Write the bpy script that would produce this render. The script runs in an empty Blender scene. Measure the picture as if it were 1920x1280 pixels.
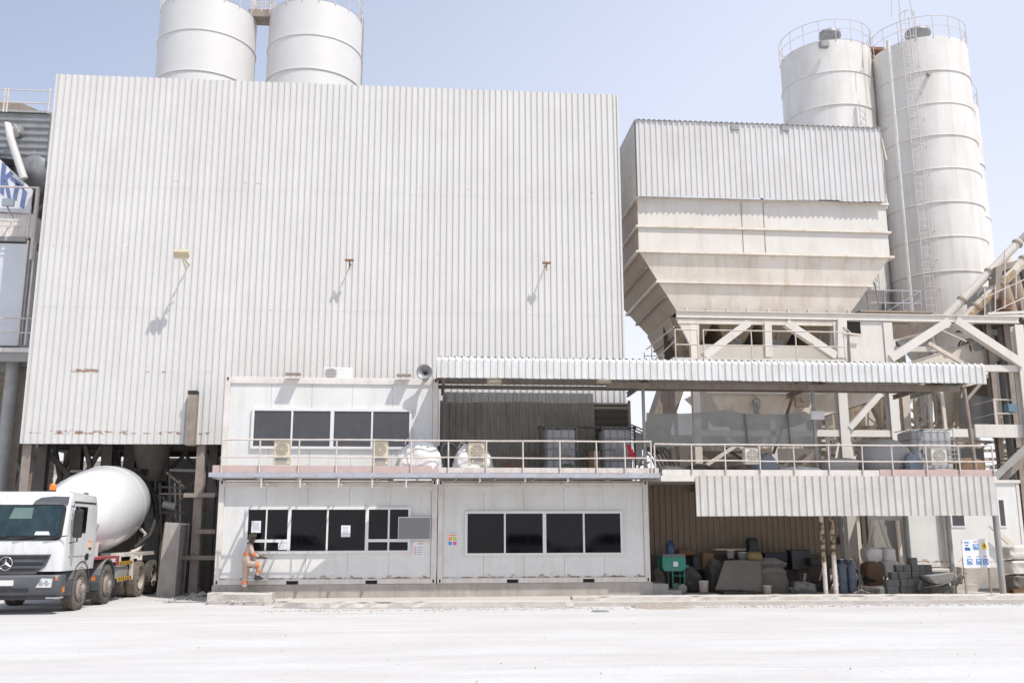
import bpy, bmesh, math, random
from mathutils import noise as mnoise
from mathutils import Vector, Matrix
random.seed(7)
R = math.radians
# ------------------------------------------------------------------ camera, sky, sun, exposure
SC = bpy.context.scene
CX, CD, CH, YAW, PITCH, ROLL, FPX = 5.8015, 27.2142, 1.7381, .0872, .1989, -.0029, 1777.34
cam = bpy.data.cameras.new("camera"); cam.sensor_width = 36; cam.lens = FPX / 1920 * 36; cam.clip_end = 3000
co = bpy.data.objects.new("camera", cam); SC.collection.objects.link(co); SC.camera = co
_r = Vector((math.cos(YAW), -math.sin(YAW), 0)); _f = Vector((math.sin(YAW), math.cos(YAW), 0)); _k = Vector((0, 0, 1))
_F = _f * math.cos(PITCH) + _k * math.sin(PITCH); _U = -_f * math.sin(PITCH) + _k * math.cos(PITCH)
_R = _r * math.cos(ROLL) + _U * math.sin(ROLL); _U2 = -_r * math.sin(ROLL) + _U * math.cos(ROLL)
CAM = Vector((CX, -CD, CH))
m = Matrix((_R, _U2, -_F)).transposed().to_4x4(); m.translation = CAM; co.matrix_world = m
SUN_EL, SUN_AZ = R(57.6), R(41)          # azimuth measured from the wall's normal towards the right
w = bpy.data.worlds.new("World"); SC.world = w; w.use_nodes = True
nt = w.node_tree; bg = nt.nodes["Background"]; sky = nt.nodes.new("ShaderNodeTexSky"); sky.sky_type = 'NISHITA'
sky.sun_disc = False; sky.sun_elevation = SUN_EL
sdir = Vector((math.sin(SUN_AZ) * math.cos(SUN_EL), -math.cos(SUN_AZ) * math.cos(SUN_EL), math.sin(SUN_EL)))
sky.sun_rotation = math.atan2(sdir.x, sdir.y)
sky.air_density = 1.0; sky.dust_density = 1.0; sky.ozone_density = 2.0
# pale desert haze veils the blue: a whitish veil over the sky, thickest near the horizon
tcw = nt.nodes.new("ShaderNodeTexCoord"); sxw = nt.nodes.new("ShaderNodeSeparateXYZ"); nt.links.new(tcw.outputs["Generated"], sxw.inputs[0])
mrw = nt.nodes.new("ShaderNodeMapRange"); mrw.inputs[1].default_value = .28; mrw.inputs[2].default_value = .8; mrw.inputs[3].default_value = .93; mrw.inputs[4].default_value = .42
mdw = nt.nodes.new("ShaderNodeVectorMath"); mdw.operation = 'DOT_PRODUCT'; nt.links.new(tcw.outputs["Generated"], mdw.inputs[0]); mdw.inputs[1].default_value = (-.7, .1, .9)
nt.links.new(mdw.outputs["Value"], mrw.inputs[0]); mxw = nt.nodes.new("ShaderNodeMix"); mxw.data_type = 'RGBA'; nt.links.new(mrw.outputs[0], mxw.inputs[0])
nt.links.new(sky.outputs[0], mxw.inputs[6]); mxw.inputs[7].default_value = (5.5, 5.9, 7.15, 1)
mhw = nt.nodes.new("ShaderNodeMapRange"); mhw.inputs[1].default_value = .10; mhw.inputs[2].default_value = .40; mhw.inputs[3].default_value = .85; mhw.inputs[4].default_value = 0; nt.links.new(sxw.outputs[2], mhw.inputs[0])
m2w = nt.nodes.new("ShaderNodeMix"); m2w.data_type = 'RGBA'; nt.links.new(mhw.outputs[0], m2w.inputs[0]); nt.links.new(mxw.outputs[2], m2w.inputs[6]); m2w.inputs[7].default_value = (7.0, 7.05, 7.5, 1)
nt.links.new(m2w.outputs[2], bg.inputs[0]); bg.inputs[1].default_value = .118
sl = bpy.data.lights.new("sun", 'SUN'); sl.energy = 3.3; sl.angle = R(.55); sl.color = (1, .955, .885)
so = bpy.data.objects.new("sun", sl); SC.collection.objects.link(so); so.rotation_euler = sdir.to_track_quat('Z', 'Y').to_euler()
SC.view_settings.view_transform = 'Standard'; SC.view_settings.look = 'None'; SC.view_settings.exposure = .29; SC.view_settings.gamma = 1

def P(px, py, Y):
    d = _F + _R * (px - 960) / FPX - _U2 * (py - 640) / FPX
    return CAM + d * ((Y + CD) / d.y)
def PX(px, py, Y): return P(px, py, Y).x
def PZ(px, py, Y): return P(px, py, Y).z

# ------------------------------------------------------------------ materials
def _n(t, k, **kw):
    n = t.nodes.new(k)
    for a, b in kw.items(): setattr(n, a, b)
    return n
MATS = {}
def mat(name, col, rough=.6, metal=0, dirt=None, amt=.35, scale=1.2, streak=0, bump=0, var=.08, dust=0, spec=.5, alpha=1, lo=.45, hi=.75, rows=None, fine=30, coat=0, rib=None):
    M = bpy.data.materials.new(name); M.use_nodes = True; t = M.node_tree; L = t.links.new
    b = t.nodes["Principled BSDF"]; b.inputs["Roughness"].default_value = rough; b.inputs["Metallic"].default_value = metal
    b.inputs["Specular IOR Level"].default_value = spec
    if coat: b.inputs["Coat Weight"].default_value = coat; b.inputs["Coat Roughness"].default_value = .08
    tc = _n(t, "ShaderNodeTexCoord"); co_ = tc.outputs["Object"]
    def noise(sc, st=0, det=4, off=0):
        mp = _n(t, "ShaderNodeMapping"); mp.inputs["Scale"].default_value = (sc, sc, sc * (1 if not st else 1 / st)); mp.inputs["Location"].default_value = (off, off, off)
        L(co_, mp.inputs[0]); no = _n(t, "ShaderNodeTexNoise"); no.inputs["Scale"].default_value = 1; no.inputs["Detail"].default_value = det; no.inputs["Roughness"].default_value = .6
        L(mp.outputs[0], no.inputs[0]); return no.outputs[0]
    def mr(inp, a, c, d=0, e=1):
        q = _n(t, "ShaderNodeMapRange"); q.inputs[1].default_value = a; q.inputs[2].default_value = c; q.inputs[3].default_value = d; q.inputs[4].default_value = e
        L(inp, q.inputs[0]); return q.outputs[0]
    def mix(fac, A, B):
        q = _n(t, "ShaderNodeMix", data_type='RGBA'); 
        if isinstance(fac, float): q.inputs[0].default_value = fac
        else: L(fac, q.inputs[0])
        for k_, v in ((6, A), (7, B)):
            if isinstance(v, tuple): q.inputs[k_].default_value = (*v, 1)
            else: L(v, q.inputs[k_])
        return q.outputs[2]
    def math_(op, a, c=None):
        q = _n(t, "ShaderNodeMath", operation=op)
        for k_, v in ((0, a), (1, c)):
            if v is None: continue
            if isinstance(v, (int, float)): q.inputs[k_].default_value = v
            else: L(v, q.inputs[k_])
        return q.outputs[0]
    c = tuple(col)
    c1 = tuple(x * (1 - var) for x in c); c2 = tuple(min(x * (1 + var), 1) for x in c)
    out = mix(mr(noise(scale * 1.7, 0, 5), .3, .7), c1, c2)
    if dirt:
        f = mr(noise(scale, 0, 6, 5), lo, hi, 0, amt); out = mix(f, out, tuple(dirt))
        if streak:
            f = mr(noise(scale * 5, streak, 4, 9), .5, .78, 0, amt * 1.3); out = mix(f, out, tuple(dirt))
    if rows:
        sx = _n(t, "ShaderNodeSeparateXYZ"); L(co_, sx.inputs[0])
        for (z0, h0, x0, x1, th) in rows:
            d = math_('ABSOLUTE', math_('SUBTRACT', sx.outputs[2], z0)); f = mr(d, h0, h0 * .3, 0, 1)
            mp = _n(t, "ShaderNodeMapping"); mp.inputs["Scale"].default_value = (5, 1, 9); L(co_, mp.inputs[0])
            no = _n(t, "ShaderNodeTexNoise"); no.inputs["Detail"].default_value = 3; L(mp.outputs[0], no.inputs[0]); no.inputs["Scale"].default_value = 1
            g = mr(no.outputs[0], th, th + .08, 0, .85)
            xm = math_('MULTIPLY', math_('GREATER_THAN', sx.outputs[0], x0), math_('LESS_THAN', sx.outputs[0], x1))
            out = mix(math_('MULTIPLY', math_('MULTIPLY', f, g), xm), out, (.24, .12, .06))
    f = mr(noise(fine, 0, 3, 2), .3, .7, .93, 1.05)
    q = _n(t, "ShaderNodeMix", data_type='RGBA', blend_type='MULTIPLY'); q.inputs[0].default_value = 1; L(out, q.inputs[6]); L(f, q.inputs[7]); out = q.outputs[2]
    if dust:
        ge = _n(t, "ShaderNodeNewGeometry"); s2 = _n(t, "ShaderNodeSeparateXYZ"); L(ge.outputs["Normal"], s2.inputs[0])
        out = mix(mr(s2.outputs[2], .3, .9, 0, dust), out, (.55, .51, .46))
    L(out, b.inputs["Base Color"])
    if rib:                                                    # fine moulded lines across the sheet
        wv = _n(t, "ShaderNodeTexWave", bands_direction='X'); wv.inputs["Scale"].default_value = rib
        L(co_, wv.inputs[0]); bp = _n(t, "ShaderNodeBump"); bp.inputs["Strength"].default_value = .12; bp.inputs["Distance"].default_value = .004
        L(wv.outputs[1], bp.inputs["Height"]); L(bp.outputs[0], b.inputs["Normal"])
    elif bump:
        bp = _n(t, "ShaderNodeBump"); bp.inputs["Strength"].default_value = bump; bp.inputs["Distance"].default_value = .02
        L(noise(fine * .5, 0, 6, 3), bp.inputs["Height"]); L(bp.outputs[0], b.inputs["Normal"])
    if alpha < 1:
        tr = _n(t, "ShaderNodeBsdfTransparent"); ms = _n(t, "ShaderNodeMixShader"); ms.inputs[0].default_value = alpha
        L(tr.outputs[0], ms.inputs[1]); L(b.outputs[0], ms.inputs[2]); L(ms.outputs[0], t.nodes["Material Output"].inputs[0])
    MATS[name] = M; return M
DUST = (.42, .37, .31); RUST = (.23, .13, .075); GRIME = (.25, .22, .18)
sheet = mat("white_sheet", (.625, .615, .598), .5, dirt=(.50, .475, .44), amt=.2, scale=.5, streak=14, var=.03, rows=[(6.86, .08, -8.1, -7.3, .42), (6.84, .04, -6.0, -3.6, .56), (4.92, .08, -8.6, -6.2, .46), (4.92, .06, -5.3, -3.6, .5), (4.9, .025, -9.2, -2, .5), (8.9, .016, -9.5, 9.5, .62), (10.9, .016, -9.5, 9.5, .6), (13.2, .016, -9.5, 9.5, .6)])
sheet_g = mat("grey_white_sheet", (.61, .60, .59), .42, dirt=(.45, .42, .39), amt=.3, scale=.8, streak=12, var=.03)
sheet_c = mat("canopy_sheet", (.66, .665, .655), .48, dirt=(.42, .38, .32), amt=.35, scale=1.2, streak=9, var=.03, dust=.5)
sheet_l = mat("dusty_sheet", (.58, .56, .525), .55, dirt=(.40, .37, .33), amt=.4, scale=1.3, streak=9, var=.04)
sheet_d = mat("olive_sheet", (.34, .325, .285), .6, dirt=(.16, .14, .12), amt=.5, scale=1, streak=8)
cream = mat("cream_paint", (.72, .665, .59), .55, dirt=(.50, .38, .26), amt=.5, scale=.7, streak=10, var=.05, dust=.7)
cream_l = mat("light_cream_paint", (.67, .64, .595), .55, dirt=(.5, .44, .37), amt=.35, scale=.6, streak=10, var=.04, dust=.5)
cream_m = mat("dusty_cream_paint", (.56, .49, .40), .6, dirt=(.38, .29, .2), amt=.5, scale=1.2, streak=8, dust=.5)
cream_d = mat("brown_cream_paint", (.36, .285, .215), .6, dirt=(.30, .23, .16), amt=.5, scale=1.2, streak=8, dust=.4)
silo_m = mat("silo_white", (.70, .685, .655), .5, dirt=(.50, .44, .37), amt=.4, scale=.5, streak=12, var=.03)
silo_b = mat("clean_silo_white", (.64, .63, .615), .42, dirt=(.6, .58, .56), amt=.2, scale=.4, streak=12, var=.02)
cabin_m = mat("cabin_panel", (.71, .71, .695), .5, dirt=(.46, .43, .38), amt=.25, scale=.8, streak=10, var=.03, rows=[(.17, .10, -3, 3, .56), (.16, .03, -3, 3, .42)], rib=18)
cabin_f = mat("cabin_frame", (.70, .665, .63), .5, dirt=(.44, .38, .31), amt=.4, scale=1.6, streak=6, var=.04, dust=.5)
steel_b = mat("dusty_brown_steel", (.30, .255, .22), .7, dirt=(.17, .12, .09), amt=.6, scale=2.2, streak=5, dust=.6)
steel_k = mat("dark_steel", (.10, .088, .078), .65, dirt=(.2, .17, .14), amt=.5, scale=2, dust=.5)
steel_g = mat("grey_steel", (.33, .33, .32), .5, dirt=GRIME, amt=.4, scale=2, dust=.4)
galv = mat("galvanised_sheet", (.30, .31, .32), .45, metal=.3, dirt=(.16, .15, .14), amt=.5, scale=1.5, streak=5, dust=.4)
rust_m = mat("rust", RUST, .8, dirt=(.36, .22, .12), amt=.6, scale=4)
rail_w = mat("rail_paint", (.62, .56, .52), .5, dirt=(.35, .25, .18), amt=.5, scale=5, dust=.3)
rail_b = mat("bluish_rail_paint", (.40, .41, .47), .5, dirt=(.36, .27, .22), amt=.5, scale=4)
toe_r = mat("faded_red_board", (.52, .39, .36), .6, dirt=(.45, .38, .34), amt=.6, scale=3)
conc = mat("concrete", (.42, .39, .36), .9, dirt=(.27, .24, .21), amt=.5, scale=1.3, bump=.4, dust=.6, streak=4)
conc_l = mat("pale_kerb_concrete", (.50, .47, .44), .9, dirt=(.33, .29, .26), amt=.6, scale=2.2, bump=.6, dust=.9)
block_m = mat("grey_block", (.10, .10, .095), .95, dirt=(.22, .21, .2), amt=.5, scale=3, bump=.5, dust=.5)
glass = mat("dark_tinted_glass", (.004, .004, .005), .04, dirt=(.05, .05, .055), amt=.25, scale=9, lo=.6, hi=.75, spec=.32, var=.1)
glass_u = mat("grey_tinted_glass", (.06, .06, .066), .12, dirt=(.09, .09, .09), amt=.3, scale=2, spec=.6, var=.1)  # greyer and rougher than the glass of the lower panes
alu = mat("white_aluminium", (.72, .72, .72), .4, var=.02, dirt=(.5, .48, .45), amt=.2)
black = mat("black_rubber", (.02, .02, .02), .7, dirt=(.13, .11, .09), amt=.4, scale=5)
tyre_m = mat("dusty_tyre", (.075, .07, .065), .9, dirt=(.19, .165, .14), amt=.75, scale=3, bump=.4, lo=.35, hi=.65)
tyre_p = mat("mud_coated_tyre", (.20, .17, .14), .95, dirt=(.30, .26, .21), amt=.6, scale=4, bump=.4)
truckw = mat("truck_white_paint", (.68, .69, .70), .30, var=.015, dirt=(.46, .42, .37), amt=.45, lo=.5, hi=.8, streak=4, scale=1.5, spec=.5, coat=.4)
drum_m = mat("drum_white_paint", (.76, .765, .78), .22, var=.02, dirt=(.62, .61, .6), amt=.2, scale=2, coat=.4)
plast = mat("grey_plastic", (.085, .092, .105), .5, dirt=(.16, .15, .14), amt=.35, scale=3, dust=.35)
plast_k = mat("black_plastic", (.022, .022, .024), .4, dirt=(.07, .065, .06), amt=.3, scale=4)
chrome = mat("dull_chrome", (.62, .62, .62), .25, metal=.9, dirt=(.35, .32, .3), amt=.4)
orange = mat("orange_plastic", (.75, .2, .03), .35, var=.05)
yel = mat("amber_reflector", (.62, .36, .05), .45, dirt=(.3, .2, .1), amt=.4, scale=8)
red_m = mat("faded_red_paint", (.33, .05, .06), .5, dirt=(.3, .2, .17), amt=.5, scale=4)
red_c = mat("red_cloth", (.6, .03, .05), .8, var=.15)
paper = mat("white_paper", (.78, .78, .82), .7, var=.02)
white_bag = mat("white_woven_bag", (.78, .76, .74), .75, dirt=(.5, .46, .42), amt=.5, scale=3, bump=.5)
grey_tarp = mat("dusty_grey_tarp", (.15, .145, .14), .85, dirt=(.24, .22, .2), amt=.6, scale=3, bump=.4, dust=.4)
dark_tarp = mat("dark_tarp", (.05, .045, .04), .8, dirt=(.10, .09, .08), amt=.6, scale=3, bump=.4, dust=.3)
beige_tarp = mat("beige_tarp", (.15, .13, .11), .85, dirt=(.09, .08, .065), amt=.5, scale=2, bump=.4, dust=.3)
net_m = mat("grey_shade_net", (.34, .34, .335), .8, dirt=(.42, .4, .38), amt=.5, scale=2, alpha=.9)
ibc_m = mat("cloudy_plastic_tank", (.42, .43, .46), .35, dirt=(.3, .29, .28), amt=.5, scale=2)
ac_m = mat("yellowed_casing", (.66, .58, .43), .5, dirt=(.5, .4, .28), amt=.4, scale=5)
ac_w = mat("off_white_casing", (.66, .63, .56), .5, dirt=(.45, .38, .3), amt=.4, scale=5)
grille_m = mat("grey_grille", (.33, .31, .28), .6, var=.1)
green_m = mat("turquoise_paint", (.02, .24, .18), .45, dirt=(.2, .25, .2), amt=.4, scale=5)
blue_m = mat("blue_plastic", (.03, .05, .15), .35, dirt=(.15, .15, .2), amt=.4, scale=5)
blue_s = mat("sign_blue", (.08, .30, .62), .5, var=.03)
yel_s = mat("sign_yellow", (.85, .55, .03), .5, var=.03)
blue_l = mat("letter_blue", (.12, .17, .33), .5, dirt=(.3, .33, .45), amt=.35, scale=3)
grey_s = mat("grey_board", (.22, .225, .225), .6, var=.06)
brown_box = mat("cardboard", (.20, .12, .07), .85, dirt=(.14, .09, .06), amt=.4, scale=5)
skin_m = mat("brown_skin", (.10, .05, .03), .55, var=.05)
hair_m = mat("brown_cap_cloth", (.13, .10, .065), .85, var=.1)
cloth_m = mat("dusty_pink_coverall", (.50, .385, .325), .85, dirt=(.42, .32, .26), amt=.5, scale=7, bump=.5)
cloth_o = mat("orange_band", (.62, .19, .07), .7, var=.1)
mesh_m = mat("sand_brown_sheet", (.27, .215, .165), .7, dirt=(.28, .22, .17), amt=.5, scale=1.5, streak=6)
far_m = mat("far_cream_wall", (.60, .55, .50), .8, dirt=(.5, .46, .42), amt=.4, scale=.2, streak=5)
orange_p = mat("poster_orange", (.8, .35, .1), .6, var=.05)
pink_p = mat("poster_pink", (.7, .15, .3), .6, var=.05)
lens_m = mat("lamp_lens", (.62, .62, .6), .15, var=.1, spec=.7)
interior = mat("dark_interior", (.01, .01, .01), .9)
dash_m = mat("windscreen_glass", (.012, .03, .038), .06, dirt=(.05, .09, .09), amt=.5, scale=2.5, spec=.6, var=.3)
warm = mat("yellowed_lamp_housing", (.55, .47, .32), .5, var=.05)

# ------------------------------------------------------------------ mesh builder
COL = SC.collection
class MB:
    def __init__(s): s.v = []; s.f = []; s.m = []; s.s = []; s.mats = []; s.k = 0
    def use(s, M):
        if M not in s.mats: s.mats.append(M)
        s.k = s.mats.index(M); return s
    def add(s, vs, fs, smooth=False):
        o = len(s.v); s.v += [Vector(x) for x in vs]
        for f in fs: s.f.append(tuple(i + o for i in f)); s.m.append(s.k); s.s.append(smooth)
        return s
    def box(s, x0, x1, y0, y1, z0, z1):
        s.add([(x, y, z) for z in (z0, z1) for y in (y0, y1) for x in (x0, x1)], [(0, 2, 3, 1), (4, 5, 7, 6), (0, 1, 5, 4), (2, 6, 7, 3), (0, 4, 6, 2), (1, 3, 7, 5)]); return s
    def cbox(s, c, sz, rot=None):
        c = Vector(c); vs = []
        for z in (-1, 1):
            for y in (-1, 1):
                for x in (-1, 1):
                    p = Vector((x * sz[0] / 2, y * sz[1] / 2, z * sz[2] / 2)); vs.append(c + (rot @ p if rot else p))
        s.add(vs, [(0, 2, 3, 1), (4, 5, 7, 6), (0, 1, 5, 4), (2, 6, 7, 3), (0, 4, 6, 2), (1, 3, 7, 5)]); return s
    def _frame(s, p, q, up=None):
        d = (Vector(q) - Vector(p)); L = d.length; d.normalize(); up = Vector(up or (0, 0, 1))
        if abs(d.dot(up)) > .98: up = Vector((0, 1, 0))
        a = d.cross(up).normalized(); b = a.cross(d).normalized(); return d, a, b
    def beam(s, p, q, w, h=None, up=None):
        h = h or w; p = Vector(p); q = Vector(q); d, a, b = s._frame(p, q, up); vs = []
        for c in (p, q):
            for i, j in ((-1, -1), (1, -1), (1, 1), (-1, 1)): vs.append(c + a * i * w / 2 + b * j * h / 2)
        s.add(vs, [(0, 3, 2, 1), (4, 5, 6, 7), (0, 1, 5, 4), (1, 2, 6, 5), (2, 3, 7, 6), (3, 0, 4, 7)]); return s
    def ibeam(s, p, q, w, h=None, t=.02, up=None):
        h = h or w; p = Vector(p); q = Vector(q); d, a, b = s._frame(p, q, up); 
        for o in (-1, 1):
            c = b * o * (h / 2 - t / 2); s.beam(p + c, q + c, w, t, up=b)
        s.beam(p, q, t, h - 2 * t, up=b); return s
    def tube(s, p, q, r, r2=None, n=10, caps=True):
        p = Vector(p); q = Vector(q); r2 = r if r2 is None else r2; d, a, b = s._frame(p, q); vs = []
        for c, rr in ((p, r), (q, r2)):
            for i in range(n):
                t = 2 * math.pi * i / n; vs.append(c + (a * math.cos(t) + b * math.sin(t)) * rr)
        s.add(vs, [(i, (i + 1) % n, n + (i + 1) % n, n + i) for i in range(n)], True)
        if caps: s.add(vs, [tuple(range(n))[::-1], tuple(range(n, 2 * n))])
        return s
    def pipe(s, pts, r, n=8, closed=False):
        pts = [Vector(p) for p in pts]; N = len(pts); vs = []; a = None
        for i, p in enumerate(pts):
            pr = pts[i - 1] if (i or closed) else p; nx = pts[(i + 1) % N] if (i < N - 1 or closed) else p
            d = (nx - pr).normalized()
            if a is None:
                up = Vector((0, 0, 1)) if abs(d.z) < .9 else Vector((0, 1, 0)); a = d.cross(up).normalized()
            else:
                a = (a - d * a.dot(d)).normalized()
            b = d.cross(a); rr = r[i] if isinstance(r, (list, tuple)) else r
            vs += [p + (a * math.cos(2 * math.pi * j / n) + b * math.sin(2 * math.pi * j / n)) * rr for j in range(n)]
        fs = []
        for i in range(N if closed else N - 1):
            k = (i + 1) % N
            fs += [(i * n + j, i * n + (j + 1) % n, k * n + (j + 1) % n, k * n + j) for j in range(n)]
        s.add(vs, fs, True)
        if not closed: s.add(vs[:n] + vs[-n:], [tuple(range(n))[::-1], tuple(range(n, 2 * n))])
        return s
    def lathe(s, prof, c=(0, 0, 0), n=32, ax=(0, 0, 1), smooth=True, a0=0, a1=2 * math.pi):
        c = Vector(c); ax = Vector(ax).normalized(); t = Vector((1, 0, 0)) if abs(ax.x) < .9 else Vector((0, 1, 0))
        a = ax.cross(t).normalized(); b = ax.cross(a); full = abs(a1 - a0 - 2 * math.pi) < 1e-6; cnt = n if full else n + 1; vs = []
        for r, z in prof:
            for i in range(cnt):
                th = a0 + (a1 - a0) * i / n; vs.append(c + ax * z + (a * math.cos(th) + b * math.sin(th)) * max(r, 1e-4))
        fs = []
        for k in range(len(prof) - 1):
            for i in range(n):
                j = (i + 1) % cnt; fs.append((k * cnt + i, k * cnt + j, (k + 1) * cnt + j, (k + 1) * cnt + i))
        s.add(vs, fs, smooth); return s
    def prism(s, poly, ext):
        poly = [Vector(p) for p in poly]; e = Vector(ext); n = len(poly)
        s.add(poly + [p + e for p in poly], [tuple(range(n)), tuple(range(n, 2 * n))[::-1]] + [(i, (i + 1) % n, n + (i + 1) % n, n + i) for i in range(n)]); return s
    def quad(s, a, b, c, d): s.add([a, b, c, d], [(0, 1, 2, 3)]); return s
    def loft(s, secs, smooth=False, caps=True):
        n = len(secs[0]); vs = [p for q in secs for p in q]; fs = []
        for k in range(len(secs) - 1):
            fs += [(k * n + i, k * n + (i + 1) % n, (k + 1) * n + (i + 1) % n, (k + 1) * n + i) for i in range(n)]
        if caps: fs += [tuple(range(n))[::-1], tuple(range((len(secs) - 1) * n, len(secs) * n))]
        s.add(vs, fs, smooth); return s
    def corr(s, p0, u, v, L, H, nrm, pitch=.2, depth=.035, pan=.44, sl=.14, cr=.28, jag=0):
        p0 = Vector(p0); u = Vector(u).normalized(); v = Vector(v).normalized(); nrm = Vector(nrm).normalized(); pts = []; x = 0
        while x < L - 1e-6:
            for a, d in ((0, 0), (pan, 0), (pan + sl, 1), (pan + sl + cr, 1)):
                xx = x + a * pitch
                if xx <= L: pts.append((xx, d * depth))
            x += pitch
        pts.append((L, 0)); n = len(pts); vs = []
        for k in (0, 1):
            for xx, d in pts:
                j = jag * (((int(xx / pitch / 4) * 37) % 11) / 11 - .5) if k == 0 else 0
                vs.append(p0 + u * xx + nrm * d + v * (H * k + j))
        s.add(vs, [(i, i + 1, n + i + 1, n + i) for i in range(n - 1)]); return s
    def build(s, name, M=None, parent=None, **kw):
        if parent is not None:
            off = Vector(parent.location); pp = parent.parent
            while pp: off += pp.location; pp = pp.parent
            vs = [v - off for v in s.v]
        else: vs = s.v
        me = bpy.data.meshes.new(name); me.from_pydata([tuple(v) for v in vs], [], s.f)
        if M is not None and not s.mats: me.materials.append(M)
        else:
            for q in s.mats: me.materials.append(q)
            me.polygons.foreach_set("material_index", s.m)
        me.polygons.foreach_set("use_smooth", s.s); me.update()
        o = bpy.data.objects.new(name, me); COL.objects.link(o)
        if parent is not None: o.parent = parent
        for k, x in kw.items(): o[k] = x
        return o

def thing(name, label, cat, loc=(0, 0, 0), group=None):
    o = bpy.data.objects.new(name, None); COL.objects.link(o); o.location = loc; o.empty_display_size = .1
    o["label"] = label; o["category"] = cat
    if group: o["group"] = group
    return o
def tag(o, label, cat, group=None):
    o["label"] = label; o["category"] = cat
    if group: o["group"] = group
    return o
def single(name, mb, M, label, cat, group=None, loc=None):
    """a thing that is one mesh, its origin at its base"""
    if loc is None:
        xs = [v.x for v in mb.v]; ys = [v.y for v in mb.v]; zs = [v.z for v in mb.v]
        loc = Vector(((min(xs) + max(xs)) / 2, (min(ys) + max(ys)) / 2, min(zs)))
    mb.v = [v - Vector(loc) for v in mb.v]; o = mb.build(name, M); o.location = loc; return tag(o, label, cat, group)
def struct(name, mb, M): o = mb.build(name, M); o["kind"] = "structure"; return o
def dup(root, loc, rz=None, label=None, group=None, scale=None):
    r = root.copy(); COL.objects.link(r); r.location = loc
    if rz is not None: r.rotation_euler = (0, 0, rz)
    if scale is not None: r.scale = scale
    if label: r["label"] = label
    if group: r["group"] = group
    def rec(a, b):
        for ch in list(a.children):
            c = ch.copy(); COL.objects.link(c); c.parent = b; rec(ch, c)
    rec(root, r); return r
def bevel(o, w=.02, seg=2):
    b = o.modifiers.new("bevel", 'BEVEL'); b.width = w; b.segments = seg; b.limit_method = 'ANGLE'; b.angle_limit = R(35); return o
def subsurf(o, n=1):
    b = o.modifiers.new("subsurf", 'SUBSURF'); b.levels = n; b.render_levels = n; return o
GZ = -.10     # road level; the yard slab behind the kerbs is at 0
# ------------------------------------------------------------------ ground
def ground_material():
    M = bpy.data.materials.new("white_dusty_ground"); M.use_nodes = True; t = M.node_tree; L = t.links.new; b = t.nodes["Principled BSDF"]
    b.inputs["Roughness"].default_value = .95; b.inputs["Specular IOR Level"].default_value = .2
    tc = _n(t, "ShaderNodeTexCoord")
    def nz(sx, sy, det, off=0, rz=0):
        mp = _n(t, "ShaderNodeMapping"); mp.inputs["Scale"].default_value = (sx, sy, 1); mp.inputs["Location"].default_value = (off, off, 0); mp.inputs["Rotation"].default_value = (0, 0, rz)
        L(tc.outputs["Object"], mp.inputs[0]); no = _n(t, "ShaderNodeTexNoise"); no.inputs["Scale"].default_value = 1; no.inputs["Detail"].default_value = det; no.inputs["Roughness"].default_value = .62; L(mp.outputs[0], no.inputs[0]); return no.outputs[0]
    def ramp(i, a, c, A, B):
        q = _n(t, "ShaderNodeMapRange"); q.inputs[1].default_value = a; q.inputs[2].default_value = c; q.inputs[3].default_value = A; q.inputs[4].default_value = B; L(i, q.inputs[0]); return q.outputs[0]
    def mixc(f, A, B):
        q = _n(t, "ShaderNodeMix", data_type='RGBA'); L(f, q.inputs[0])
        for k, v in ((6, A), (7, B)):
            if isinstance(v, tuple): q.inputs[k].default_value = (*v, 1)
            else: L(v, q.inputs[k])
        return q.outputs[2]
    c = mixc(ramp(nz(.25, .6, 6), .38, .62, 0, 1), (.53, .515, .50), (.595, .585, .575))
    c = mixc(ramp(nz(.12, 1.6, 6, 3, .05), .52, .72, 0, .7), c, (.48, .465, .45))          # long faint tyre sweeps
    c = mixc(ramp(nz(.10, 2.6, 5, 9, -.25), .56, .7, 0, .5), c, (.47, .455, .44))
    c = mixc(ramp(nz(5, 5, 6, 2), .60, .74, 0, .6), c, (.44, .41, .38))                     # small clods and stones
    c = mixc(ramp(nz(22, 22, 3, 2), .64, .72, 0, .5), c, (.40, .38, .35))
    L(c, b.inputs["Base Color"]); bp = _n(t, "ShaderNodeBump"); bp.inputs["Strength"].default_value = .5; bp.inputs["Distance"].default_value = .03
    L(nz(7, 7, 8, 1), bp.inputs["Height"]); L(bp.outputs[0], b.inputs["Normal"]); return M
gm = ground_material()
g = MB()
N = 40
xs = [-400, -150, -60] + [-30 + i * 1.5 for i in range(N + 1)] + [60, 150, 400]; ys = [-300, -120, -60] + [-30 + i * 1.5 for i in range(36)] + [40, 80, 160, 500]
vs = []; 
for y in ys:
    for x in xs:
        z = GZ
        if -31 < x < 31 and -31 < y < -5: z += .012 * math.sin(x * .9 + y * .5) + .012 * math.sin(y * 1.3 - x * .3)
        vs.append((x, y, z))
nx = len(xs); g.add(vs, [(j * nx + i, j * nx + i + 1, (j + 1) * nx + i + 1, (j + 1) * nx + i) for j in range(len(ys) - 1) for i in range(nx - 1)], True)
struct("ground", g, gm)
# raised yard slab behind the kerbs
g = MB(); g.prism([(2.6, -2.35, -.5), (9.7, -2.6, -.5), (23.5, -3.0, -.5), (40, -3.4, -.5), (40, 12, -.5), (12.2, 12, -.5), (12.2, 2.4, -.5), (0, 2.4, -.5), (0, -.2, -.5), (1.9, -.5, -.5)], (0, 0, .5))
struct("yard_slab", g, conc_l)

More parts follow.
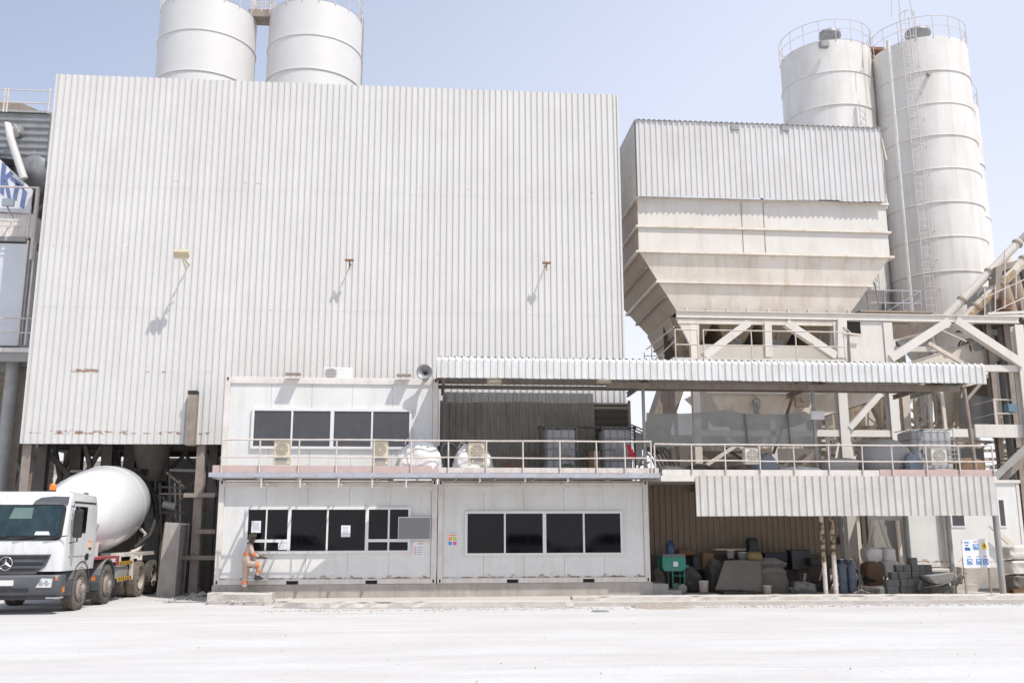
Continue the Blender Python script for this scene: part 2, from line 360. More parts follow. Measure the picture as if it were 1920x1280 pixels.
def rough_kerb(pts, wdt, z0, z1, seed, n_per=5, amp=.018):
    rnd = random.Random(seed); mb = MB(); secs = []
    for i in range(len(pts) - 1):
        a = Vector(pts[i]); b_ = Vector(pts[i + 1]); L_ = (b_ - a).length; k = max(2, int(L_ * n_per))
        for j in range(k + (1 if i == len(pts) - 2 else 0)):
            p = a.lerp(b_, j / k); J = lambda: rnd.uniform(-amp, amp)
            chip = rnd.random() < .12
            secs.append([Vector((p.x, p.y + J(), z0)), Vector((p.x, p.y + J() + .01, (z0 + z1) / 2)), Vector((p.x, p.y + .03 + J() + (.05 if chip else 0), z1 - .02 - (.03 if chip else 0))), Vector((p.x, p.y + .07, z1 + J() * .4)), Vector((p.x, p.y + wdt, z1 + J() * .4)), Vector((p.x, p.y + wdt, z0))])
    mb.loft(secs); return mb
k1 = rough_kerb([(-.02, -.62, 0), (.9, -.95, 0), (1.55, -1.12, 0), (1.72, -.95, 0)], .55, GZ - .1, .19, 3)
single("concrete_kerb", k1, conc_l, "short broken concrete kerb slab by the worker's feet", "kerb", "concrete kerbs along the yard")
k2 = rough_kerb([(1.98, -2.1, 0), (3.0, -2.55, 0), (9.45, -2.95, 0)], .5, GZ - .1, .07, 5)
single("concrete_kerb", k2, conc_l, "long chipped concrete kerb in front of the two office cabins", "kerb", "concrete kerbs along the yard")
k3 = rough_kerb([(9.55, -2.15, 0), (14, -2.3, 0), (19.5, -2.75, 0), (30, -3.3, 0)], .45, GZ - .1, .12, 9)
single("concrete_kerb", k3, conc_l, "long straight concrete kerb running in front of the storage bay to the right edge", "kerb", "concrete kerbs along the yard")
mb = MB(); mb.lathe([(0, 0), (.62, 0), (.78, -.002), (.8, -.03)], (0, 0, .0), 28)
c = single("utility_cover", mb, mat("sandy_cover", (.36, .30, .25), .95, dirt=(.5, .47, .44), amt=.8, scale=5, bump=.6), "round sandy brown utility cover flush with the ground by the kerb", "manhole cover", loc=(0, 0, 0)); c.location = (11.7, -2.95, GZ + .022)
mb = MB(); mb.lathe([(0, 0), (.2, 0), (.22, -.02)], (0, 0, 0), 16)
c = single("utility_cover", mb, grey_s, "small grey valve cover in the open ground left of the brown one", "manhole cover", loc=(0, 0, 0)); c.location = (9.9, -4.15, GZ + .02)
# loose stones and clods
peb = MB(); rnd = random.Random(11)
def pebble(mb, x, y, z, s):
    a = rnd.uniform(0, 6); vs = []
    for (dx, dy, dz) in ((1, 0, 0), (-.3, .9, 0), (-.8, -.1, 0), (.1, -.9, 0), (.1, .1, .8), (0, 0, -.5)):
        q = rnd.uniform(.7, 1.2) * s; vs.append((x + q * (dx * math.cos(a) - dy * math.sin(a)), y + q * (dx * math.sin(a) + dy * math.cos(a)), z + q * dz))
    mb.add(vs, [(0, 1, 4), (1, 2, 4), (2, 3, 4), (3, 0, 4), (1, 0, 5), (2, 1, 5), (3, 2, 5), (0, 3, 5)])
for _ in range(480): pebble(peb, rnd.uniform(-8, 24), rnd.uniform(-22, -3.5), GZ + .003, rnd.choice((.006, .008, .01, .015, .022)))
for _ in range(500): pebble(peb, rnd.uniform(1.8, 24), -3.0 - abs(rnd.gauss(0, .25)), GZ + .01, rnd.uniform(.015, .05))
for _ in range(110): pebble(peb, rnd.gauss(-.9, .5), rnd.gauss(1.6, .7), GZ + .01, rnd.uniform(.015, .06))
for _ in range(120): pebble(peb, rnd.uniform(0, 2.2), rnd.uniform(-1.3, -.1), .0, rnd.uniform(.02, .05))
o = peb.build("loose_stones", conc_l); o["kind"] = "stuff"; tag(o, "loose stones and clods scattered over the pale dusty ground", "stones")

# ------------------------------------------------------------------ portable office cabins
def cabin(x0, z0, label, win, H=2.86, wf=None, gl=glass, split=None, stain=True):
    x1 = x0 + 6.04; z1 = z0 + H; D = 2.44
    t = thing("portable_cabin", label, "portable cabin", ((x0 + x1) / 2, 1.2, z0), "stacked portable office cabins")
    f = MB()
    for a in (x0, x1 - .15):
        for b_ in (0, D - .15): f.box(a, a + .15, b_, b_ + .15, z0, z1)
    f.box(x0 + .15, x1 - .15, .004, .12, z1 - .2, z1 - .055); f.box(x0 + .15, x1 - .15, .004, .12, z0, z0 + .145)
    f.box(x0 + .15, x1 - .15, .05, .12, z1 - .055, z1 - .0)
    f.box(x0 + .02, x0 + .12, .15, D - .15, z1 - .2, z1 - .002); f.box(x1 - .12, x1 - .02, .15, D - .15, z1 - .2, z1 - .002)
    f.box(x0 + .02, x0 + .12, .15, D - .15, z0 + .002, z0 + .15); f.box(x1 - .12, x1 - .02, .15, D - .15, z0 + .002, z0 + .15)
    bevel(f.build("frame", cabin_f, t), .012, 1)
    ho = MB()
    for a in (x0 + .075, x1 - .075):
        for zz in (z0 + .07, z1 - .07): ho = MB(); ho.box(a - .022, a + .022, -.003, .02, zz - .045, zz + .045); ho.build("corner_casting_hole", interior, t)
    if z0 < 1:
        for a in (x0 + 1.95, x0 + 4.1): 
            h = MB(); h.box(a, a + .32, -.004, .05, z0 + .01, z0 + .1); h.build("forklift_pocket", interior, t)
    pn = MB(); xa = x0 + .15; zb, zt = z0 + .145, z1 - .2
    k = 0
    while xa < x1 - .16:                                         # sandwich panels 1.15 m wide butted with a fine gap
        xb = min(xa + 1.145, x1 - .15); pn.box(xa + .003, xb - .003, .055, .1, zb, zt); xa = xb; k += 1
    pn.box(x0 + .05, x0 + .09, .15, D - .15, zb, zt); pn.box(x1 - .09, x1 - .05, .15, D - .15, zb, zt); pn.box(x0 + .15, x1 - .15, D - .1, D - .05, zb, zt)
    pn.build("wall_panel", cabin_m, t)
    rf = MB(); rf.box(x0 + .02, x1 - .02, .125, D - .02, z1 - .05, z1 - .006); rf.build("roof", cabin_f, t)
    # window: (px left, top, right, bottom) of the outer frame, list of mullion fractions
    (pa, pb, pc, pd), mull = win
    A = P(pa, pb, -.0); B = P(pc, pd, -.0); X0, X1, Z1_, Z0_ = A.x, B.x, A.z, B.z
    Z1_ = (P((pa + pc) / 2, (pb * 1.0), 0)).z; 
    wfm = MB(); fw = .07; yy = -.02
    wfm.box(X0, X1, yy, .06, Z1_ - fw, Z1_); wfm.box(X0, X1, yy, .06, Z0_, Z0_ + fw); wfm.box(X0, X0 + fw, yy, .06, Z0_ + fw, Z1_ - fw); wfm.box(X1 - fw, X1, yy, .06, Z0_ + fw, Z1_ - fw)
    W_ = X1 - X0
    for fr, th in mull: xm = X0 + fr * W_; wfm.box(xm - th / 2, xm + th / 2, yy + .004, .06, Z0_ + fw, Z1_ - fw)
    pane_cells = []
    edges = [X0 + fw] + sum([[X0 + fr * W_ - th / 2, X0 + fr * W_ + th / 2] for fr, th in mull], []) + [X1 - fw]
    for i in range(0, len(edges), 2): pane_cells.append((edges[i], edges[i + 1], Z0_ + fw, Z1_ - fw))
    if split:
        new = []
        zs_ = Z0_ + (Z1_ - Z0_) * .27
        for i, c_ in enumerate(pane_cells):
            if i in split: wfm.box(c_[0], c_[1], yy + .006, .06, zs_ - .04, zs_ + .04); new += [(c_[0], c_[1], c_[2], zs_ - .04), (c_[0], c_[1], zs_ + .04, c_[3])]
            else: new.append(c_)
        pane_cells = new
    wo = wfm.build("window", alu, t)
    for (a, b_, c_, d_) in pane_cells:
        p = MB(); p.box(a - .004, b_ + .004, .008, .016, c_ - .004, d_ + .004); p.build("pane", gl, wo)
    bk = MB(); bk.box(X0 + .03, X1 - .03, .024, .05, Z0_ + .03, Z1_ - .03); bk.build("blind", interior, wo)
    return t, (X0, X1, Z0_, Z1_)
ZB, ZC, ZD = .36, 3.205, 6.12
c1, W1 = cabin(0, ZB, "lower left office cabin with the service window the worker leans into", ((462, 951, 769, 1035), [(.25 * .93 - .02 + .03 + .0, .05)]), ZC - ZB) if False else cabin(0.0, ZB, "lower left office cabin with the service window the worker leans into",
    ((462, 950, 769, 1036), [(.125, .04), (.263, .09), (.493, .05), (.733, .09), (.866, .05)]), ZC - ZB, split=(0, 1, 4, 5))
c2, W2 = cabin(6.07, ZB, "lower right office cabin with four dark panes and a hazard poster", ((872, 957.5, 1169, 1040), [(.25, .05), (.5, .1), (.75, .05)]), ZC - ZB)
c3, W3 = cabin(0.0, ZC + .075, "upper office cabin stacked above the service window cabin", ((473, 766, 771, 842), [(.25, .05), (.5, .1), (.75, .05)]), ZD - ZC - .075, gl=glass_u)
# plinth under the lower cabins
mb = MB(); mb.box(-.04, 12.16, .0, 2.4, -.12, ZB - .004); mb.box(12.16, 12.62, .05, 1.4, -.1, .30); mb.box(12.62, 13.0, .05, 1.2, -.1, .12)
single("concrete_plinth", mb, conc, "low stained concrete plinth under the two lower cabins with two end steps", "plinth")
# notices, poster, board
def note(name, px0, py0, px1, py1, label, art=None, y=-.012, M=paper, cat="notice", parts=()):
    A = P(px0, py0, y); B = P(px1, py1, y); mb = MB(); mb.box(A.x, B.x, y - .004, y + .004, B.z, A.z)
    t = single(name, mb, M, label, cat)
    for (u0, v0, u1, v1, mm, nm) in parts:
        q = MB(); q.box(A.x + (B.x - A.x) * u0, A.x + (B.x - A.x) * u1, y - .008, y - .005, A.z + (B.z - A.z) * v1, A.z + (B.z - A.z) * v0); q.build(nm, mm, t)
    return t
ink = mat("faint_ink", (.45, .45, .5), .7)
note("paper_notice", 472, 976, 488.5, 998, "white paper sheet taped in the leftmost service window pane", y=.0, parts=[(.15, .12 + .1 * i, .85, .16 + .1 * i, ink, "text_line") for i in range(7)])
note("paper_notice", 640, 984.5, 656.5, 1006, "white paper sheet taped in the wide fourth pane", y=.0, parts=[(.15, .12 + .12 * i, .8, .16 + .12 * i, ink, "text_line") for i in range(6)])
note("paper_notice", 522, 1014, 537, 1030, "small pale sheet low in the service window beside the sliding pane", y=.0, parts=[(.15, .2 + .2 * i, .8, .26 + .2 * i, ink, "text_line") for i in range(4)])
pinkish = mat("pinkish_ink", (.75, .45, .38), .7)
note("paper_notice", 775, 1015, 794, 1042, "torn white and red notice on the cabin wall under the grey board", y=.045, parts=[(.4, .08, .95, .2, pinkish, "heading"), (.12, .35, .3, .9, pinkish, "text_column"), (.4, .35, .9, .42, ink, "text_line"), (.4, .52, .9, .58, ink, "text_line"), (.4, .68, .9, .75, ink, "text_line"), (.4, .84, .8, .9, ink, "text_line")])
note("poster", 839.5, 996, 857.5, 1023, "small poster with orange, green, blue and pink squares beside the cabin seam", y=.045, cat="poster", parts=[(.08, .06, .92, .12, ink, "heading"), (.08, .2, .92, .3, orange_p, "band"), (.08, .36, .44, .62, orange_p, "square"), (.54, .36, .92, .62, mat("poster_lime", (.5, .6, .1), .6), "square"), (.08, .68, .44, .94, blue_s, "square"), (.54, .68, .92, .94, pink_p, "square")])
A = P(748, 970, -.03); B = P(806, 1010, -.03); mb = MB(); mb.box(A.x, B.x, -.06, -.03, B.z, A.z)
o = single("grey_board", mb, grey_s, "plain grey board fixed over the right end of the service window", "board"); f = MB()
for (a, b_, c_, d_) in ((A.x - .015, B.x + .015, A.z, A.z + .02), (A.x - .015, B.x + .015, B.z - .02, B.z), (A.x - .015, A.x, B.z, A.z), (B.x, B.x + .015, B.z, A.z)): f.box(a, b_, -.066, -.028, c_, d_)
f.build("frame", alu, o)

# ------------------------------------------------------------------ walkway deck, railings
DY = -1.42; ZK = 3.27
t = thing("walkway_deck", "steel plank walkway along the top of the lower cabins", "walkway", (6, -.5, ZC))
mb = MB(); mb.box(.02, 12.1, -.31, -.002, ZK - .04, ZK); mb.build("inner_plank", steel_g, t)
mb = MB(); mb.prism([(4.85, -.45, ZK - .04), (3.3, DY + .04, ZK - .04), (12.1, DY + .04, ZK - .04), (12.1, -.45, ZK - .04)], (0, 0, .036)); mb.build("outer_plank", steel_g, t)  # slanted left end shaped for the shadow edge it casts on the cabin wall
for i in range(12):
    mb = MB(); x = .1 + i * 1.07; mb.box(x, x + .05, DY + .03, -.01, ZK - .1, ZK - .045); mb.build("cross_bearer", steel_g, t)
mb = MB(); mb.box(.02, 12.12, DY - .03, DY + .03, ZK - .07, ZK + .05); mb.build("edge_beam", rail_b, t)
mb = MB(); mb.box(.1, 6.05, DY + .03, DY + .06, ZK + .055, ZK + .24); mb.build("toe_board", toe_r, t)
mb = MB(); mb.box(6.06, 12.1, DY + .03, DY + .06, ZK + .06, ZK + .2); mb.build("toe_board", rail_w, t)
for i, px in enumerate((490, 563, 635, 698, 762, 900, 985, 1065)):
    x = PX(px, 900, DY); mb = MB(); mb.box(x - .02, x + .02, DY, DY + .04, 2.93 if i < 5 else 3.1, ZK - .07); mb.beam((x, DY + .02, 2.95 if i < 5 else 3.1), (x, -.01, ZC - .1), .035); mb.build("bracket", rail_w, t)
def railing(label, pts_px, ytop, ymid, z0, Y, x0, x1, M=rail_w, top=None, zt=None, zm=None, grp="walkway railings"):
    t = thing("railing", label, "railing", ((x0 + x1) / 2, Y, z0), grp)
    for x in pts_px:
        h = MB(); h.tube((x, Y, z0), (x + random.uniform(-.01, .01), Y, zt - .02), .022, n=8); h.build("post", M, t)
    h = MB(); L_ = x1 - x0; k = max(2, int(L_))
    h.pipe([(x0 + L_ * i / k, Y + random.uniform(-.006, .006), zt + random.uniform(-.008, .008)) for i in range(k + 1)], .024); h.build("top_rail", M, t)
    h = MB(); h.pipe([(x0 + L_ * i / k, Y + random.uniform(-.006, .006), zm + random.uniform(-.012, .012)) for i in range(k + 1)], .02); h.build("mid_rail", M, t)
    return t
xs1 = [PX(p, 860, DY) for p in (416, 487, 560, 631, 701, 771, 841, 912, 981, 1050, 1119, 1172, 1221)]
railing("pale pipe railing along the walkway above the two cabins", xs1, 0, 0, ZK + .05, DY, xs1[0] - .03, xs1[-1] + .02, zt=4.19, zm=3.73)
xs2 = [PX(p, 865, DY) for p in (1228, 1297, 1360, 1425, 1489, 1554, 1617, 1673, 1737, 1799, 1862)]
railing("pale pipe railing along the deck over the storage bay", xs2, 0, 0, ZK + .03, DY, xs2[0], xs2[-1], zt=4.12, zm=3.67)
# bay deck
t = thing("bay_deck", "raised concrete and steel deck over the storage bay", "deck", (17, 1, 3.1))
mb = MB(); mb.box(12.105, 21.8, DY, 2.38, ZK - .09, ZK - .02); mb.build("slab", conc, t)
mb = MB(); mb.box(12.14, 21.8, DY - .04, DY, ZK - .16, ZK - .01); mb.build("edge_beam", cream_l, t)
mb = MB(); mb.box(12.2, 18.4, DY + .03, DY + .06, ZK - .01, ZK + .16); mb.build("toe_board", cabin_f, t)
mb = MB(); mb.box(18.42, 21.78, DY + .03, DY + .06, ZK - .01, ZK + .18); mb.build("toe_board", toe_r, t)
for x in (14, 16.2, 18.4, 20.6):
    mb = MB(); mb.ibeam((x, DY + .02, ZK - .2), (x, 2.3, ZK - .2), .1, .2, .012); mb.build("joist", steel_b, t)
mb = MB(); mb.corr((P(1305, 930, DY - .07).x, DY - .07, PZ(1305, 967, DY - .07)), (1, 0, 0), (0, 0, 1), P(1868, 930, DY - .07).x - P(1305, 930, DY - .07).x, ZK - .02 - PZ(1305, 967, DY - .07), (0, -1, 0), .213, .04, pan=.46, sl=.15, cr=.24, jag=.01)
t2 = single("corrugated_fascia", mb, sheet_l, "lower band of dusty corrugated sheet hung from the bay deck edge", "fascia")
# posts of the bay
def post(px, py, Y, z0, z1, r, label, M=steel_g, paint=None, dx=0):
    x = PX(px, py, Y); mb = MB(); mb.tube((x, Y, z0), (x + dx, Y, z1), r, n=12)
    mb.use(M); o = single("support_post", mb, M, label, "post", "posts holding up the decks and canopy", loc=(x, Y, z0)); pl = MB(); pl.box(x - .14, x + .14, Y - .14, Y + .14, z0, z0 + .015); pl.build("base_plate", steel_b, o)
    if paint:
        for (a, b_, mm) in paint: q = MB(); q.tube((x, Y, a), (x, Y, b_), r + .004, n=12, caps=False); q.build("painted_band", mm, o)
    return o, x
yb = mat("worn_black_yellow_paint", (.42, .33, .20), .7, dirt=(.06, .05, .04), amt=.95, scale=9, lo=.45, hi=.55)
post(1548, 1100, -.85, 0, ZK - .1, .06, "left post of the worn striped pair in front of the bay", rail_w, [(.9, 2.0, yb)])
post(1567, 1100, -.85, 0, ZK - .1, .065, "right post of the worn striped pair in front of the bay", rail_w, [(1.1, 2.6, yb)])
post(1700, 1000, 1.6, 0, ZK - .1, .085, "grey post behind the concrete block stack")
post(1784, 1050, -.2, 0, ZK - .1, .07, "grey post beside the wheelbarrow")
post(1880, 1100, -.95, 0, ZK - .1, .085, "thick grey post right of the safety sign")
# bay back wall, low shelf wall
mb = MB(); mb.corr((12.15, 2.4, 1.0), (1, 0, 0), (0, 0, 1), 6.5, 2.2, (0, -1, 0), .19, .045)
mb.corr((18.66, 2.4, .6), (-.05, 1, 0), (0, 0, 1), 1.6, 2.6, (-1, 0, 0), .19, .03)
single("corrugated_back_wall", mb, mesh_m, "brown corrugated sheet wall at the back of the storage bay", "wall")
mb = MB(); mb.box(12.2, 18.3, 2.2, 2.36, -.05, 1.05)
single("low_back_wall", mb, mat("dark_concrete", (.13, .115, .10), .9, dirt=(.08, .07, .06), amt=.5, scale=2, bump=.4), "low concrete wall under the brown corrugated sheets", "wall")  # darker than the plain concrete used elsewhere

# ------------------------------------------------------------------ canopy
CYF, CYB, CXA, CXB = -2.1, 2.12, 5.98, 21.4
t = thing("canopy", "long corrugated canopy roof over the upper storage deck", "canopy", (13.5, -.4, 5.7))
mb = MB(); mb.corr((CXA, CYF, 5.81), (1, 0, 0), (0, 0, 1), CXB - CXA, .47, (0, -1, 0), .19, .035, pan=.52, sl=.11, cr=.26, jag=.012); mb.build("fascia", sheet_c, t)
mb = MB(); mb.corr((CXA, CYF, 6.27), (1, 0, 0), (0, .62, .78), CXB - CXA, .13, (0, -.78, .62), .19, .035, pan=.52, sl=.11, cr=.26); mb.build("eave_bend", sheet_c, t)
mb = MB(); mb.corr((CXA, CYF + .08, 6.372), (1, 0, 0), (0, 1, -.012), CXB - CXA, CYB - CYF, (0, 0, 1), .18, .035); mb.build("roof_sheet", sheet_c, t)
mb = MB(); mb.box(CXA, CXA + .05, CYF + .04, CYB, 6.05, 6.26); mb.build("end_beam", rust_m, t)
mb = MB(); mb.box(CXB - .05, CXB, CYF + .04, CYB, 5.95, 6.26); mb.build("end_beam", steel_g, t)
for y in (-1.95, -1.0, 0., 1.0, 2.0):
    mb = MB(); mb.box(CXA + .06, CXB - .06, y - .03, y + .03, 6.12, 6.24); mb.build("purlin", steel_b, t)
for x in [PX(p, 740, -.2) for p in (1207, 1530, 1745)] + [CXA + .2]:
    mb = MB(); mb.ibeam((x, CYF + .1, 6.03), (x, CYB, 6.0), .08, .14, .01); mb.build("rafter", steel_b, t)
mb = MB(); mb.box(10.8, CXB - .1, -.9, -.8, 5.76, 5.92); mb.build("header_beam", steel_b, t)
for px, Y, zt in ((1207, -.35, 5.9), (1180, 2.0, 5.8), (1526, -.3, 5.9), (833, 2.0, 5.9)):
    x = PX(px, 780, Y); mb = MB(); mb.box(x - .04, x + .04, Y - .04, Y + .04, ZK - .02, zt); mb.build("column", steel_g, t)
xa = PX(1818, 760, -.6); mb = MB(); mb.tube((xa, -.6, ZK - .02), (xa - .12, -.6, 5.9), .06, n=10); mb.build("column", steel_b, t)
for (pa, pb, Y) in (((1495, 718), (1450, 850), .8), ((1838, 720), (1812, 750), -.6)):
    mb = MB(); mb.beam(P(*pa, Y), P(*pb, Y), .07); mb.build("brace", rust_m if Y > 0 else steel_b, t)
def lamp_fix(px, py, Y, label):
    c_ = P(px, py, Y); t = thing("batten_lamp", label, "light fixture", tuple(c_), "lamps under the canopy")
    mb = MB(); mb.box(c_.x - .2, c_.x + .2, Y - .08, Y + .08, c_.z - .08, c_.z + .08); mb.build("housing", warm, t)
    mb = MB(); mb.box(c_.x - .14, c_.x + .14, Y - .085, Y - .08, c_.z - .02, c_.z + .02); mb.build("tube", paper, t)
lamp_fix(927, 715, -1.2, "yellowed box lamp at the left end under the canopy")
lamp_fix(1132, 713, -1.2, "yellowed box lamp further right under the canopy")
# floodlight hanging under canopy
c_ = P(1531, 778, -.35); t = thing("floodlight", "square white floodlight hanging over the net from the canopy post", "floodlight", tuple(c_))
mb = MB(); mb.box(c_.x - .2, c_.x + .2, -.45, -.35, c_.z - .14, c_.z + .12); bevel(mb.build("housing", alu, t), .015, 1)
mb = MB(); mb.box(c_.x - .16, c_.x + .16, -.458, -.452, c_.z - .1, c_.z + .08); mb.build("lens", lens_m, t)
# walls of the upper storage deck
ZT = PZ(950, 753, 2.45)
mb = MB(); mb.corr((6.12, 2.45, ZK - .05), (1, 0, 0), (0, 0, 1), 4.9, ZT - ZK + .08, (0, -1, 0), .2, .03)
single("corrugated_back_wall", mb, sheet_d, "dark olive corrugated wall behind the bags and tanks on the upper deck", "wall")
mb = MB(); mb.corr((6.2, 2.3, ZT - .03), (1, 0, 0), (0, 0, 1), PX(1112, 745, 2.3) - 6.2, .30, (0, -1, 0), .26, .06, jag=.05)
single("sheet_ends", mb, sheet_c, "row of pale corrugated sheet ends along the top of the olive wall", "sheet edge")
XA = PX(1072, 800, 2.6); XB_ = PX(1178, 800, 2.6)
mb = MB(); z0_, z1_ = ZK - .05, PZ(1120, 755, 2.6); mb.corr((XA, 2.55, z0_), (0, 0, 1), (1, 0, 0), z1_ - z0_, XB_ - XA, (0, -1, 0), .2, .03)
single("shutter_wall", mb, mat("dark_shutter", (.13, .115, .10), .7, dirt=(.2, .17, .14), amt=.5, scale=2), "dark horizontally ribbed shutter wall right of the olive wall", "wall")
# ------------------------------------------------------------------ tall corrugated building on steel legs
BY = 3.2
t = thing("batching_building", "tall white corrugated building block raised on brown steel legs", "industrial building", (2.7, 6, GZ))
mb = MB(); XL, XR, ZL, ZR = -6.73, 12.2, 4.47, 16.74
CW = dict(pitch=.205, depth=.046, pan=.34, sl=.19, cr=.28)
for k_, (za_, zb_) in enumerate(((ZL, 8.86), (8.80, 12.92), (12.86, ZR))):       # three tiers of sheet, each lapping 6 cm over the one below
    mb = MB(); mb.corr((XL, BY - .003 * k_, za_), (1, 0, 0), (0, 0, 1), XR - XL, zb_ - za_, (0, -1, 0), **CW, jag=.012 if k_ == 0 else .004); mb.build("front_cladding", sheet, t)
mb = MB(); mb.corr((XL, BY + 5.5, ZL), (0, -1, 0), (0, 0, 1), 5.5, ZR - ZL, (-1, 0, 0), .205, .034); mb.build("side_cladding", sheet, t)
mb = MB(); mb.corr((XR, BY, ZL), (0, 1, 0), (0, 0, 1), 5.5, ZR - ZL, (1, 0, 0), .205, .034); mb.build("side_cladding", sheet, t)
mb = MB(); mb.box(XL + .02, XR - .02, BY + .04, BY + 5.5, ZR - .12, ZR - .08); mb.build("roof", sheet_g, t)
mb = MB(); mb.box(XL - .01, XL + .05, BY - .052, BY - .002, ZL, ZR); mb.build("corner_trim", sheet, t); mb = MB(); mb.box(XR - .05, XR + .01, BY - .052, BY - .002, ZL, ZR); mb.build("corner_trim", sheet, t)
# floor beams under the cladding
for y in (BY + .15, BY + 2.6, BY + 5.2):
    mb = MB(); mb.ibeam((XL + .1, y, ZL + .16), (XR - .1, y, ZL + .16), .2, .3, .02); mb.build("floor_beam", steel_k, t)
mb = MB(); mb.box(XL + .1, 5, BY + .4, BY + 5.2, ZL + .34, ZL + .4); mb.build("floor_plate", steel_k, t)
def leg(px, py, Y, wd, M, z1=None, X=None):
    x = X if X is not None else PX(px, py, Y); mb = MB(); mb.ibeam((x, Y, GZ), (x, Y, z1 or ZL + .3), wd, wd, .03, up=(0, 1, 0)); 
    o = mb.build("leg", M, t); b = MB(); b.box(x - wd * .8, x + wd * .8, Y - wd * .8, Y + wd * .8, GZ, GZ + .05); b.build("base_plate", M, o); return x
lg = [leg(54, 840, BY + .3, .26, steel_b), leg(83, 840, BY + 1.6, .30, steel_k), leg(146, 840, BY + 2.4, .34, steel_k), leg(204, 840, BY + 2.2, .34, steel_k),
      leg(247, 840, BY + 2.6, .38, steel_k), leg(314, 840, BY + 2.5, .14, steel_k), leg(379, 840, BY + .25, .26, steel_b), leg(402, 840, BY + 1.3, .25, steel_k),
      leg(30, 840, BY + 4.6, .26, steel_b), leg(128, 840, BY + 5.2, .2, rust_m), leg(222, 840, BY + 5.2, .2, steel_k)]
for (a, b_, Ya, Yb, wd) in (((102, 834), (118, 925), 5.4, 5.4, .13), ((138, 834), (100, 925), 5.5, 5.5, .13), ((92, 850), (142, 905), 5.2, 5.2, .16), ((160, 834), (176, 905), 5.2, 5.2, .14), ((193, 834), (160, 890), 5.3, 5.3, .14),
                            ((212, 834), (232, 900), 6, 6, .1), ((266, 834), (246, 885), 5.9, 5.9, .1), ((26, 860), (50, 905), 4.3, 4.3, .1), ((48, 850), (30, 925), 4.6, 4.6, .09), ((318, 880), (352, 846), 6.2, 6.2, .1), ((336, 834), (372, 886), 6.3, 6.3, .1),
                            ((384, 885), (306, 955), 4.6, 4.6, .06), ((388, 850), (408, 930), 4.4, 4.4, .07), ((405, 850), (384, 960), 5.2, 5.2, .08)):
    mb = MB(); mb.beam(P(*a, Ya), P(*b_, Yb), wd); mb.build("brace", steel_k, t)
mb = MB(); mb.tube(P(132, 883, 4.6), P(262, 884, 4.6), .045); mb.build("cross_pipe", steel_g, t)
mb = MB(); mb.tube(P(318, 881, 4.6), P(372, 882, 4.6), .05); mb.build("cross_pipe", steel_g, t)
c_ = P(286, 835, 5.6); mb = MB(); mb.lathe([(.62, .6), (.62, 0), (.5, -.5), (.34, -1.15), (.34, -1.5), (.28, -1.5)], c_, 20); mb.build("discharge_chute", mat("dusty_chute", (.24, .21, .18), .8, dirt=(.16, .13, .11), amt=.5, scale=2, dust=.4), t)
mb = MB(); mb.box(c_.x - .1, c_.x + .5, 5.2, 6.0, c_.z - 1.6, c_.z - 1.2); mb.build("rubber_skirt", black, t)
for (py, pa, pb) in ((928, 345, 404), (996, 366, 404), (1045, 341, 404)):
    a = P(pa, py, BY + .02); b_ = P(pb, py, BY + .02); mb = MB(); mb.beam(a, b_, .1, .13); mb.build("cross_arm", steel_b, t)
a = P(363.5, 740, BY - .2); b_ = P(364, 832, BY - .2); mb = MB(); mb.box(a.x - .13, a.x + .13, BY - .32, BY - .06, b_.z - .05, a.z); o = mb.build("post_stub", steel_b, t); mb = MB(); mb.box(a.x - .16, a.x + .12, BY - .33, BY - .05, a.z, a.z + .12); mb.build("cap", black, o)
def arm_light(px, py, label, big):
    c_ = P(px, py, BY - .95 if big else BY - .55); Y = c_.y; t = thing("floodlight", label, "floodlight", tuple(c_), "floodlights on the tall corrugated wall")
    mb = MB(); mb.tube((c_.x, Y, c_.z), (c_.x, BY - .03, c_.z + .02), .022); mb.beam((c_.x, Y, c_.z), (c_.x + .01, BY - .5, c_.z - .22), .03); mb.build("arm", rust_m if not big else warm, t)
    if big:
        rot = Matrix.Rotation(R(-40), 3, 'X'); mb = MB(); mb.cbox((c_.x, Y - .08, c_.z + .08), (.46, .26, .14), rot); bevel(mb.build("housing", warm, t), .02, 1); mb = MB(); mb.cbox((c_.x, Y - .08, c_.z + .0), (.40, .2, .01), rot); mb.build("lens", lens_m, t)
    else:
        mb = MB(); mb.cbox((c_.x, Y, c_.z + .04), (.28, .12, .05)); mb.build("bracket_plate", rust_m, t)
arm_light(341, 482, "boxy yellowed floodlight on an arm at the left of the tall corrugated wall", True)
arm_light(655, 490, "small rusty lamp bracket in the middle of the tall corrugated wall", False)
arm_light(1025, 495, "small rusty lamp bracket near the right edge of the tall corrugated wall", False)
# leaning concrete barrier behind the truck
a = P(318, 980, 3.0); b_ = P(356, 1105, 3.0)
mb = MB(); mb.prism([(a.x, 2.6, 2.05), (a.x - .12, 2.6, GZ), (a.x + .36, 2.6, GZ), (a.x + .40, 2.6, 2.02)], (0, 1.1, 0))
bevel(single("concrete_barrier", mb, conc, "leaning concrete barrier block between the truck tail and the brown leg", "barrier"), .03, 2)
rub = MB(); rnd = random.Random(4)
for _ in range(46): pebble(rub, rnd.gauss(-.75, .28), rnd.gauss(2.75, .25), GZ + rnd.random() * .08, rnd.uniform(.05, .15))
o = rub.build("rubble_heap", conc); o["kind"] = "stuff"; tag(o, "low heap of broken concrete rubble around the brown leg's foot", "rubble")
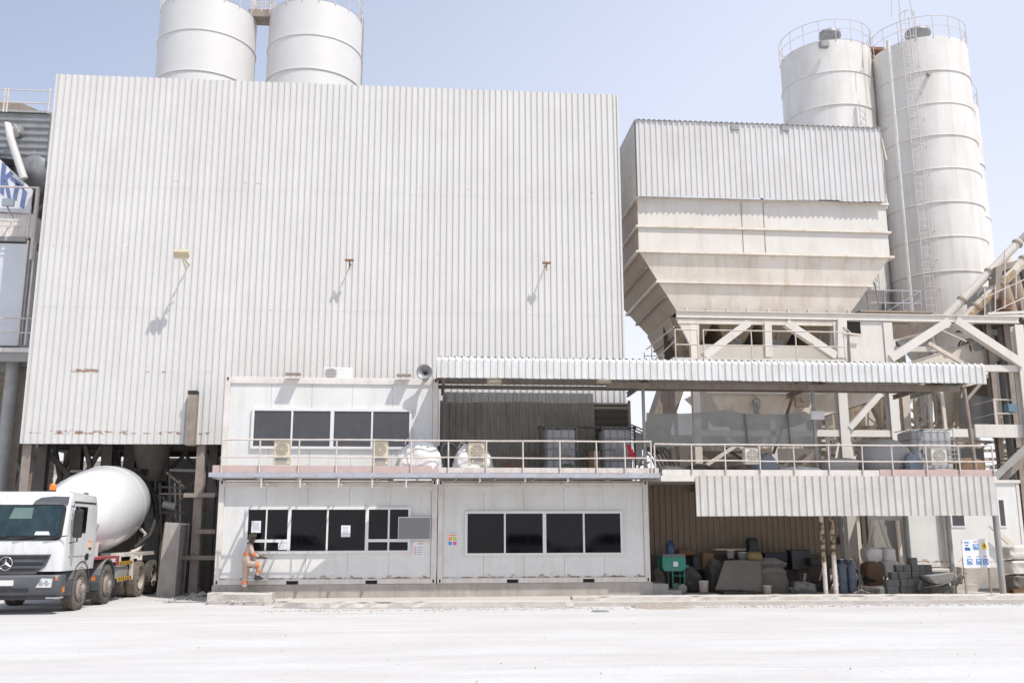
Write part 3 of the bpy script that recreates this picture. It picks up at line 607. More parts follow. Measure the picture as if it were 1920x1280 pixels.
# far pale warehouse seen between the legs
t = thing("warehouse", "pale distant warehouse seen between the steel legs", "building", (-14, 40, GZ))
mb = MB(); mb.box(-34, 2, 36, 50, GZ, 6.3); mb.build("wall", far_m, t); mb = MB(); mb.prism([(-34.3, 35.6, 6.3), (-34.3, 50.4, 6.3), (-34.3, 43, 7.6)], (36.6, 0, 0)); mb.build("roof", sheet_g, t)
for x in (-28, -20, -12, -4):
    mb = MB(); mb.box(x, x + 3.4, 35.95, 36, 1.0, 4.4); mb.build("door", sheet_l, t)
t = thing("boundary_wall", "long low pale boundary wall far behind the plant", "wall", (5, 60, GZ))
mb = MB(); mb.box(-70, 90, 60, 60.3, GZ, 3.0); mb.build("wall_panel", far_m, t); mb = MB(); mb.box(-70, 90, 59.9, 60.4, 3.0, 3.15); mb.build("coping", conc_l, t)
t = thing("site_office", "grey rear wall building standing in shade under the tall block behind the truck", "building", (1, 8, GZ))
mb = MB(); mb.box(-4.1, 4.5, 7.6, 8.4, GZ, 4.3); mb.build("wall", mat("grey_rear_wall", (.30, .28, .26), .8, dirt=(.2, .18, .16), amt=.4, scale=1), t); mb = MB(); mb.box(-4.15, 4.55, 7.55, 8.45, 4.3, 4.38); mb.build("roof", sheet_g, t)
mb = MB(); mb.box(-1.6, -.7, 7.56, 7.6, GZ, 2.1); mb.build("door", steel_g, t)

# ------------------------------------------------------------------ silos
def ring_pts(cx, cy, r, z, n=48): return [(cx + r * math.cos(2 * math.pi * i / n), cy + r * math.sin(2 * math.pi * i / n), z) for i in range(n)]
def silo(cx, cy, r, z0, z1, bands, label, M, cone=True, rail=True, vent=None, lip=.02, legs=True, posts=18, z_rail=None):
    t = thing("cement_silo", label, "silo", (cx, cy, GZ), "round steel silos of the plant")
    mb = MB()
    if cone: mb.lathe([(.25, z0 - r * 1.6), (r * .99, z0)], (cx, cy, 0), 64)
    lv = [z0] + bands + [z1]
    for i in range(len(lv) - 1):                                   # lapped rings of plate, each a hair wider than the one below
        q = r + (.012 if i % 2 else 0); mb.lathe([(q, lv[i]), (q, lv[i + 1])], (cx, cy, 0), 72)
        if i < len(lv) - 2: mb.lathe([(r - .01, lv[i + 1] - .05), (r + lip, lv[i + 1] - .05)], (cx, cy, 0), 72); mb.lathe([(r + lip, lv[i + 1] - .05), (r + lip, lv[i + 1] + .01)], (cx, cy, 0), 72); mb.lathe([(r + lip, lv[i + 1] + .01), (r - .01, lv[i + 1] + .012)], (cx, cy, 0), 72)
    mb.lathe([(r + .012, z1), (.02, z1 + .25)], (cx, cy, 0), 72)
    mb.build("shell", M, t)
    for b in bands:
        h = MB(); h.pipe([Vector(p) for p in ring_pts(cx, cy, r + lip + .012, b - .015, 56)], .022, 6, True); h.build("hoop", M, t)
    if rail:
        rr = r + .02; h = MB(); h.pipe(ring_pts(cx, cy, rr, z1 + 1.05), .018, 6, True); h.build("top_rail", rail_w, t)
        h = MB(); h.pipe(ring_pts(cx, cy, rr, z1 + .55), .012, 6, True); h.build("mid_rail", rail_w, t)
        for i in range(posts):
            a = 2 * math.pi * i / posts; x, y = cx + rr * math.cos(a), cy + rr * math.sin(a); h = MB(); h.tube((x, y, z1 - .1), (x, y, z1 + 1.05), .018, n=6); h.build("rail_post", rail_w, t)
    if legs:
        for i in range(4):
            a = math.pi / 4 + i * math.pi / 2; x, y = cx + r * .93 * math.cos(a), cy + r * .93 * math.sin(a); h = MB(); h.tube((x, y, GZ), (x, y, z0 + .3), .16, n=10); h.build("leg", steel_g, t)
    if vent:
        vx, vy, vr, vh = vent; h = MB(); h.lathe([(vr, z1 + .05), (vr, z1 + vh * .72), (vr * 1.3, z1 + vh * .8), (vr * 1.25, z1 + vh), (.02, z1 + vh * 1.12)], (cx + vx, cy + vy, 0), 20); h.build("dust_filter", galv, t)
    return t
def ladder(t, p, q, wd=.42, right=(1, 0, 0), step=.33, cage=False, M=rail_w, out=(0, -1, 0)):
    p = Vector(p); q = Vector(q); r_ = Vector(right); o_ = Vector(out); d = q - p; n = int(d.length / step)
    for s_ in (-1, 1): h = MB(); h.tube(p + r_ * s_ * wd / 2, q + r_ * s_ * wd / 2, .025, n=6); h.build("ladder_rail", M, t)
    for i in range(1, n): c_ = p + d * i / n; h = MB(); h.tube(c_ - r_ * wd / 2, c_ + r_ * wd / 2, .014, n=5); h.build("rung", M, t)
    if cage:
        k = int(d.length / 1.3)
        for i in range(k + 1):
            c_ = p + d * i / k; h = MB(); pts = [c_ + r_ * (.34 * math.cos(a)) + o_ * (.1 + .55 * math.sin(a)) for a in [math.pi * j / 8 for j in range(9)]]; h.pipe(pts, .016, 5); h.build("cage_hoop", M, t)
        for a in (.25, .5, .75):
            h = MB(); v_ = r_ * (.34 * math.cos(math.pi * a)) + o_ * (.1 + .55 * math.sin(math.pi * a)); h.tube(p + v_, q + v_, .012, n=5); h.build("cage_bar", M, t)
# two silos behind the tall block
def silo_px(pxl, pxr, py, Y): a = P(pxl, py, Y); b_ = P(pxr, py, Y); return (a.x + b_.x) / 2, (b_.x - a.x) / 2
YS = 13.0
xc, rr = silo_px(301, 479, 70, YS); zb_ = PZ(390, 132, YS - rr)
s1 = silo(xc, YS, rr, zb_ - 7, PZ(390, -8, YS - rr), [zb_, PZ(390, 55, YS - rr)], "left of the two clean white silos rising behind the tall corrugated block", silo_b, vent=(0, 0, .5, 1.2))
xc2, rr2 = silo_px(505, 678, 70, YS + .2)
zb2 = PZ(590, 128, YS + .2 - rr2)
s2 = silo(xc2, YS + .2, rr2, zb2 - 7, PZ(590, -6, YS - rr2), [zb2, PZ(590, 60, YS - rr2)], "right of the two clean white silos rising behind the tall corrugated block", silo_b, vent=(-.2, -.5, .4, 1.2))
for t_, px in ((s1, 478), (s2, 681)):
    a = P(px, 40, YS + 1); h = MB(); h.beam((a.x, YS + .6, zb_ - 6), (a.x, YS + .6, a.z + (1.5 if px < 500 else -.1)), .14); h.build("cable_duct", steel_g if px > 500 else silo_b, t_)
t = thing("catwalk", "brown steel catwalk bridging the two clean white silos", "catwalk", (tuple(P(493, 35, YS))))
a = P(478, 33, YS); b_ = P(509, 33, YS); mb = MB(); mb.box(a.x - .2, b_.x + .2, YS - .5, YS + .3, a.z - .22, a.z + .12); mb.build("floor_beam", steel_b, t)
for Y in (YS - .5, YS + .3):
    for k in range(4): mb = MB(); mb.tube((a.x - .2, Y, a.z + .3 + .3 * k), (b_.x + .2, Y, a.z + .3 + .3 * k), .02, n=6); mb.build("rail", rail_w, t)
    for x in (a.x, (a.x + b_.x) / 2, b_.x): mb = MB(); mb.tube((x, Y, a.z), (x, Y, a.z + 1.25), .022, n=6); mb.build("post", rail_w, t)
# right hand silos
YA = 15.5; xa, ra = silo_px(1469, 1626, 120, YA); yf = YA - ra
bA = [PZ(1550, p, yf) for p in (460, 396, 330, 264, 193, 131)]
sA = silo(xa, YA, ra, PZ(1550, 540, yf), PZ(1550, 72, yf), bA, "shorter weathered white silo standing behind the corrugated hopper house", silo_m, vent=(.0, -.7, .42, 1.15))
mb = MB(); c_ = P(1545, 84, yf - .12); mb.cbox(c_, (.4, .3, .28)); mb.build("junction_box", galv, sA)
YB = 14.0; xb, rb = silo_px(1640, 1801, 110, YB); yf = YB - rb
bB = [PZ(1730, p, yf) for p in (505, 440, 375, 312, 250, 190, 129)]
sB = silo(xb, YB, rb, PZ(1740, 600, yf), PZ(1730, 66, yf), bB, "tall weathered white silo with the caged ladder on the right", silo_m, vent=(-.35, -.8, .46, 1.0))
mb = MB(); pa = P(1682, 78, YB - rb * .92); pb = P(1712, 590, YB - rb * .92); mb.tube(Vector((pb.x - .05, YB - rb * .92, pb.z)), Vector((pb.x - .05, YB - rb * .92, pa.z)), .085, n=10); mb.build("fill_pipe", silo_m, sB)
pa = P(1718, 66, yf - .12); pb = P(1748, 600, yf - .12); ladder(sB, (pb.x, yf - .12, pb.z), (pb.x, yf - .12, pa.z + .9), .44, cage=True)
h = MB(); h.pipe([(pb.x - .5, yf + .05, pa.z + 1.0), (pb.x - .45, yf + .05, pa.z + 2.0), (pb.x + .0, yf + .1, pa.z + 2.35), (pb.x + .5, yf + .2, pa.z + 2.35), (pb.x + .62, yf + .2, pa.z + 1.2)], .022, 6); h.build("ladder_arch", rail_w, sB)
h = MB(); h.tube((pb.x + .05, yf + .3, pa.z + .3), (pb.x + .05, yf + .3, pa.z + 4.2), .022, n=6); h.build("mast", rail_w, sB)
h = MB(); q = P(1716, 22, yf + .3); h.prism([(pb.x + .03, yf + .3, pa.z + 2.2), (pb.x - .16, yf + .32, pa.z + 2.1), (pb.x - .1, yf + .35, pa.z + 2.5), (pb.x + .03, yf + .3, pa.z + 3.1)], (0, .02, 0)); h.build("rag_flag", red_m, sB)
h = MB(); q = P(1744, 137, yf - .1); h.tube(q, q + Vector((0, .2, 0)), .1, n=12); h.build("port", galv, sB)
h = MB(); q = P(1775, 84, yf + .3); h.tube(q, q + Vector((0, -.25, -.1)), .05); h.build("bracket", silo_m, sB)
YC = 18.5; xcc, rc = silo_px(1700, 1842, 400, YC); 
bC = [PZ(1800, p, YC - rc) for p in (500, 400, 300)]
silo(xcc, YC, rc, PZ(1740, 600, YC - rc), PZ(1815, 215, YC - rc * .2), bC, "weathered silo half hidden behind the tall ladder silo", silo_m, vent=(.6, 0, .3, .8))
t = thing("catwalk", "small rusty catwalk joining the tops of the two weathered silos", "catwalk", tuple(P(1635, 95, 14.6)))
for py, hh in ((97, .14), (112, .1)):
    a = P(1612, py, 14.6); b_ = P(1652, py, 14.6); mb = MB(); mb.box(a.x, b_.x, 14.2, 15.0, a.z - hh / 2, a.z + hh / 2); mb.build("beam", rust_m, t)
mb = MB(); a = P(1618, 66, 14.2); b_ = P(1654, 68, 14.2); mb.pipe([a, a.lerp(b_, .5) + Vector((0, 0, -.15)), b_], .014, 5); mb.build("chain", rail_w, t)
# ------------------------------------------------------------------ aggregate hopper on the right
HY = 6.0
t = thing("aggregate_hopper", "big cream steel hopper with a corrugated house on top and sloping sides", "hopper", (18.3, 9, GZ))
HL, HR, HB = 13.40, 23.15, 12.2
zt, zh = 17.1, 13.98
mb = MB(); mb.corr((HL, HY - .26, zh + .03), (1, 0, 0), (0, 0, 1), HR - HL - .15, zt - zh - .13, (0, -1, 0), .215, .035, jag=.07); mb.build("front_sheet", sheet_g, t)
mb = MB(); mb.corr((HL, HB, zh + .1), (0, -1, 0), (0, 0, 1), HB - HY, zt - zh - .1, (-1, 0, 0), .2, .035, jag=.12); mb.build("side_sheet", sheet_l, t)
mb = MB(); mb.corr((HR, HY + .4, zh + .1), (0, 1, 0), (0, 0, 1), HB - HY - .4, zt - zh - .1, (1, 0, 0), .2, .035, jag=.1); mb.build("side_sheet", sheet_l, t)
mb = MB(); mb.corr((HL - .05, HY - .34, zt - .10), (1, 0, 0), (0, 1, .01), HR - HL + .2, HB - HY + .2, (0, 0, 1), .2, .035); mb.build("roof_sheet", sheet_g, t)
for x in (HL + .05, (HL + HR) / 2, HR): mb = MB(); mb.beam((x, HY + .1, zh - .1), (x, HY + .1, zt), .09); mb.build("house_post", cream, t)
for x in (HL + .05, HR): mb = MB(); mb.beam((x, HY + 3, zh - .1), (x, HY + 3, zt), .09); mb.build("house_post", cream, t)
for (px, py) in ((1378, 237), (1472, 239)): c_ = P(px, py, HY - .3); mb = MB(); mb.box(c_.x - .15, c_.x + .15, HY - .33, HY - .30, c_.z - .14, c_.z + .06); mb.build("bracket_plate", galv, t)
# loose torn sheet and bracing at the right end
for (a, b_, wd) in (((1648, 240), (1662, 300), .05), ((1652, 320), (1664, 385), .05), ((1640, 300), (1658, 345), .04)): mb = MB(); mb.beam(P(*a, HY + .05), P(*b_, HY + .05), wd); mb.build("torn_brace", cream, t)
mb = MB(); a = P(1652, 322, HY - .01); mb.prism([(a.x - .1, HY - .02, a.z), (a.x + .12, HY - .02, a.z), (a.x + .12, HY - .02, a.z - .9), (a.x - .02, HY - .02, a.z - .7)], (0, .04, 0)); mb.build("torn_patch", interior, t)
def hop_ring(z, xl, xr, yf, yb, w_=.09, h_=.07, M=cream):
    mb = MB(); mb.box(xl - w_, xr + w_, yf - w_, yf, z - h_, z + .005); mb.box(xl - w_, xl, yf, yb, z - h_, z + .005); mb.box(xr, xr + w_, yf, yb, z - h_, z + .005); mb.box(xl - w_, xr + w_, yb, yb + w_, z - h_, z + .005); mb.build("flange", M, t)
zA, zB2, zC2 = PZ(1430, 376, HY), PZ(1430, 429, HY), PZ(1430, 476, HY)
bl = P(1268, 584, HY + .42); br = P(1592, 583, HY + .42); zD2 = bl.z
mb = MB(); mb.box(HL + .03, 18.25, HY, HB, zC2, zA); mb.box(18.255, 23.1, HY + .012, HB - .01, zC2, zA - .01); o = mb.build("bin_wall", cream_l, t)
for x in (17.4, 18.25): mb = MB(); mb.box(x, x + .02, HY - .02, HY + .01, zC2, zA - .05); mb.build("weld_seam", cream_d, t)
S = lambda f: (HL + .03 + (bl.x - HL) * f, 23.1 + (br.x - 23.1) * f, HY + .42 * f, HB - 1.2 * f, zC2 + (zD2 - zC2) * f)
def rect(f): xl, xr, yf, yb, z = S(f); return [(xl, yf, z), (xr, yf, z), (xr, yb, z), (xl, yb, z)]
q0, q1 = rect(0), rect(1.0)
for i_, M_, nm_ in ((0, cream, "front_slope"), (1, cream_d, "side_slope"), (2, cream_d, "rear_slope"), (3, cream_d, "side_slope")):  # side and rear slopes get a darker, browner cream than the front
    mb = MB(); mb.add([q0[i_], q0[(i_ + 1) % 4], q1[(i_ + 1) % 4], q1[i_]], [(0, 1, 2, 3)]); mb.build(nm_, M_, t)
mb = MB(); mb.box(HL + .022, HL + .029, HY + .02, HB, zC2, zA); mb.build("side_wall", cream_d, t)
hop_ring(zA, HL + .03, 23.1, HY, HB); hop_ring(zB2, HL + .03, 23.1, HY, HB); hop_ring(zC2, HL + .03, 23.1, HY, HB, .12)
xl, xr, yf, yb, z = S(.5); hop_ring(z, xl, xr, yf, yb, .10)
for f_ in (.26, .74):
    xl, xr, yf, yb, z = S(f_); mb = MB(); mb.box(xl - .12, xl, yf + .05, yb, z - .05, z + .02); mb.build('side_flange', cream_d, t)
for i in range(9):                                              # stub fins along the lower rim
    x = bl.x + .35 + i * .78; mb = MB(); mb.box(x, x + .06, HY + .35, HY + .9, zD2 - .15, zD2 + .16); mb.build("fin", cream, t)
# lower trough hoppers behind the gate truss
outx = [bl.x + (br.x - bl.x) * f for f in (.0, .25, .5, .75, 1.0)]
for i in range(4):
    a, b_ = outx[i], outx[i + 1]; m_ = (a + b_) / 2; z0_ = zD2 - .1; z1_ = zD2 - 1.25
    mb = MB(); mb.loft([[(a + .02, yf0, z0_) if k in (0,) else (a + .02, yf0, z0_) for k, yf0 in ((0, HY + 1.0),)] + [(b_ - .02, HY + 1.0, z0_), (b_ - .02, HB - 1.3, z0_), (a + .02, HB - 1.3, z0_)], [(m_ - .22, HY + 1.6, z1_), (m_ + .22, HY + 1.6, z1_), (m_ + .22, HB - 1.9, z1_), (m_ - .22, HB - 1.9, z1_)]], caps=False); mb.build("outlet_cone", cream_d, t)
    mb = MB(); mb.box(m_ - .25, m_ + .25, HY + 1.3, HY + 1.55, z1_ - .05, z1_ + .45); mb.tube((m_, HY + 1.28, z1_ + .35), (m_, HY + 1.28, z1_ + .7), .07); mb.build("gate_actuator", steel_g, t)
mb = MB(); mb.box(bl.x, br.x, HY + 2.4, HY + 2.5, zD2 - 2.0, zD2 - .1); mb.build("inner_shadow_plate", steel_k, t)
a = P(1480, 660, HY + .9); mb = MB(); mb.box(bl.x + .6, br.x - .2, HY + .85, HY + .95, P(1480, 676, HY + .9).z - .4, P(1480, 649, HY + .9).z); mb.build("belt_cover", cream_l, t)
# lower left continuation of the side
pA = [P(1172, 560, HB - 1.2), P(1262, 690, HB - 1.2)]
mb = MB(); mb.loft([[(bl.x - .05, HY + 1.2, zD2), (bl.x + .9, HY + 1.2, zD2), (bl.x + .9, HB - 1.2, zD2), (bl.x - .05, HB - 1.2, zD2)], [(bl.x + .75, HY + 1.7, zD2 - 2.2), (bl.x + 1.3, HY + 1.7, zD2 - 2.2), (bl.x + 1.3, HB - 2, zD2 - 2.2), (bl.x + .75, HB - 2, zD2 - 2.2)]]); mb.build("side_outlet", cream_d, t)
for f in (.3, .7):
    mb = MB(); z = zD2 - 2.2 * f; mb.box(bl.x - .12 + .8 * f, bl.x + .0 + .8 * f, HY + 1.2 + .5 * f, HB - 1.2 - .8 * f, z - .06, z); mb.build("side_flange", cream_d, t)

# ---- steel frame that carries the hopper, with the gate truss
FY = 5.9
t = thing("hopper_frame", "cream steel frame with diagonal braces that carries the hopper and the right truss", "steel frame", (19, FY, GZ))
def B(px0, py0, px1, py1, wd, nm, M=cream_l, Y=FY, Y2=None, h=None, I=False):
    mb = MB(); a = P(px0, py0, Y); b_ = P(px1, py1, Y if Y2 is None else Y2)
    (mb.ibeam if I else mb.beam)(a, b_, wd, h or wd, *( () ), up=(0, 1, 0)) if I else mb.beam(a, b_, wd, h or wd, up=(0, 1, 0))
    return mb.build(nm, M, t)
def beamH(py, px0, px1, h, dep, nm, Y=FY, M=cream_l, y2=None):
    a = P(px0, py, Y); b_ = P(px1, y2 or py, Y); mb = MB(); mb.box(a.x, b_.x, Y, Y + dep, (a.z + b_.z) / 2 - h / 2, (a.z + b_.z) / 2 + h / 2); return mb.build(nm, M, t)
zt_ = P(1600, 594, FY).z
mb = MB(); x0_ = P(1268, 594, FY).x; x1_ = P(1908, 594, FY).x
mb.box(x0_, x1_, FY - .1, FY + .1, zt_ + .09, zt_ + .12); mb.box(x0_, x1_, FY - .03, FY + .03, zt_ - .12, zt_ + .09); mb.box(x0_, x1_, FY - .1, FY + .1, zt_ - .15, zt_ - .12); mb.build("top_beam", cream_l, t)
zb3 = P(1500, 672, FY).z
mb = MB(); mb.box(P(1268, 606, FY).x + .05, P(1565, 606, FY).x, FY - .05, FY + .05, zt_ - .36, zt_ - .18); mb.build("lintel_plate", cream, t)
mb = MB(); mb.prism([P(1268, 596, FY - .02), P(1311, 596, FY - .02), P(1311, 668, FY - .02), P(1306, 668, FY - .02)], (0, .12, 0)); mb.build("gusset_plate", cream_l, t)
B(1402, 606, 1320, 668, .28, "gate_brace"); B(1438, 606, 1440, 670, .26, "gate_post"); B(1473, 606, 1566, 668, .28, "gate_brace"); B(1576, 600, 1576, 672, .34, "gate_post")
B(1776, 603, 1668, 673, .30, "truss_brace"); B(1790, 601, 1916, 684, .30, "truss_brace")
B(1740, 643, 1820, 690, .14, "truss_brace", cream, FY + 1.5)
B(1670, 640, 1780, 612, .08, "tie_rod", cream, FY + 1); B(1670, 655, 1830, 655, .2, "tie_beam", cream_l, FY + 2.5); B(1762, 617, 1812, 640, .05, "tie_rod", rail_w, FY + .6)
mb = MB(); a = P(1590, 602, FY); b_ = P(1672, 735, FY); mb.box(a.x, b_.x, FY - .02, FY + .04, b_.z, a.z); mb.build("side_panel", cream_l, t)
mb = MB(); a = P(1581, 603, FY - .03); b_ = P(1614, 627, FY - .03); mb.box(a.x, b_.x, FY - .05, FY - .025, b_.z, a.z); mb.build("panel_opening", interior, t)
mb = MB(); mb.beam(P(1582, 624, FY - .2), P(1616, 628, FY - .2), .06); mb.beam(P(1582, 612, FY - .2), P(1600, 628, FY - .2), .03); mb.build("opening_bar", cream, t)
beamH(688, 1668, 1916, .24, .2, "bottom_chord", y2=690)
for px, py, wd in ((1308, 800, .26), (1583, 800, .34), (1677, 780, .34), (1912, 640, .34), (1450, 800, .2)):
    x = PX(px, py, FY); mb = MB(); mb.ibeam((x, FY + .1, GZ), (x, FY + .1, zt_ - .2 if px != 1450 else 5.9), wd, wd, .03, up=(0, 1, 0)); mb.build("column", cream_l if px != 1308 else cream, t)
for px in (1320, 1590, 1700, 1912):
    x = PX(px, 780, FY + 4.5); mb = MB(); mb.ibeam((x, FY + 4.6, GZ), (x, FY + 4.6, zt_ - .2), .3, .3, .03, up=(0, 1, 0)); mb.build("column", cream, t)
B(1650, 738, 1592, 803, .2, "knee_brace"); beamH(812, 1530, 1700, .24, .2, "lower_beam"); beamH(812, 1312, 1530, .2, .15, "lower_beam", M=cream)
mb = MB(); a = P(1700, 803, FY + .3); b_ = P(1930, 822, FY + .3); mb.box(a.x, b_.x, FY + .3, FY + .5, b_.z + .05, a.z); mb.build("lower_beam", cream_l, t)
for (a, b_) in (((1312, 880), (1380, 835)), ((1440, 870), (1360, 820)), ((1590, 870), (1640, 830)), ((1580, 880), (1540, 905)), ((1590, 850), (1605, 880))): B(*a, *b_, .12, "low_brace", cream)
for px in (1572, 1594): B(px, 830, px + (12 if px > 1580 else -12), 900, .07, "strut", cream)
# gate walkway with its railing
t = thing("gate_walkway", "light steel walkway with railing in front of the hopper gates", "walkway", (17.5, 5.2, 7.5))
WY = 5.0; a = P(1262, 676, WY); b_ = P(1586, 676, WY); mb = MB(); mb.box(a.x, b_.x, WY, WY + .85, a.z - .02, a.z + .12); mb.build("floor_plate", cream_l, t)
mb = MB(); mb.box(a.x, b_.x, WY + .05, WY + .8, a.z - .16, a.z - .03); mb.build("floor_beam", cream_d, t)
zf = a.z
for pxs in ((1266, 1308), (1319, 1409, 1492, 1583)):
    X = [PX(p, 640, WY) for p in pxs]
    for x in X: h = MB(); h.tube((x, WY, zf), (x, WY, zf + 1.12), .024, n=7); h.build("rail_post", rail_w, t)
    for dz in (.58, 1.12): h = MB(); h.tube((X[0], WY, zf + dz), (X[-1], WY, zf + dz), .024, n=7); h.build("rail", rail_w, t)
h = MB(); h.tube(P(1264, 612, WY + .2), P(1212, 655, WY + 2.2), .024, n=7); h.build("stair_rail", rail_w, t)
h = MB(); h.tube(P(1264, 640, WY + .2), P(1212, 690, WY + 2.2), .024, n=7); h.build("stair_rail", rail_w, t)
for (p0, p1) in (((1208, 660), (1208, 690)), ((1222, 650), (1222, 690)), ((1244, 665), (1244, 690)), ((1208, 667), (1246, 667)), ((1226, 690), (1244, 670))): h = MB(); h.tube(P(*p0, WY + 2), P(*p1, WY + 2), .02, n=6); h.build("stair_rail", steel_g, t)

# ---- weigh trough, belt gallery and screw tubes
t = thing("weigh_trough", "pale V shaped weighing trough under the hopper gates seen below the canopy", "hopper", tuple(P(1430, 790, 7)))
tl, tr, bl_, br_ = P(1322, 728, 6.6), P(1545, 742, 6.6), P(1362, 792, 7.2), P(1450, 800, 7.2)
mb = MB(); mb.loft([[(tl.x, 6.4, tl.z), (tr.x, 6.4, tl.z), (tr.x, 9.5, tl.z), (tl.x, 9.5, tl.z)], [(bl_.x, 7.2, bl_.z), (br_.x, 7.2, bl_.z), (br_.x, 8.7, bl_.z), (bl_.x, 8.7, bl_.z)]]); mb.build("body", cream, t)
mb = MB(); mb.box(tl.x - .05, tr.x + .05, 6.3, 6.42, tl.z - .22, tl.z - .1); mb.build("flange", cream_l, t)
c_ = P(1417, 757, 6.6); mb = MB(); mb.tube((c_.x, 6.7, c_.z + .15), (c_.x, 6.55, c_.z - .35), .09); mb.pipe([(c_.x - .1, 6.5, c_.z + .3), (c_.x + .12, 6.45, c_.z + .1), (c_.x + .05, 6.5, c_.z - .3)], .03, 6); mb.build("vibrator", steel_g, t)
c_ = P(1503, 750, 6.3); mb = MB(); mb.cbox(c_, (.5, .2, .5)); mb.tube((c_.x, 6.3, c_.z), (c_.x, 6.1, c_.z), .08); mb.build("bearing_box", cream_d, t)
def gallery(p, q, wd, h_, label, M, legs=(), name="belt_conveyor"):
    p, q = Vector(p), Vector(q); t = thing(name, label, "conveyor", tuple((p + q) / 2)); d = (q - p).normalized(); side = d.cross(Vector((0, 0, 1))).normalized(); up = side.cross(d).normalized()
    mb = MB(); mb.beam(p, q, wd, .06); mb.build("belt", black, t)
    for s_ in (-1, 1): mb = MB(); mb.beam(p + side * s_ * wd / 2 + up * h_ / 2, q + side * s_ * wd / 2 + up * h_ / 2, .05, h_); mb.build("side_panel", M, t)
    mb = MB(); mb.beam(p + up * (h_ + .03), q + up * (h_ + .03), wd + .1, .04); mb.build("cover", M, t)
    for f in legs:
        c_ = p.lerp(q, f)
        for s_ in (-1, 1): mb = MB(); mb.beam(c_ + side * s_ * wd / 2, Vector((c_.x, c_.y, GZ)) + side * s_ * wd * .8, .12); mb.build("leg", M, t)
    return t
gallery(P(1385, 830, 8.6), P(1868, 678, 8.6), .9, .95, "long cream belt gallery climbing to the right behind the canopy posts", cream, (.35, .75))
gallery(P(1236, 850, 7.4), P(1284, 705, 7.4), 1.0, .7, "steep brown belt conveyor beside the barrel roof under the hopper", steel_b, (.5,))
def screw(p, q, r_, label, M, patches=0):
    p, q = Vector(p), Vector(q); t = thing("screw_conveyor", label, "conveyor", tuple(p), "slanting tube conveyors"); mb = MB(); mb.tube(p, q, r_, n=18); mb.build("tube", M, t); d = (q - p).normalized()
    for f in (.02, .28, .62, .97): c_ = p.lerp(q, f); mb = MB(); mb.tube(c_ - d * .04, c_ + d * .04, r_ + .05, n=18); mb.build("flange", cream_d, t)
    mb = MB(); mb.tube(q, q + d * .5, r_ * .8, n=14); mb.build("motor", steel_g, t)
    rn = random.Random(5)
    for k in range(patches):
        f = .15 + .75 * k / patches; c_ = p.lerp(q, f); mb = MB(); side = Vector((0, -1, 0)); mb.beam(c_ + side * (r_ + .001) - d * .2, c_ + side * (r_ + .001) + d * .25 * rn.random(), .01, r_ * .9); mb.build("rust_patch", mat_or, t)
    return t
mat_or = mat("orange_rust_stain", (.40, .27, .13), .85, dirt=(.5, .43, .35), amt=.7, scale=8)
screw(P(1762, 606, 8.0), P(1912, 452, 7.4), .17, "upper of the two cream tubes slanting up to the right edge", cream_l)
screw(P(1795, 612, 7.8), P(1925, 484, 7.2), .2, "lower rust stained tube slanting up to the right edge", cream, 7)
# low platform beside the hopper: railings and small ladder
t = thing("platform", "railed platform on top of the frame between hopper and tall silo", "platform", tuple(P(1690, 588, 7)))
a = P(1600, 588, 7); b_ = P(1735, 588, 7); mb = MB(); mb.box(a.x, b_.x, 6.4, 8.4, a.z - .06, a.z); mb.build("floor_plate", cream_d, t)
X0_, X1_ = P(1660, 580, 7.2).x, P(1728, 580, 7.2).x
for dz in (.5, 1.0): h = MB(); h.tube((X0_ - .6, 7.2, a.z + dz), (X1_, 7.2, a.z + dz), .02, n=6); h.build("rail", rail_b, t)
for x in (X0_, X1_, (X0_ + X1_) / 2): h = MB(); h.tube((x, 7.2, a.z), (x, 7.2, a.z + 1.05), .022, n=6); h.build("rail_post", rail_b, t)
for (p0, p1) in (((1660, 588), (1662, 530)), ((1666, 582), (1728, 545)), ((1688, 590), (1728, 560))): h = MB(); h.tube(P(*p0, 7.3), P(*p1, 7.3), .018, n=6); h.build("rail", rail_b, t)
ladder(t, P(1641, 588, 6.6), P(1630, 530, 6.6), .42, M=steel_b)
# ------------------------------------------------------------------ concrete mixer truck (local: +x its left side, -y forward)
t = thing("mixer_truck", "white concrete mixer truck with a big white drum parked under the tall block", "mixer truck", (0, 0, 0))
def yz(poly, x0, x1): mb = MB(); mb.prism([(x0, y, z) for y, z in poly], (x1 - x0, 0, 0)); return mb
# cab shell
HW = 1.24
secs = []
def cabsec(z, yf, yb, w_, rc=.16):
    pts = []
    for (sx, sy) in ((1, -1), (1, 1), (-1, 1), (-1, -1)):
        cx_, cy_ = sx * (w_ - rc), (yf + rc if sy < 0 else yb - .05)
        r_ = rc if sy < 0 else .05; cx_ = sx * (w_ - r_)
        a0 = {(1, -1): -90, (1, 1): 0, (-1, 1): 90, (-1, -1): 180}[(sx, sy)]
        for k in range(5): a = R(a0 + k * 22.5); pts.append((cx_ + r_ * math.cos(a), (cy_ if sy > 0 else yf + r_) + r_ * math.sin(a), z))
    return pts
for z, yf, yb, w_ in ((.98, -1.33, .88, 1.22), (1.36, -1.36, .88, HW), (1.70, -1.35, .88, HW), (1.80, -1.33, .88, HW), (2.52, -1.16, .88, 1.22), (2.66, -1.10, .88, 1.20), (2.80, -.98, .86, 1.17), (2.86, -.70, .75, 1.05)): secs.append(cabsec(z, yf, yb, w_))
mb = MB(); mb.loft(secs, True)
body = mb.build("cab_body", truckw, t); es = body.modifiers.new("edge", 'EDGE_SPLIT'); es.split_angle = R(38)
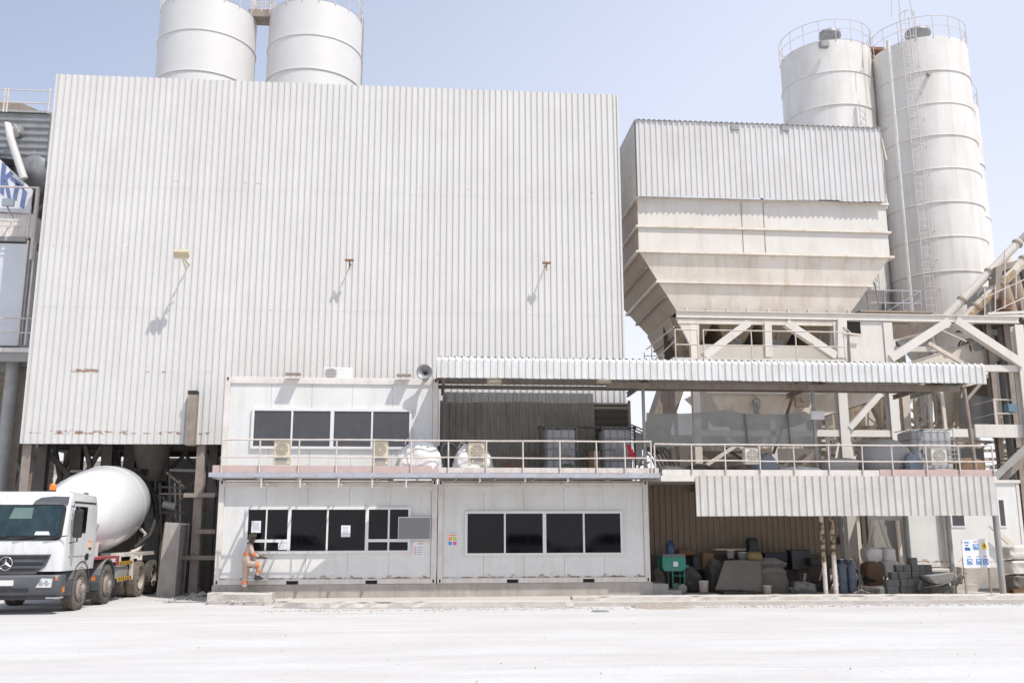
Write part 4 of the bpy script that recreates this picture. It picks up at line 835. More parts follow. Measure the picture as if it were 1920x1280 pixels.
# windscreen surround and glass, sloping with the cab face
def face_y(z): 
    tb = [(.98, -1.33), (1.36, -1.36), (1.7, -1.35), (1.8, -1.33), (2.52, -1.16), (2.66, -1.10)]
    for (a, b_), (c_, d_) in zip(tb, tb[1:]):
        if z <= c_: return b_ + (d_ - b_) * (z - a) / (c_ - a)
    return -1.1
def panel(poly, off, th=.02):
    mb = MB(); f = [Vector((x, face_y(z) - off, z)) for x, z in poly]; mb.prism(f, (0, th, 0)); return mb
def rrect(x0, x1, z0, z1, r_, n=5):
    o = []
    for (cx_, cz_, a0) in ((x1 - r_, z0 + r_, -90), (x1 - r_, z1 - r_, 0), (x0 + r_, z1 - r_, 90), (x0 + r_, z0 + r_, 180)):
        for k in range(n): a = R(a0 + 90 * k / (n - 1)); o.append((cx_ + r_ * math.cos(a), cz_ + r_ * math.sin(a)))
    return o
panel(rrect(-1.17, 1.17, 1.69, 2.53, .12), .012).build("windscreen_surround", plast_k, t)
panel(rrect(-1.09, 1.09, 1.80, 2.50, .09), .026, .012).build("windscreen", dash_m, t)
for s_ in (-1, 1):
    panel([(s_ * .38, 2.535), (s_ * 1.18, 2.535), (s_ * 1.18, 2.72), (s_ * .85, 2.73), (s_ * .55, 2.70), (s_ * .42, 2.62)][::s_], .03, .06).build("sun_visor_panel", plast, t)
for s_ in (.1, .8, -.55):
    mb = MB(); mb.beam((s_, face_y(1.72) - .04, 1.72), (s_ + .5, face_y(1.83) - .05, 1.80), .025); mb.build("wiper", plast_k, t)
mb = MB(); mb.box(-.2, 1.0, -1.0, -.85, 1.78, 1.92); 
panel([(.55, 1.82), (.9, 1.82), (.86, 1.9), (.57, 1.9)], .03, .004).build("dash_paper", paper, t)
panel([(-.1, 2.2), (.42, 2.2), (.42, 2.46), (-.02, 2.46)], .029, .003).build("sunshade", mat("pale_green_shade", (.13, .2, .18), .4, var=.1), t)
# grille
g_ = [(-.98, 1.37), (.98, 1.37), (.88, 1.12), (.64, .92), (-.64, .92), (-.88, 1.12)][::-1]
panel(g_, .03, .05).build("grille", plast, t)
for z0_, z1_, w0, w1 in ((1.28, 1.335, .9, .94), (1.12, 1.17, .8, .84), (1.0, 1.04, .62, .66)):
    panel([(-w0, z0_), (w0, z0_), (w1, z1_), (-w1, z1_)], .045, .02).build("grille_slot", plast_k, t)
for z0_ in (1.2, 1.06): panel([(-.82, z0_), (.82, z0_), (.86, z0_ + .05), (-.86, z0_ + .05)], .06, .03).build("grille_bar", plast, t)
# round emblem: ring with three pointed star
ec = Vector((0, face_y(1.16) - .1, 1.17)); e = MB(); e.pipe([ec + Vector((.15 * math.cos(a), 0, .15 * math.sin(a))) for a in [2 * math.pi * i / 28 for i in range(28)]], .013, 6, True)
for k in range(3):
    a = math.pi / 2 + k * 2 * math.pi / 3; d = Vector((math.cos(a), 0, math.sin(a))); n_ = Vector((-d.z, 0, d.x)); e.add([ec + d * .145, ec + n_ * .028 - d * .01, ec - n_ * .028 - d * .01, ec + Vector((0, -.02, 0)), ec + Vector((0, .01, 0))], [(0, 1, 3), (0, 3, 2), (0, 4, 1), (0, 2, 4)])
e.build("front_emblem", chrome, t)
# bumper
bs = []
for z, yf, w_ in ((.42, -1.36, 1.20), (.5, -1.42, 1.24), (.84, -1.44, 1.25), (.90, -1.40, 1.23)): bs.append(cabsec(z, yf, -1.0, w_, .14))
mb = MB(); mb.loft(bs, True); b_ = mb.build("bumper", plast, t); es = b_.modifiers.new("edge", 'EDGE_SPLIT'); es.split_angle = R(38)
for s_ in (-1, 1):
    hp = [(s_ * .72, .62), (s_ * 1.07, .62), (s_ * 1.09, .82), (s_ * .84, .83)][::s_]; mb = MB(); mb.prism([(x, -1.452, z) for x, z in hp], (0, .03, 0)); mb.build("headlight", lens_m, t)
    for dx in (.84, .97): mb = MB(); mb.lathe([(.0, 0), (.055, .002), (.06, -.01)], (s_ * dx, -1.455, .72), 14, (0, -1, 0)); mb.build("lamp_bowl", chrome, t)
    mb = MB(); mb.box(s_ * 1.15 - .04, s_ * 1.15 + .04, -1.40 - .03, -1.36, .78, .85); mb.build("turn_signal", orange, t)
    mb = MB(); mb.box(s_ * 1.16 - .02, s_ * 1.24 + .02 * s_, -1.22, -1.12, .5, .62) if s_ > 0 else mb.box(-1.26, -1.14, -1.22, -1.12, .5, .62); mb.build("side_lamp", orange, t)
mb = MB(); mb.box(-.72, .55, -1.45, -1.40, .52, .60); mb.build("air_slot", plast_k, t)
mb = MB(); mb.box(-.22, .22, -1.462, -1.44, .665, .79); mb.build("number_plate", cabin_m, t)
mb = MB(); mb.box(-1.1, 1.1, -1.38, -1.3, .34, .44); mb.build("underrun_bar", plast_k, t)
mb = MB(); mb.box(.95, 1.24, -1.4, -1.1, .36, .40); mb.build("step", steel_g, t)
# door side (both)
for s_ in (-1, 1):
    X = s_ * (HW + .002); th = .012 * s_
    def side(poly, x=X, th=th): mb = MB(); mb.prism([(x, y, z) for y, z in (poly if s_ > 0 else poly[::-1])], (th, 0, 0)); return mb
    side([(-1.02, 1.32), (.55, 1.32), (.58, 2.58), (-.86, 2.58), (-1.02, 1.9)]).build("door", truckw, t)
    side([(-.90, 1.86), (-.02, 1.86), (.02, 2.5), (-.8, 2.5)], X + th, .006 * s_).build("side_window", glass, t)
    side([(-.92, 2.58), (.6, 2.58), (.6, 2.62), (-.88, 2.62)], X, .02 * s_).build("door_seal", plast_k, t)
    mb = MB(); mb.box(min(X, X + .03 * s_), max(X, X + .03 * s_), .3, .46, 1.46, 1.5); mb.build("door_handle", plast_k, t)
    side([(.12, 1.2), (.34, 1.2), (.34, 1.36), (.12, 1.36)], X + th, .004 * s_).build("side_vent", plast_k, t)
    if s_ > 0: side([(.25, 1.45), (.45, 1.45), (.45, 1.68), (.25, 1.68)], X + th, .004 * s_).build("orange_sticker", orange_p, t); side([(.31, 1.52), (.38, 1.52), (.38, 1.62), (.31, 1.62)], X + th + .004, .003 * s_).build("sticker_mark", paper, t)
    mb = MB(); mb.box(s_ * 1.42 - .1, s_ * 1.42 + .1, -1.12, -.98, 1.75, 2.42); o = mb.build("mirror", plast_k, t); bevel(o, .04, 2)
    mb = MB(); mb.pipe([(s_ * 1.2, -1.0, 2.5), (s_ * 1.42, -1.04, 2.46), (s_ * 1.42, -1.04, 1.66), (s_ * 1.2, -1.0, 1.62)], .018, 6); mb.build("mirror_arm", plast_k, t)
# roof beacon and marker
mb = MB(); mb.lathe([(.085, 0), (.085, .04)], (.55, -.5, 2.86), 14); o = mb.build("beacon", plast_k, t); mb = MB(); mb.lathe([(.08, .04), (.078, .15), (.05, .2), (0, .21)], (.55, -.5, 2.86), 14); mb.build("beacon_lens", orange, o)
mb = MB(); mb.tube((1.1, .3, 2.84), (1.1, .1, 2.86), .05, .02); mb.build("air_horn", galv, t)
# fenders, wheels
def wheel_mesh(x, y, dual, mats):
    s_ = 1 if x > 0 else -1; T, RIM = mats; r_ = .515; w_ = .30
    o = thing("tmp", "tmp", "tmp"); bpy.data.objects.remove(o)
    c0 = Vector((x, y, r_)); mb = MB()
    def tyre(cx_): mb.lathe([(.30, -w_ / 2 + .03), (.36, -w_ / 2), (.45, -w_ / 2 + .0), (.5, -w_ / 2 + .025), (r_, -w_ / 2 + .06), (r_, w_ / 2 - .06), (.5, w_ / 2 - .025), (.45, w_ / 2), (.36, w_ / 2), (.30, w_ / 2 - .03)], (cx_, y, r_), 36, (1, 0, 0))
    tyre(x - s_ * .15)
    if dual: tyre(x - s_ * .48)
    for k in range(36):                                         # tread blocks
        a = 2 * math.pi * k / 36
        for off in (-.08, .08):
            cc = Vector((x - s_ * .15 + off, y + (r_ + .002) * math.cos(a), r_ + (r_ + .002) * math.sin(a))); mb.cbox(cc, (.11, .05, .02), Matrix.Rotation(a - math.pi / 2, 3, 'X'))
    wo = mb.build("wheel", T, t)
    h = MB()
    if dual: prof = [(.30, .0), (.28, -.02), (.27, -.16), (.12, -.17), (.11, -.08), (.0, -.07)]
    else: prof = [(.30, .0), (.285, -.02), (.27, -.06), (.22, -.02), (.14, .03), (.11, .03), (.1, .09), (0, .1)]
    h.lathe([(a, (b_ - .0) * 1) for a, b_ in prof], (x, y, r_), 30, (s_, 0, 0)); h.build("rim", RIM, wo)
    for k in range(10):
        a = 2 * math.pi * k / 10; rr_ = .165; z_ = .03 if not dual else -.15; h = MB(); p = Vector((x + s_ * z_, y + rr_ * math.cos(a), r_ + rr_ * math.sin(a))); h.tube(p, p + Vector((s_ * .035, 0, 0)), .018, n=6); h.build("lug_nut", chrome, wo)
rim_m = mat("dusty_brown_rim", (.30, .25, .22), .7, dirt=(.45, .4, .36), amt=.6, scale=8)
rim_p = mat("pale_mud_rim", (.36, .33, .29), .75, dirt=(.55, .5, .45), amt=.6, scale=5)
for s_ in (1, -1):
    wheel_mesh(s_ * 1.24, 0, False, (tyre_m, rim_m)); wheel_mesh(s_ * 1.24, 2.0, False, (tyre_m, rim_m))
    wheel_mesh(s_ * 1.24, 5.05, True, (tyre_p if s_ > 0 else tyre_m, rim_p)); wheel_mesh(s_ * 1.24, 6.45, True, (tyre_m, rim_m))
for y in (0, 2.0):
    for s_ in (1, -1):
        mb = MB(); n = 12; a0, a1 = (R(-12), R(192)); secs = []
        for k in range(n + 1):
            a = a0 + (a1 - a0) * k / n; ro, ri = .66, .62; c_, d_ = math.cos(a), math.sin(a); xi, xo = s_ * .84, s_ * 1.235
            secs.append([(xi, y + ri * c_, .53 + ri * d_), (xo, y + ri * c_, .53 + ri * d_), (xo, y + ro * c_, .53 + ro * d_), (xi, y + ro * c_, .53 + ro * d_)])
        mb.loft(secs); mb.build("fender", plast, t)
mb = MB(); mb.box(1.14, 1.22, 1.02, 1.08, .66, .76); mb.build("marker_lamp", orange, t)
for y in (.8, 2.85): mb = MB(); mb.box(.86, 1.22, y - .02, y + .01, .2, .62) ; mb.build("mud_flap", black, t)
# chassis
for s_ in (-.42, .42): mb = MB(); mb.box(s_ - .05, s_ + .05, -.9, 7.2, .78, 1.06); mb.build("chassis_rail", steel_k, t)
for y in (-.2, 2, 3.5, 5.1, 6.4, 7.1): mb = MB(); mb.box(-.37, .37, y - .06, y + .06, .8, 1.0); mb.build("cross_member", steel_k, t)
for y in (0, 2, 5.05, 6.45): mb = MB(); mb.tube((-1.0, y, .5), (1.0, y, .5), .09); mb.build("axle", steel_k, t)
mb = MB(); mb.box(.62, 1.14, 3.0, 4.1, .5, .95); bevel(mb.build("fuel_tank", steel_g, t), .05, 2)
mb = MB(); mb.box(1.18, 1.2, 2.75, 3.0, .98, 1.18); mb.build("red_side_plate", red_m, t)
mb = MB(); mb.box(.5, 1.2, .95, 3.0, 1.18, 1.24); mb.build("maroon_bearer", red_m, t)
for z in (.98, .55):
    mb = MB(); mb.box(1.17, 1.2, 3.02, 4.25, z, z + .1); o = mb.build("side_guard", yel, t)
    for k in range(6): h = MB(); h.box(1.2, 1.205, 3.1 + k * .2, 3.16 + k * .2, z + .01, z + .09); h.build("guard_stripe", plast_k, o)
mb = MB(); mb.beam((1.15, 4.3, 1.25), (1.16, 4.35, .55), .1, .06); mb.build("guard_bracket", cabin_f, t)
mb = MB(); mb.box(.5, 1.15, 3.6, 6.9, 1.2, 1.3); mb.build("rear_deck", cabin_f, t)
mb = MB(); mb.box(.9, 1.1, 3.2, 3.5, 1.06, 1.2); mb.build("valve_box", paper, t)
mb = MB(); mb.box(-1.1, 1.1, .98, 1.16, 1.1, 1.6); mb.build("front_pedestal", steel_k, t)
mb = MB(); mb.pipe([(.85, 5.2, 1.3), (.95, 5.5, 1.36), (1.0, 5.9, 1.55), (1.0, 6.0, 1.85), (.9, 5.8, 2.0)], .05, 8); mb.build("hose", cabin_f, t)
mb = MB(); mb.prism([(-.7, 6.1, 1.2), (-.7, 6.3, 2.6), (-.7, 6.9, 2.9), (-.7, 7.0, 1.2)], (1.4, 0, 0)); mb.build("rear_pedestal", steel_k, t)
# drum
ax0 = Vector((0, 1.38, 1.98)); ax1 = Vector((0, 7.48, 3.10)); axd = (ax1 - ax0).normalized(); mb = MB()
mb.lathe([(.0, -.05), (.5, -.02), (.62, .05), (.80, .5), (1.0, 1.2), (1.14, 1.95), (1.2, 2.6), (1.22, 3.2), (1.21, 3.8), (1.15, 4.4), (1.03, 5.0), (.86, 5.6), (.70, 6.1), (.62, 6.4), (.5, 6.45)], ax0, 56, axd)
dr = mb.build("drum", drum_m, t)
for z, r_ in ((1.95, 1.142), (3.8, 1.212)): h = MB(); h.lathe([(r_, z - .012), (r_ + .008, z), (r_, z + .012)], ax0, 56, axd); h.build("weld_seam", drum_m, dr)
h = MB(); h.lathe([(.88, 5.5), (.94, 5.52), (.92, 5.66), (.84, 5.68)], ax0, 40, axd); h.build("roller_ring", steel_k, dr)
h = MB(); h.lathe([(1.08, 4.82), (1.085, 4.84), (1.0, 5.16), (.99, 5.12)], ax0, 44, axd); h.build("black_band", plast_k, dr)
# charging hopper, chute, ladder at the tail
top = ax1
mb = MB(); mb.loft([[(-.6, 6.5, 3.9), (.6, 6.5, 3.9), (.6, 7.7, 3.9), (-.6, 7.7, 3.9)], [(-.3, 6.9, 3.3), (.3, 6.9, 3.3), (.3, 7.3, 3.3), (-.3, 7.3, 3.3)]]); mb.build("charging_hopper", steel_k, t)
mb = MB(); mb.pipe([(.9, 6.1, 3.45), (1.1, 6.5, 2.9), (1.2, 6.45, 2.35), (1.15, 6.0, 1.8), (.85, 5.5, 1.4)], [.07, .08, .09, .09, .08], 10); mb.build("chute_arm", black, t)
mb = MB(); mb.prism([(-.3, 7.2, 2.7), (.3, 7.2, 2.7), (.25, 8.2, 1.5), (-.25, 8.2, 1.5)], (0, .05, .12)); mb.build("discharge_chute", steel_g, t)
for s_ in (.5, .85): mb = MB(); mb.tube((s_, 7.3, 1.1), (s_, 7.3, 3.6), .02, n=6); mb.build("ladder_rail", steel_g, t)
for k in range(7): mb = MB(); mb.tube((.5, 7.3, 1.3 + k * .33), (.85, 7.3, 1.3 + k * .33), .014, n=5); mb.build("ladder_rung", steel_g, t)
mb = MB(); mb.box(.95, 1.15, 1.05, 1.35, 1.25, 1.62); mb.build("control_box", cabin_f, t)
mb = MB(); mb.tube((1.1, 1.1, 1.9), (1.16, 1.1, 2.1), .05); mb.build("work_lamp", chrome, t)
t.location = (-4.0, -2.15, GZ)

# ------------------------------------------------------------------ left tower with bin, sign and cabin
LY = 6.0
t = thing("left_tower", "steel tower at the left edge with a ribbed grey bin, sign panel and pale cabin", "tower", (-12, 7, GZ))
def LP(px, py, d=0): return P(px, py, LY + d)
a = LP(0, 212); b_ = LP(90, 300); XW = -16
mb = MB(); mb.corr((XW, LY, b_.z), (0, 0, 1), (1, 0, 0), a.z - b_.z, b_.x - XW, (0, -1, 0), .26, .05); mb.build("ribbed_bin", galv, t)
mb = MB(); mb.box(XW, b_.x, LY + .05, LY + 3.5, b_.z, a.z); mb.build("bin_body", galv, t)
mb = MB(); mb.box(b_.x - .02, b_.x + .18, LY - .08, LY + .1, b_.z - .1, a.z + .05); mb.build("corner_frame", galv, t)
for k in range(14): mb = MB(); z = b_.z + .1 + k * .19; mb.box(b_.x + .18, b_.x + .32, LY, LY + .1, z, z + .06); mb.build("slot_rung", steel_k, t)
mb = MB(); c_ = LP(5, 206); d_ = LP(98, 218); mb.prism([(XW, LY + .4, c_.z + .55), (c_.x + .5, LY + .4, c_.z + .45), (d_.x, LY + .4, d_.z + .1), (d_.x, LY + .4, d_.z - .05), (XW, LY + .4, d_.z - .05)], (0, 3, 0)); mb.build("sloping_roof", steel_b, t)
mb = MB(); mb.box(XW, d_.x - .1, LY - .1, LY + .4, a.z + .02, a.z + .1); mb.build("top_walk", steel_g, t)
for py in (168, 192): mb = MB(); p0 = LP(8, py, -.1); p1 = LP(95, py + 3, -.1); mb.tube((XW, p0.y, p0.z), (p1.x, p1.y, p0.z), .022, n=6); mb.build("rail", rail_w, t)
for px in (8, 14, 92): mb = MB(); q = LP(px, 190, -.1); mb.tube((q.x, q.y, a.z), (q.x, q.y, LP(px, 166, -.1).z), .035, n=6); mb.build("rail_post", rail_w, t)
mb = MB(); mb.pipe([LP(30, 252, -.1), LP(24, 238, -.5), LP(15, 232, -.55), LP(19, 256, -.55), LP(30, 290, -.55), LP(45, 335, -.5)], .13, 12); mb.build("white_duct", silo_b, t)
mb = MB(); c_ = LP(34, 245, -.1); mb.cbox(c_, (.35, .3, .3)); mb.build("filter_box", steel_g, t)
mb = MB(); c_ = LP(78, 325, .8); mb.lathe([(0, 1.0), (.4, .9), (.75, .6), (.9, .15), (.9, -.2), (.6, -.7), (.25, -.95)], c_, 20, (.35, -.15, .9)); mb.build("round_dust_tank", galv, t)
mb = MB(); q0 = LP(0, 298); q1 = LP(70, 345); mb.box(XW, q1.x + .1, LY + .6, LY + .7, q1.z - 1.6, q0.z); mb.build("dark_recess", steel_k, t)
# sign board
wp = mat("sign_white", (.66, .67, .70), .5, dirt=(.5, .5, .5), amt=.3, scale=2, streak=5)
SY = LY - .45
q = [P(-90, 215, SY), P(61, 356, SY), P(56, 400, SY), P(-90, 392, SY)]
mb = MB(); mb.prism([tuple(v) for v in q], (0, .06, 0)); sg = mb.build("sign_panel", wp, t)
def letter(polys, nm):
    mb = MB()
    for poly in polys: mb.prism([P(x, y, SY - .012) for x, y in poly], (0, .01, 0))
    mb.build(nm, blue_l, sg)
letter([[(4, 304), (12, 310), (9, 334), (7, 368), (0, 361), (1, 330)], [(8, 330), (20, 320), (25, 327), (12, 338)], [(7, 338), (13, 334), (22, 376), (15, 374)]], "letter_K")
letter([[(20, 329), (46, 349), (45, 357), (19, 337)], [(29, 342), (37, 348), (31, 376), (23, 374)]], "letter_T")
letter([[(43, 353), (51, 360), (45, 392), (37, 387)]], "letter_I")
mb = MB(); q0 = P(-90, 398, SY + .1); q1 = P(58, 445, SY + .1); mb.corr((q0.x, SY + .1, q1.z), (1, 0, 0), (0, 0, 1), q1.x - q0.x, q0.z - q1.z, (0, -1, 0), .12, .012); mb.build("lower_panel", cabin_f, t)
mb = MB(); q0 = P(-90, 398, SY + .15); mb.box(q0.x, q1.x, SY + .12, LY + 2, q1.z, q0.z); mb.build("panel_core", cabin_f, t)
mb = MB(); p0 = P(7, 374, SY - .5); p1 = P(27, 388, SY - .5); mb.box(p0.x, p1.x, SY - .62, SY - .5, p1.z, p0.z); mb.beam((p0.x + .15, SY - .55, p1.z), (p0.x + .15, SY, p1.z - .2), .04); mb.build("flood_lamp", mat("greyish_lamp", (.28, .33, .36), .4, var=.05), t)
for py, px in ((352, 74), (416, 66), (419 + 6, 66)):
    q = P(px, py, SY - .35); mb = MB(); mb.tube((XW, q.y, q.z), (q.x, q.y, q.z), .035 if py == 352 else .02, n=7); mb.build("rail", rail_w, t)
mb = MB(); q0 = P(72, 352, SY - .3); q1 = P(68, 460, SY - .3); mb.tube((q0.x, q0.y, q0.z), (q0.x, q0.y, q1.z - .5), .07, n=10); mb.build("stand_pipe", rail_w, t)
for px in (58, 66): q0 = P(px, 385, SY - .35); mb = MB(); mb.tube((q0.x, q0.y, q0.z), (q0.x, q0.y, q0.z - 1.2), .03, n=7); mb.build("rail_post", rail_w, t)
mb = MB(); q0 = P(0, 443, SY); q1 = P(48, 452, SY); mb.box(XW, q1.x, SY, LY + 2, q1.z, q0.z); mb.build("floor_edge", steel_g, t)
# pale cabin
q0 = P(0, 456, SY + .1); q1 = P(44, 648, SY + .1); xr_ = P(42, 550, SY + .1).x
mb = MB(); mb.box(XW, xr_, SY + .1, LY + 3, q1.z, q0.z); mb.build("cabin_wall", mat("bluish_white_panel", (.64, .66, .69), .4, dirt=(.45, .46, .48), amt=.25, scale=.8, var=.03), t)
for dx, w_ in ((.02, .05), (.14, .04), (.26, .05)): mb = MB(); mb.box(xr_ + dx, xr_ + dx + w_, SY, SY + .12, q1.z, q0.z + .1); mb.build("corner_pipe", cabin_f if w_ > .045 else steel_g, t)
mb = MB(); x_ = P(52, 590, LY + .5).x; mb.ibeam((x_, LY + .5, GZ), (x_, LY + .5, P(52, 470, LY).z), .26, .26, .02, up=(0, 1, 0)); mb.build("leg", cream, t)
mb = MB(); x_ = P(66, 560, LY + 1).x; mb.ibeam((x_, LY + 1.2, GZ), (x_, LY + 1.2, b_.z), .26, .26, .02, up=(0, 1, 0)); mb.build("leg", steel_b, t)
for (p0, p1) in (((52, 455), (68, 520)), ((66, 480), (50, 560)), ((70, 520), (55, 600)), ((78, 440), (60, 500))): mb = MB(); mb.beam(P(*p0, LY + .8), P(*p1, LY + .8), .12); mb.build("brace", steel_b, t)
for py in (597, 624): q = P(62, py, SY - .3); mb = MB(); mb.tube((XW, q.y, q.z), (q.x, q.y, q.z), .025, n=6); mb.build("rail", rail_w, t)
q0 = P(58, 652, SY - .4); q1 = P(58, 660, SY - .4); mb = MB(); mb.box(XW, q0.x, SY - .4, LY + 2.5, q1.z, q0.z); mb.build("platform_edge", cabin_f, t)
for Y in (SY - .3, SY + .6, LY + 1.4): mb = MB(); mb.box(XW, q0.x - .1, Y, Y + .12, q1.z - .3, q1.z); mb.build("platform_beam", steel_g, t)
for px, w_, M in ((22, .2, silo_m), (-30, .2, silo_m)): x_ = P(px, 700, SY + .3).x; mb = MB(); mb.tube((x_, SY + .3, GZ), (x_, SY + .3, q1.z), .2, n=16); mb.build("round_column", M if px < 0 else steel_g, t)
mb = MB(); x_ = P(42, 700, SY + .8).x; mb.ibeam((x_, SY + .9, GZ), (x_, SY + .9, q1.z), .3, .3, .02, up=(0, 1, 0)); mb.build("leg", steel_b, t)
mb = MB(); mb.corr((XW, LY + 2.6, 3.0), (0, 0, 1), (1, 0, 0), q1.z - 3.0, x_ + .5 - XW, (0, -1, 0), .25, .04); mb.build("lower_ribbed_wall", steel_b, t)
for (p0, p1) in (((60, 700), (38, 820)), ((30, 720), (62, 860)), ((40, 860), (24, 915)), ((0, 800), (40, 900))): mb = MB(); mb.beam(P(*p0, LY + 2), P(*p1, LY + 2), .14); mb.build("brace", steel_k, t)
deck_tarp = mat("sunlit_grey_tarp", (.40, .39, .375), .85, dirt=(.42, .4, .38), amt=.6, scale=3, bump=.5, dust=.4)  # paler copy of the grey tarp, sunlight put into its colour
# ------------------------------------------------------------------ things on the upper deck
DZ = ZK                                                          # deck level
def ac_unit(label, c, w_, h_, M, d=.24, grp="air conditioner units fixed along the railing"):
    x, y, z = c; t = thing("air_conditioner_unit", label, "air conditioner", (x, y, z - h_ / 2), grp)
    mb = MB(); mb.box(x - w_ / 2, x + w_ / 2, y, y + d, z - h_ / 2, z + h_ / 2); bevel(mb.build("casing", M, t), .015, 1)
    r_ = w_ * .40; cz = z + h_ / 2 - w_ / 2 - .01
    mb = MB(); mb.lathe([(.0, .004), (r_, .004)], (x, y, cz), 24, (0, -1, 0)); mb.build("fan_opening", grille_m, t)
    mb = MB()
    for k in range(1, 5): mb.pipe([(x + r_ * k / 4 * math.cos(a), y - .012, cz + r_ * k / 4 * math.sin(a)) for a in [2 * math.pi * i / 20 for i in range(20)]], .006, 4, True)
    for k in range(4): a = math.pi * k / 4; mb.tube((x - r_ * math.cos(a), y - .012, cz - r_ * math.sin(a)), (x + r_ * math.cos(a), y - .012, cz + r_ * math.sin(a)), .005, n=4)
    mb.build("fan_guard", M, t)
    if h_ > w_ * 1.2: mb = MB(); mb.box(x - w_ * .36, x + w_ * .36, y - .008, y, z - h_ / 2 + .04, z - h_ / 2 + .17); mb.build("lower_grille", grille_m, t)
    return t
RY = DY + .03
ac_unit("yellowed air conditioner unit on the railing below the left upper window panes", P(528, 848, RY), .42, .62, ac_m)
ac_unit("yellowed air conditioner unit on the railing beside the two big white bags", P(712.5, 849, RY), .42, .62, ac_m)
ac_unit("yellowed air conditioner unit in front of the second white bag", P(894, 850, RY), .46, .60, ac_m)
ac_unit("off white air conditioner unit on the railing in front of the grey net", P(1411, 854, RY), .42, .46, ac_w)
ac_unit("off white air conditioner unit on the railing below the caged tank at the right", P(1761, 855, RY), .46, .50, ac_w)
c_ = P(634, 702, .5); t = thing("air_conditioner_unit", "white air conditioner unit lying on the roof of the upper cabin", "air conditioner", (c_.x, .5, ZD)); x = c_.x
mb = MB(); mb.box(x - .42, x + .42, .4, .72, ZD - .0, ZD + .36); bevel(mb.build("casing", alu, t), .015, 1)
mb = MB(); mb.lathe([(0, .004), (.16, .004)], (x - .2, .4, ZD + .18), 22, (0, -1, 0)); mb.build("fan_opening", grille_m, t)
mb = MB()
for k in range(7): mb.box(x - .38, x - .02, .385, .392, ZD + .04 + k * .045, ZD + .05 + k * .045)
mb.build("fan_guard", alu, t)
for px, lb in ((549, "small rusty cowl on the roof edge left of the roof air conditioner"), (757, "small rusty cowl on the roof edge right of the roof air conditioner")):
    c_ = P(px, 710, -.2); mb = MB(); mb.prism([(c_.x - .2, -.32, ZD), (c_.x + .2, -.32, ZD), (c_.x + .2, -.02, ZD + .03), (c_.x - .2, -.02, ZD + .03)], (0, 0, .07)); single("roof_cowl", mb, steel_b, lb, "cowl")
c_ = P(797, 698, -.35); t = thing("horn_loudspeaker", "grey horn loudspeaker at the roof corner of the upper cabin", "loudspeaker", tuple(c_))
axd_ = Vector((-.15, -.95, .12)); mb = MB(); mb.lathe([(.04, -.32), (.05, -.2), (.08, -.1), (.14, -.02), (.23, .08), (.235, .085), (.20, .07), (.12, 0), (.06, -.08)], c_, 24, axd_); mb.build("horn", galv, t)
mb = MB(); mb.lathe([(.07, -.45), (.075, -.3), (.04, -.28)], c_, 14, axd_); mb.build("driver", steel_g, t)
mb = MB(); mb.tube((c_.x, -.05, ZD), (c_.x, -.05, c_.z), .02); mb.tube((c_.x, -.05, c_.z - .05), (c_.x, c_.y + .2, c_.z - .05), .015); mb.build("bracket", steel_g, t)

def lumpy(cx_, cy_, z0, w_, d_, h_, seed, amp=.06, M=None, name=None, nu=40, nv=22, sq=.55, parent=None, top=.75):
    """a filled sack or a draped cover: rounded box with soft folds"""
    rn = random.Random(seed); ph = [rn.uniform(0, 6) for _ in range(8)]; mb = MB(); secs = []
    for j in range(nv + 1):
        v = j / nv; zz = z0 + h_ * v; prof = (1 - max(0, (v - top) / (1 - top)) ** 2 * .62) * (1 - .10 * (1 - v) ** 3) * (1 + .05 * math.sin(v * 5 + ph[0]))
        sec = []
        for i in range(nu):
            a = 2 * math.pi * i / nu; c, s_ = math.cos(a), math.sin(a)
            ex = math.copysign(abs(c) ** sq, c) * w_ / 2; ey = math.copysign(abs(s_) ** sq, s_) * d_ / 2
            f = 1 + amp * (math.sin(3 * a + ph[1] + v * 3) + .7 * math.sin(5 * a + ph[2] - v * 4) + .5 * math.sin(8 * a + ph[3] + v * 7))
            q_ = Vector((c * 2.2 + ph[5], s_ * 2.2 + ph[6], v * 2.4)); nz_ = mnoise.fractal(q_, 1.0, 2.0, 4) ; rg = abs(mnoise.noise(q_ * 2.3)); f += amp * (1.6 * nz_ - 1.5 * rg)
            sec.append((cx_ + ex * f * prof, cy_ + ey * f * prof, zz + amp * h_ * (.4 * math.sin(2 * a + ph[4]) + 1.2 * nz_) * v))
        secs.append(sec)
    mb.loft(secs, True); return mb
def bag(px0, px1, py, label, seed):
    a, b_ = P(px0, 888, -.75), P(px1, 888, -.75); cx_ = (a.x + b_.x) / 2; w_ = b_.x - a.x; h_ = P(px0, py, -.75).z - DZ
    mb = lumpy(cx_, -.98, DZ, w_, .78, h_, seed, .075, top=.5, sq=.62); o = single("bulk_bag", mb, white_bag, label, "bulk bag", "big white bulk bags on the upper deck", loc=(cx_, -.98, DZ))
    for s_ in (-1, 1):
        q = MB(); q.pipe([(cx_ + s_ * w_ * .36, -1.15, DZ + h_ * .9), (cx_ + s_ * w_ * .30, -1.18, DZ + h_ * 1.08), (cx_ + s_ * w_ * .16, -1.12, DZ + h_ * 1.02), (cx_ + s_ * w_ * .12, -1.1, DZ + h_ * .96)], .015, 6); q.build("lifting_loop", rail_w, o)
bag(747, 831, 829, "left and larger of the two big white bags behind the railing", 3)
bag(848, 921, 836, "right big white bag, tilted and topped with loose folds", 8)
c_ = P(842, 846, -.45); mb = MB(); mb.lathe([(0, .0), (.2, .0), (.23, .06), (.23, .3), (.2, .34)], c_, 22, (0, -1, 0)); o = single("round_fan_drum", mb, grille_m, "dark round fan housing standing between the two white bags", "fan", loc=tuple(c_))
